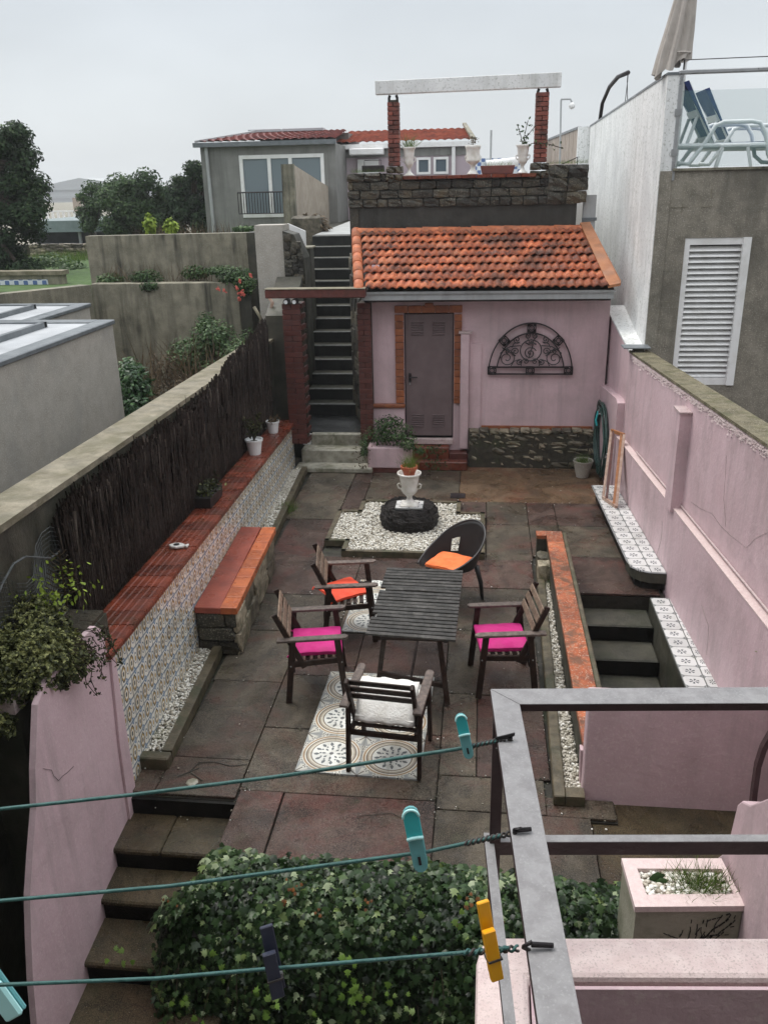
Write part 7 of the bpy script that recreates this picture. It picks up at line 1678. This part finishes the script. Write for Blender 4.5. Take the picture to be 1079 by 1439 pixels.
x = YP(637, 230, 27.9).x; MB().tube([(x, 27.9, pz-.05), (x, 27.9, 3)], .06, 8).build('downpipe', M['white'], P_)
# long tan garden wall between the houses
tag(struct(MB().prism([(-4.5, 21.4, 3.0), (-4.5, 21.4, YP(408, 232, 21.4).z), (-4.5, 27.6, 4.2), (-4.5, 27.6, 3.0)], (-.28, 0, 0)).build('tan_garden_wall', M['tanwall'])), 'tan block garden wall running back beside the grey house', 'wall')
MB().box((-4.79, 21.25, 2.9), (-4.49, 21.39, YP(408, 232, 21.4).z+.02)).build('end_pier', M['conc'], bpy.data.objects['tan_garden_wall'])
shrub('lichen_heap', 'low ochre lichened rubble heap with dry plants by the garden wall foot', [cp(438, 318, 20.5, .5, .3, .3)], .12, M['dry'], 41, per=700, stems=0, cat='rubble')
tag(struct(MB().box((-4.4, 20.2, 2.8), (-3.72, 20.8, 3.75), cham=.05).build('stone_block_low', M['stone'])), 'low mossy stone wall at the head of the upper path', 'wall')

# behind the terrace
e = tag(struct(MB().box((YP(668, 235, 26).x, 26, 2), (YP(735, 235, 26).x, 26.2, YP(700, 222, 26).z)).build('patterned_tile_wall', M['blue_tile'])), 'blue and white patterned tile wall behind the middle urn', 'wall')
a, b = YP(683, 232, 22), YP(728, 227, 22); o = tag(MB().tube([a, b], .11, 10).build('rolled_awning', M['white'], None, smooth=True), 'white rolled awning behind the dark trough', 'awning'); shift(o, a)
a = YP(689, 232, 24); b = YP(690, 183, 24); o = tag(MB().tube([(a.x, 24, 4.3), b], .03, 6).build('antenna_mast', M['gutter']), 'thin mast between the middle urn and right pillar', 'mast'); shift(o, (a.x, 24, 4.3))
a, b = YP(787, 232, 21), YP(788, 141, 21); e = thing('camera_pole', 'slender grey pole with a dome camera behind the right brick pillar', 'pole', (a.x, 21, 4.3))
MB().tube([(a.x, 21, 4.3), b, b+Vector((.0, 0, .02)), b+Vector((.2, 0, .02)), b+Vector((.24, 0, -.06))], .022, 6).build('pole', M['gutter'], e); MB().lathe([(.001, -.09), (.06, -.06), (.07, 0), (.03, .05), (.001, .06)], 12, tuple(b+Vector((.24, 0, -.1)))).build('dome_camera', M['white'], e, smooth=True)
wfc = tag(bpy.data.objects.new('timber_fence', None), 'tan vertical board fence sloping back behind the right pillar', 'fence'); COL.objects.link(wfc); A = YP(812, 181, 20.8); B = YP(768, 198, 28); wfc.location = (A.x, 19.5, 4.3)
for k in range(9):
    t0, t1 = k/9, (k+1)/9-.006; a = A.lerp(B, t0); b = A.lerp(B, t1); MB().prism([(a.x, a.y, 4.3), (a.x, a.y, a.z), (b.x, b.y, b.z), (b.x, b.y, 4.3)], (.06, .02, 0)).build('board', M['fence_wood'], wfc)
MB().bar(A+Vector((.03, 0, .02)), B+Vector((.03, 0, .02)), .1, .05).build('cap', M['zinc'], wfc)
a, b = YP(773, 238, 16), YP(811, 221, 16); e = thing('handrail', 'thin dark handrail above the right end of the terrace wall', 'handrail', (b.x, 16, 4.3)); MB().tube([a, b, (b.x, 16, 4.3)], .014, 6).build('rail', M['iron'], e)

# ================================================================== RIGHT NEIGHBOUR
ww = tag(bpy.data.objects.new('white_party_wall', None), 'tall whitewashed party wall stepping up from the pink boundary wall', 'wall'); COL.objects.link(ww); ww.location = (2.2, 14, 2)
MB().prism([(2.25, 12.2, 1.5), (2.25, 12.2, 5.58), (2.25, 20.6, 5.46), (2.25, 20.6, 1.5)], (.155, 0, 0)).build('wall', M['white_wall'], ww)
MB().prism([(2.24, 12.19, 5.58), (2.24, 20.61, 5.46), (2.42, 20.61, 5.46), (2.42, 12.19, 5.58)], (0, 0, .03)).build('cap', M['zinc'], ww)
MB().box((2.0, 20.61, 4.2), (2.4, 20.75, 5.47)).build('corner_return', M['white_wall'], ww)
fc = tag(bpy.data.objects.new('granite_building', None), 'dark granite rendered building with white shutter behind the boundary wall', 'building'); COL.objects.link(fc); fc.location = (4, 12.5, 0)
YF = 12.2; lx0, lx1, lz0, lz1 = YP(954, 420, YF).x, YP(1043, 430, YF).x, YP(1030, 541, YF).z, YP(1000, 334, YF).z; fz = YP(1000, 239, YF).z
mb = MB(); mb.box((2.408, YF, -1.6), (lx0, YF+.2, fz)); mb.box((lx1, YF, -1.6), (9, YF+.2, fz)); mb.box((lx0, YF, lz1), (lx1, YF+.2, fz)); mb.box((lx0, YF, -1.6), (lx1, YF+.2, lz0)); mb.build('wall', M['granite'], fc)
MB().box((2.258, YF-.02, -1.6), (2.407, YF-.002, fz)).build('corner_strip', M['granite'], fc)
MB().box((2.41, YF+.21, -1.6), (9, 19, fz-.07)).build('core', M['dash'], fc); MB().box((2.41, YF-.03, fz), (9, 19, fz+.03)).build('terrace_slab', M['conc'], fc)
sh_ = MB(); sh_.box((lx0, YF+.01, lz0), (lx0+.07, YF+.15, lz1)); sh_.box((lx1-.1, YF-.03, lz0), (lx1, YF+.15, lz1)); sh_.box((lx0+.07, YF+.01, lz1-.09), (lx1-.1, YF+.15, lz1)); sh_.box((lx0+.07, YF+.01, lz0), (lx1-.1, YF+.15, lz0+.1)); sf2 = sh_.build('shutter', M['white'], fc)
ns = 24
for k in range(ns): z = lz0+.11+(lz1-.1-lz0-.11)*k/ns; MB().prism([(lx0+.072, YF+.02, z), (lx0+.072, YF+.025, z+.012), (lx0+.072, YF+.1, z+.062), (lx0+.072, YF+.1, z+.05)], (lx1-.1-lx0-.074, 0, 0)).build('slat', M['white'], sf2)
MB().box((lx0+.07, YF+.135, lz0+.1), (lx1-.1, YF+.15, lz1-.09)).build('dark_backing', M['iron'], sf2)
for (px_, py_, w, h) in ((942, 284, .22, .006), (985, 283, .14, .006), (998, 270, .006, .13), (957, 292, .006, .12)):
    p = YP(px_, py_+8, YF); MB().box((p.x, YF-.006, p.z), (p.x+w, YF+.0005, p.z+h)).build('render_scratch', M['conc_top'], fc)
for z in (3.2, 2.8, 2.4): MB().box((2.412, YF-.0025, z), (lx0-.01, YF+.0005, z+.006)).build('render_joint', M['conc'], fc)
rg = thing('glass_railing', 'tinted glass balustrade with steel handrail on the right roof terrace', 'railing', (2.42, YF+.05, fz+.03))
zr_ = YP(1000, 103, YF).z; zg_ = YP(1000, 126, YF).z; xp_ = YP(951, 170, YF).x
MB().box((xp_-.02, YF-.01, fz-.12), (xp_+.03, YF+.05, zr_), cham=.006).build('post', M['steel'], rg); MB().box((5.4, YF-.01, fz-.1), (5.45, YF+.05, zr_)).build('post', M['steel'], rg)
MB().box((xp_-.03, YF-.02, zr_), (7, YF+.06, zr_+.05), cham=.01).build('handrail', M['steel'], rg); MB().box((xp_+.04, YF+.02, fz+.04), (5.39, YF+.032, zg_)).build('glass_pane', M['rail_glass'], rg); MB().box((5.46, YF+.02, fz+.04), (8, YF+.032, zg_)).build('glass_pane', M['rail_glass'], rg)
for z in (fz+.18, fz+.65): MB().box((xp_-.04, YF-.02, z), (xp_+.04, YF+.06, z+.08)).build('clamp', M['steel'], rg)
MB().tube([(xp_+.02, YF, zr_+.16), (7, YF, zr_+.18)], .006, 6).build('cable', M['iron'], rg); MB().tube([(xp_+.02, YF, zr_), (xp_+.02, YF, zr_+.17)], .01, 6).build('cable_post', M['iron'], rg)
def lounger(label, ox, oy, mir=1):
    e = thing('sun_lounger', label, 'sun lounger', (ox, oy, fz+.035), 0, 'plastic sun loungers on the right roof terrace'); f = 'pale_blue'
    for y in (-.3, .3):
        s = .028
        MB().tube([(.02, y, .06), (.16, y, .05), (.34, y, .30), (.45, y, .50), (.55, y, .54), (.9, y, .54), (1.0, y, .52), (1.08, y, .4), (1.15, y, .14), (1.25, y, .06), (1.45, y, .05)], s, 8).build('arm_frame', M[f], e, smooth=True, world=False)
        MB().tube([(.0, y, .27), (1.9, y, .25)], .03, 8).build('side_rail', M[f], e, world=False)
        MB().tube([(.45, y*.9, .30), (.28, y*.9, .6), (.06, y*.9, 1.02)], .03, 8).build('back_rail', M[f], e, world=False)
        MB().tube([(.12, y*.8, .28), (.22, y*.8, .62)], .022, 8).build('back_prop', M[f], e, world=False)
        MB().box((1.5, y-.02, 0), (1.62, y+.02, .26)).build('leg', M[f], e, world=False)
    MB().prism([(.47, -.31, .26), (.43, -.31, .34), (.0, -.31, 1.02), (.06, -.31, 1.04)], (0, .62, 0)).build('back_sling', M['blue_sling'], e, world=False)
    MB().box((.45, -.27, .27), (1.85, .27, .30)).build('seat_sling', M['blue_sling'], e, world=False)
    for z, x in ((.96, .07), (.66, .22), (.34, .4)): MB().bar((x, -.28, z), (x, .28, z), .03, .09, up=(-.5, 0, .8)).build('crossbar', M[f], e, world=False)
    return e
lounger('pale blue lounger with navy sling, back raised, nearest the glass balustrade', 2.5, 12.75); lounger('second navy sling lounger standing behind the nearest one', 3.0, 13.8)
e = thing('stacked_stool', 'low white plastic stool under the loungers', 'stool', (3.15, 12.5, fz+.03)); MB().box((-.12, -.12, .24), (.25, .15, .28), cham=.01).build('seat', M['white'], e, world=False)
for x in (-.1, .22): MB().bar((x, -.1, .24), (x+(.06 if x > 0 else -.06), -.12, 0), .04, .04).build('leg', M['white'], e, world=False)
# closed umbrella
ub = thing('closed_parasol', 'folded taupe parasol strapped to its white pole above the party wall', 'parasol', (2.4, 12.45, 5.2))
MB().tube([(2.50, 12.47, fz), (2.50, 12.47, 7.9)], .022, 8).build('pole', M['white'], ub)
V = []; Fs = []; n = 40
lv = [(7.4, .015, 2.5), (7.0, .05, 2.47), (6.5, .10, 2.43), (6.1, .14, 2.385), (5.85, .165, 2.35), (5.68, .185, 2.32)]
for li, (z, r, cxx) in enumerate(lv):
    for k in range(n):
        a = 2*math.pi*k/n; rr = r*(1+.32*math.sin(a*7+li*.25)+.1*math.sin(a*3+1)); V.append((cxx+rr*math.cos(a), 12.47+rr*.7*math.sin(a), z+(.04*math.sin(a*5) if li == len(lv)-1 else 0)+(.1*math.cos(a) if li == len(lv)-1 else 0)))
for li in range(len(lv)-1):
    for k in range(n): Fs.append((li*n+k, li*n+(k+1) % n, (li+1)*n+(k+1) % n, (li+1)*n+k))
me = bpy.data.meshes.new('canopy'); o0 = Vector(wloc(ub)); me.from_pydata([tuple(Vector(v)-o0) for v in V], [], Fs); me.materials.append(M['umbrella']); me.shade_smooth(); link('canopy', me, ub)
MB().tube([(2.4+.15*math.cos(a), 12.47+.12*math.sin(a), 5.85) for a in np.linspace(0, 6.28, 14)[:-1]], .012, 5, closed=True).build('strap', M['umbrella'], ub)
# hanging chair frame
hc = thing('hanging_chair', 'black curved hanging chair stand rising behind the white party wall', 'hanging chair', (2.9, 17, 4.5))
pts = [XP(px_, py_, 2.8) for px_, py_ in ((842, 200), (842, 172), (846, 145), (856, 122), (868, 108), (882, 102))]
MB().tube(pts, .045, 8).build('frame_arc', M['iron'], hc, smooth=True); t = pts[-1]
MB().tube([t, t+Vector((0, 0, -.18))], .012, 6).build('chain', M['iron'], hc)
for s in (-.22, .12): MB().tube([t+Vector((0, 0, -.18)), t+Vector((0, s*1.5, -.75))], .008, 5).build('cord', M['iron'], hc)
b_ = XP(856, 166, 2.8); P = []
mb = MB()
for k in range(9):
    a = k*.35; mb.tube([b_+Vector((0, .55*math.cos(q), .2*math.sin(q)*math.sin(a)-.1)) for q in np.linspace(0, 3.14, 10)], .012, 4)
for k in range(9): q = 3.14*k/8; mb.tube([b_+Vector((0, .55*math.cos(q), z)) for z in (-.2, .12*math.sin(q))], .012, 4)
mb.build('woven_basket', M['iron'], hc)
gp = tag(MB().box((1.62, 15.1, 3.3), (1.82, 15.25, 4.15)).build('grey_flue', M['gutter']), 'grey pipe box in the gap between terrace wall and white wall', 'pipe'); MB().box((1.6, 15.08, 3.75), (1.84, 15.099, 3.8)).build('band', M['zinc'], gp)

# ================================================================== MIST
hz_ = MB().box((-402, -62, -2.8), (402, 902, 10.9)).build('haze', None)
hz_.data.materials.clear(); hm = bpy.data.materials.new('mist'); hm.use_nodes = True; ht_ = hm.node_tree; ht_.nodes.clear()
ho = ht_.nodes.new('ShaderNodeOutputMaterial'); hv = ht_.nodes.new('ShaderNodeVolumePrincipled'); hv.inputs['Color'].default_value = (.95, .97, 1, 1); hv.inputs['Density'].default_value = .0009; hv.inputs['Anisotropy'].default_value = .2
ht_.links.new(hv.outputs[0], ho.inputs['Volume']); hz_.data.materials.append(hm); hz_['kind'] = 'stuff'
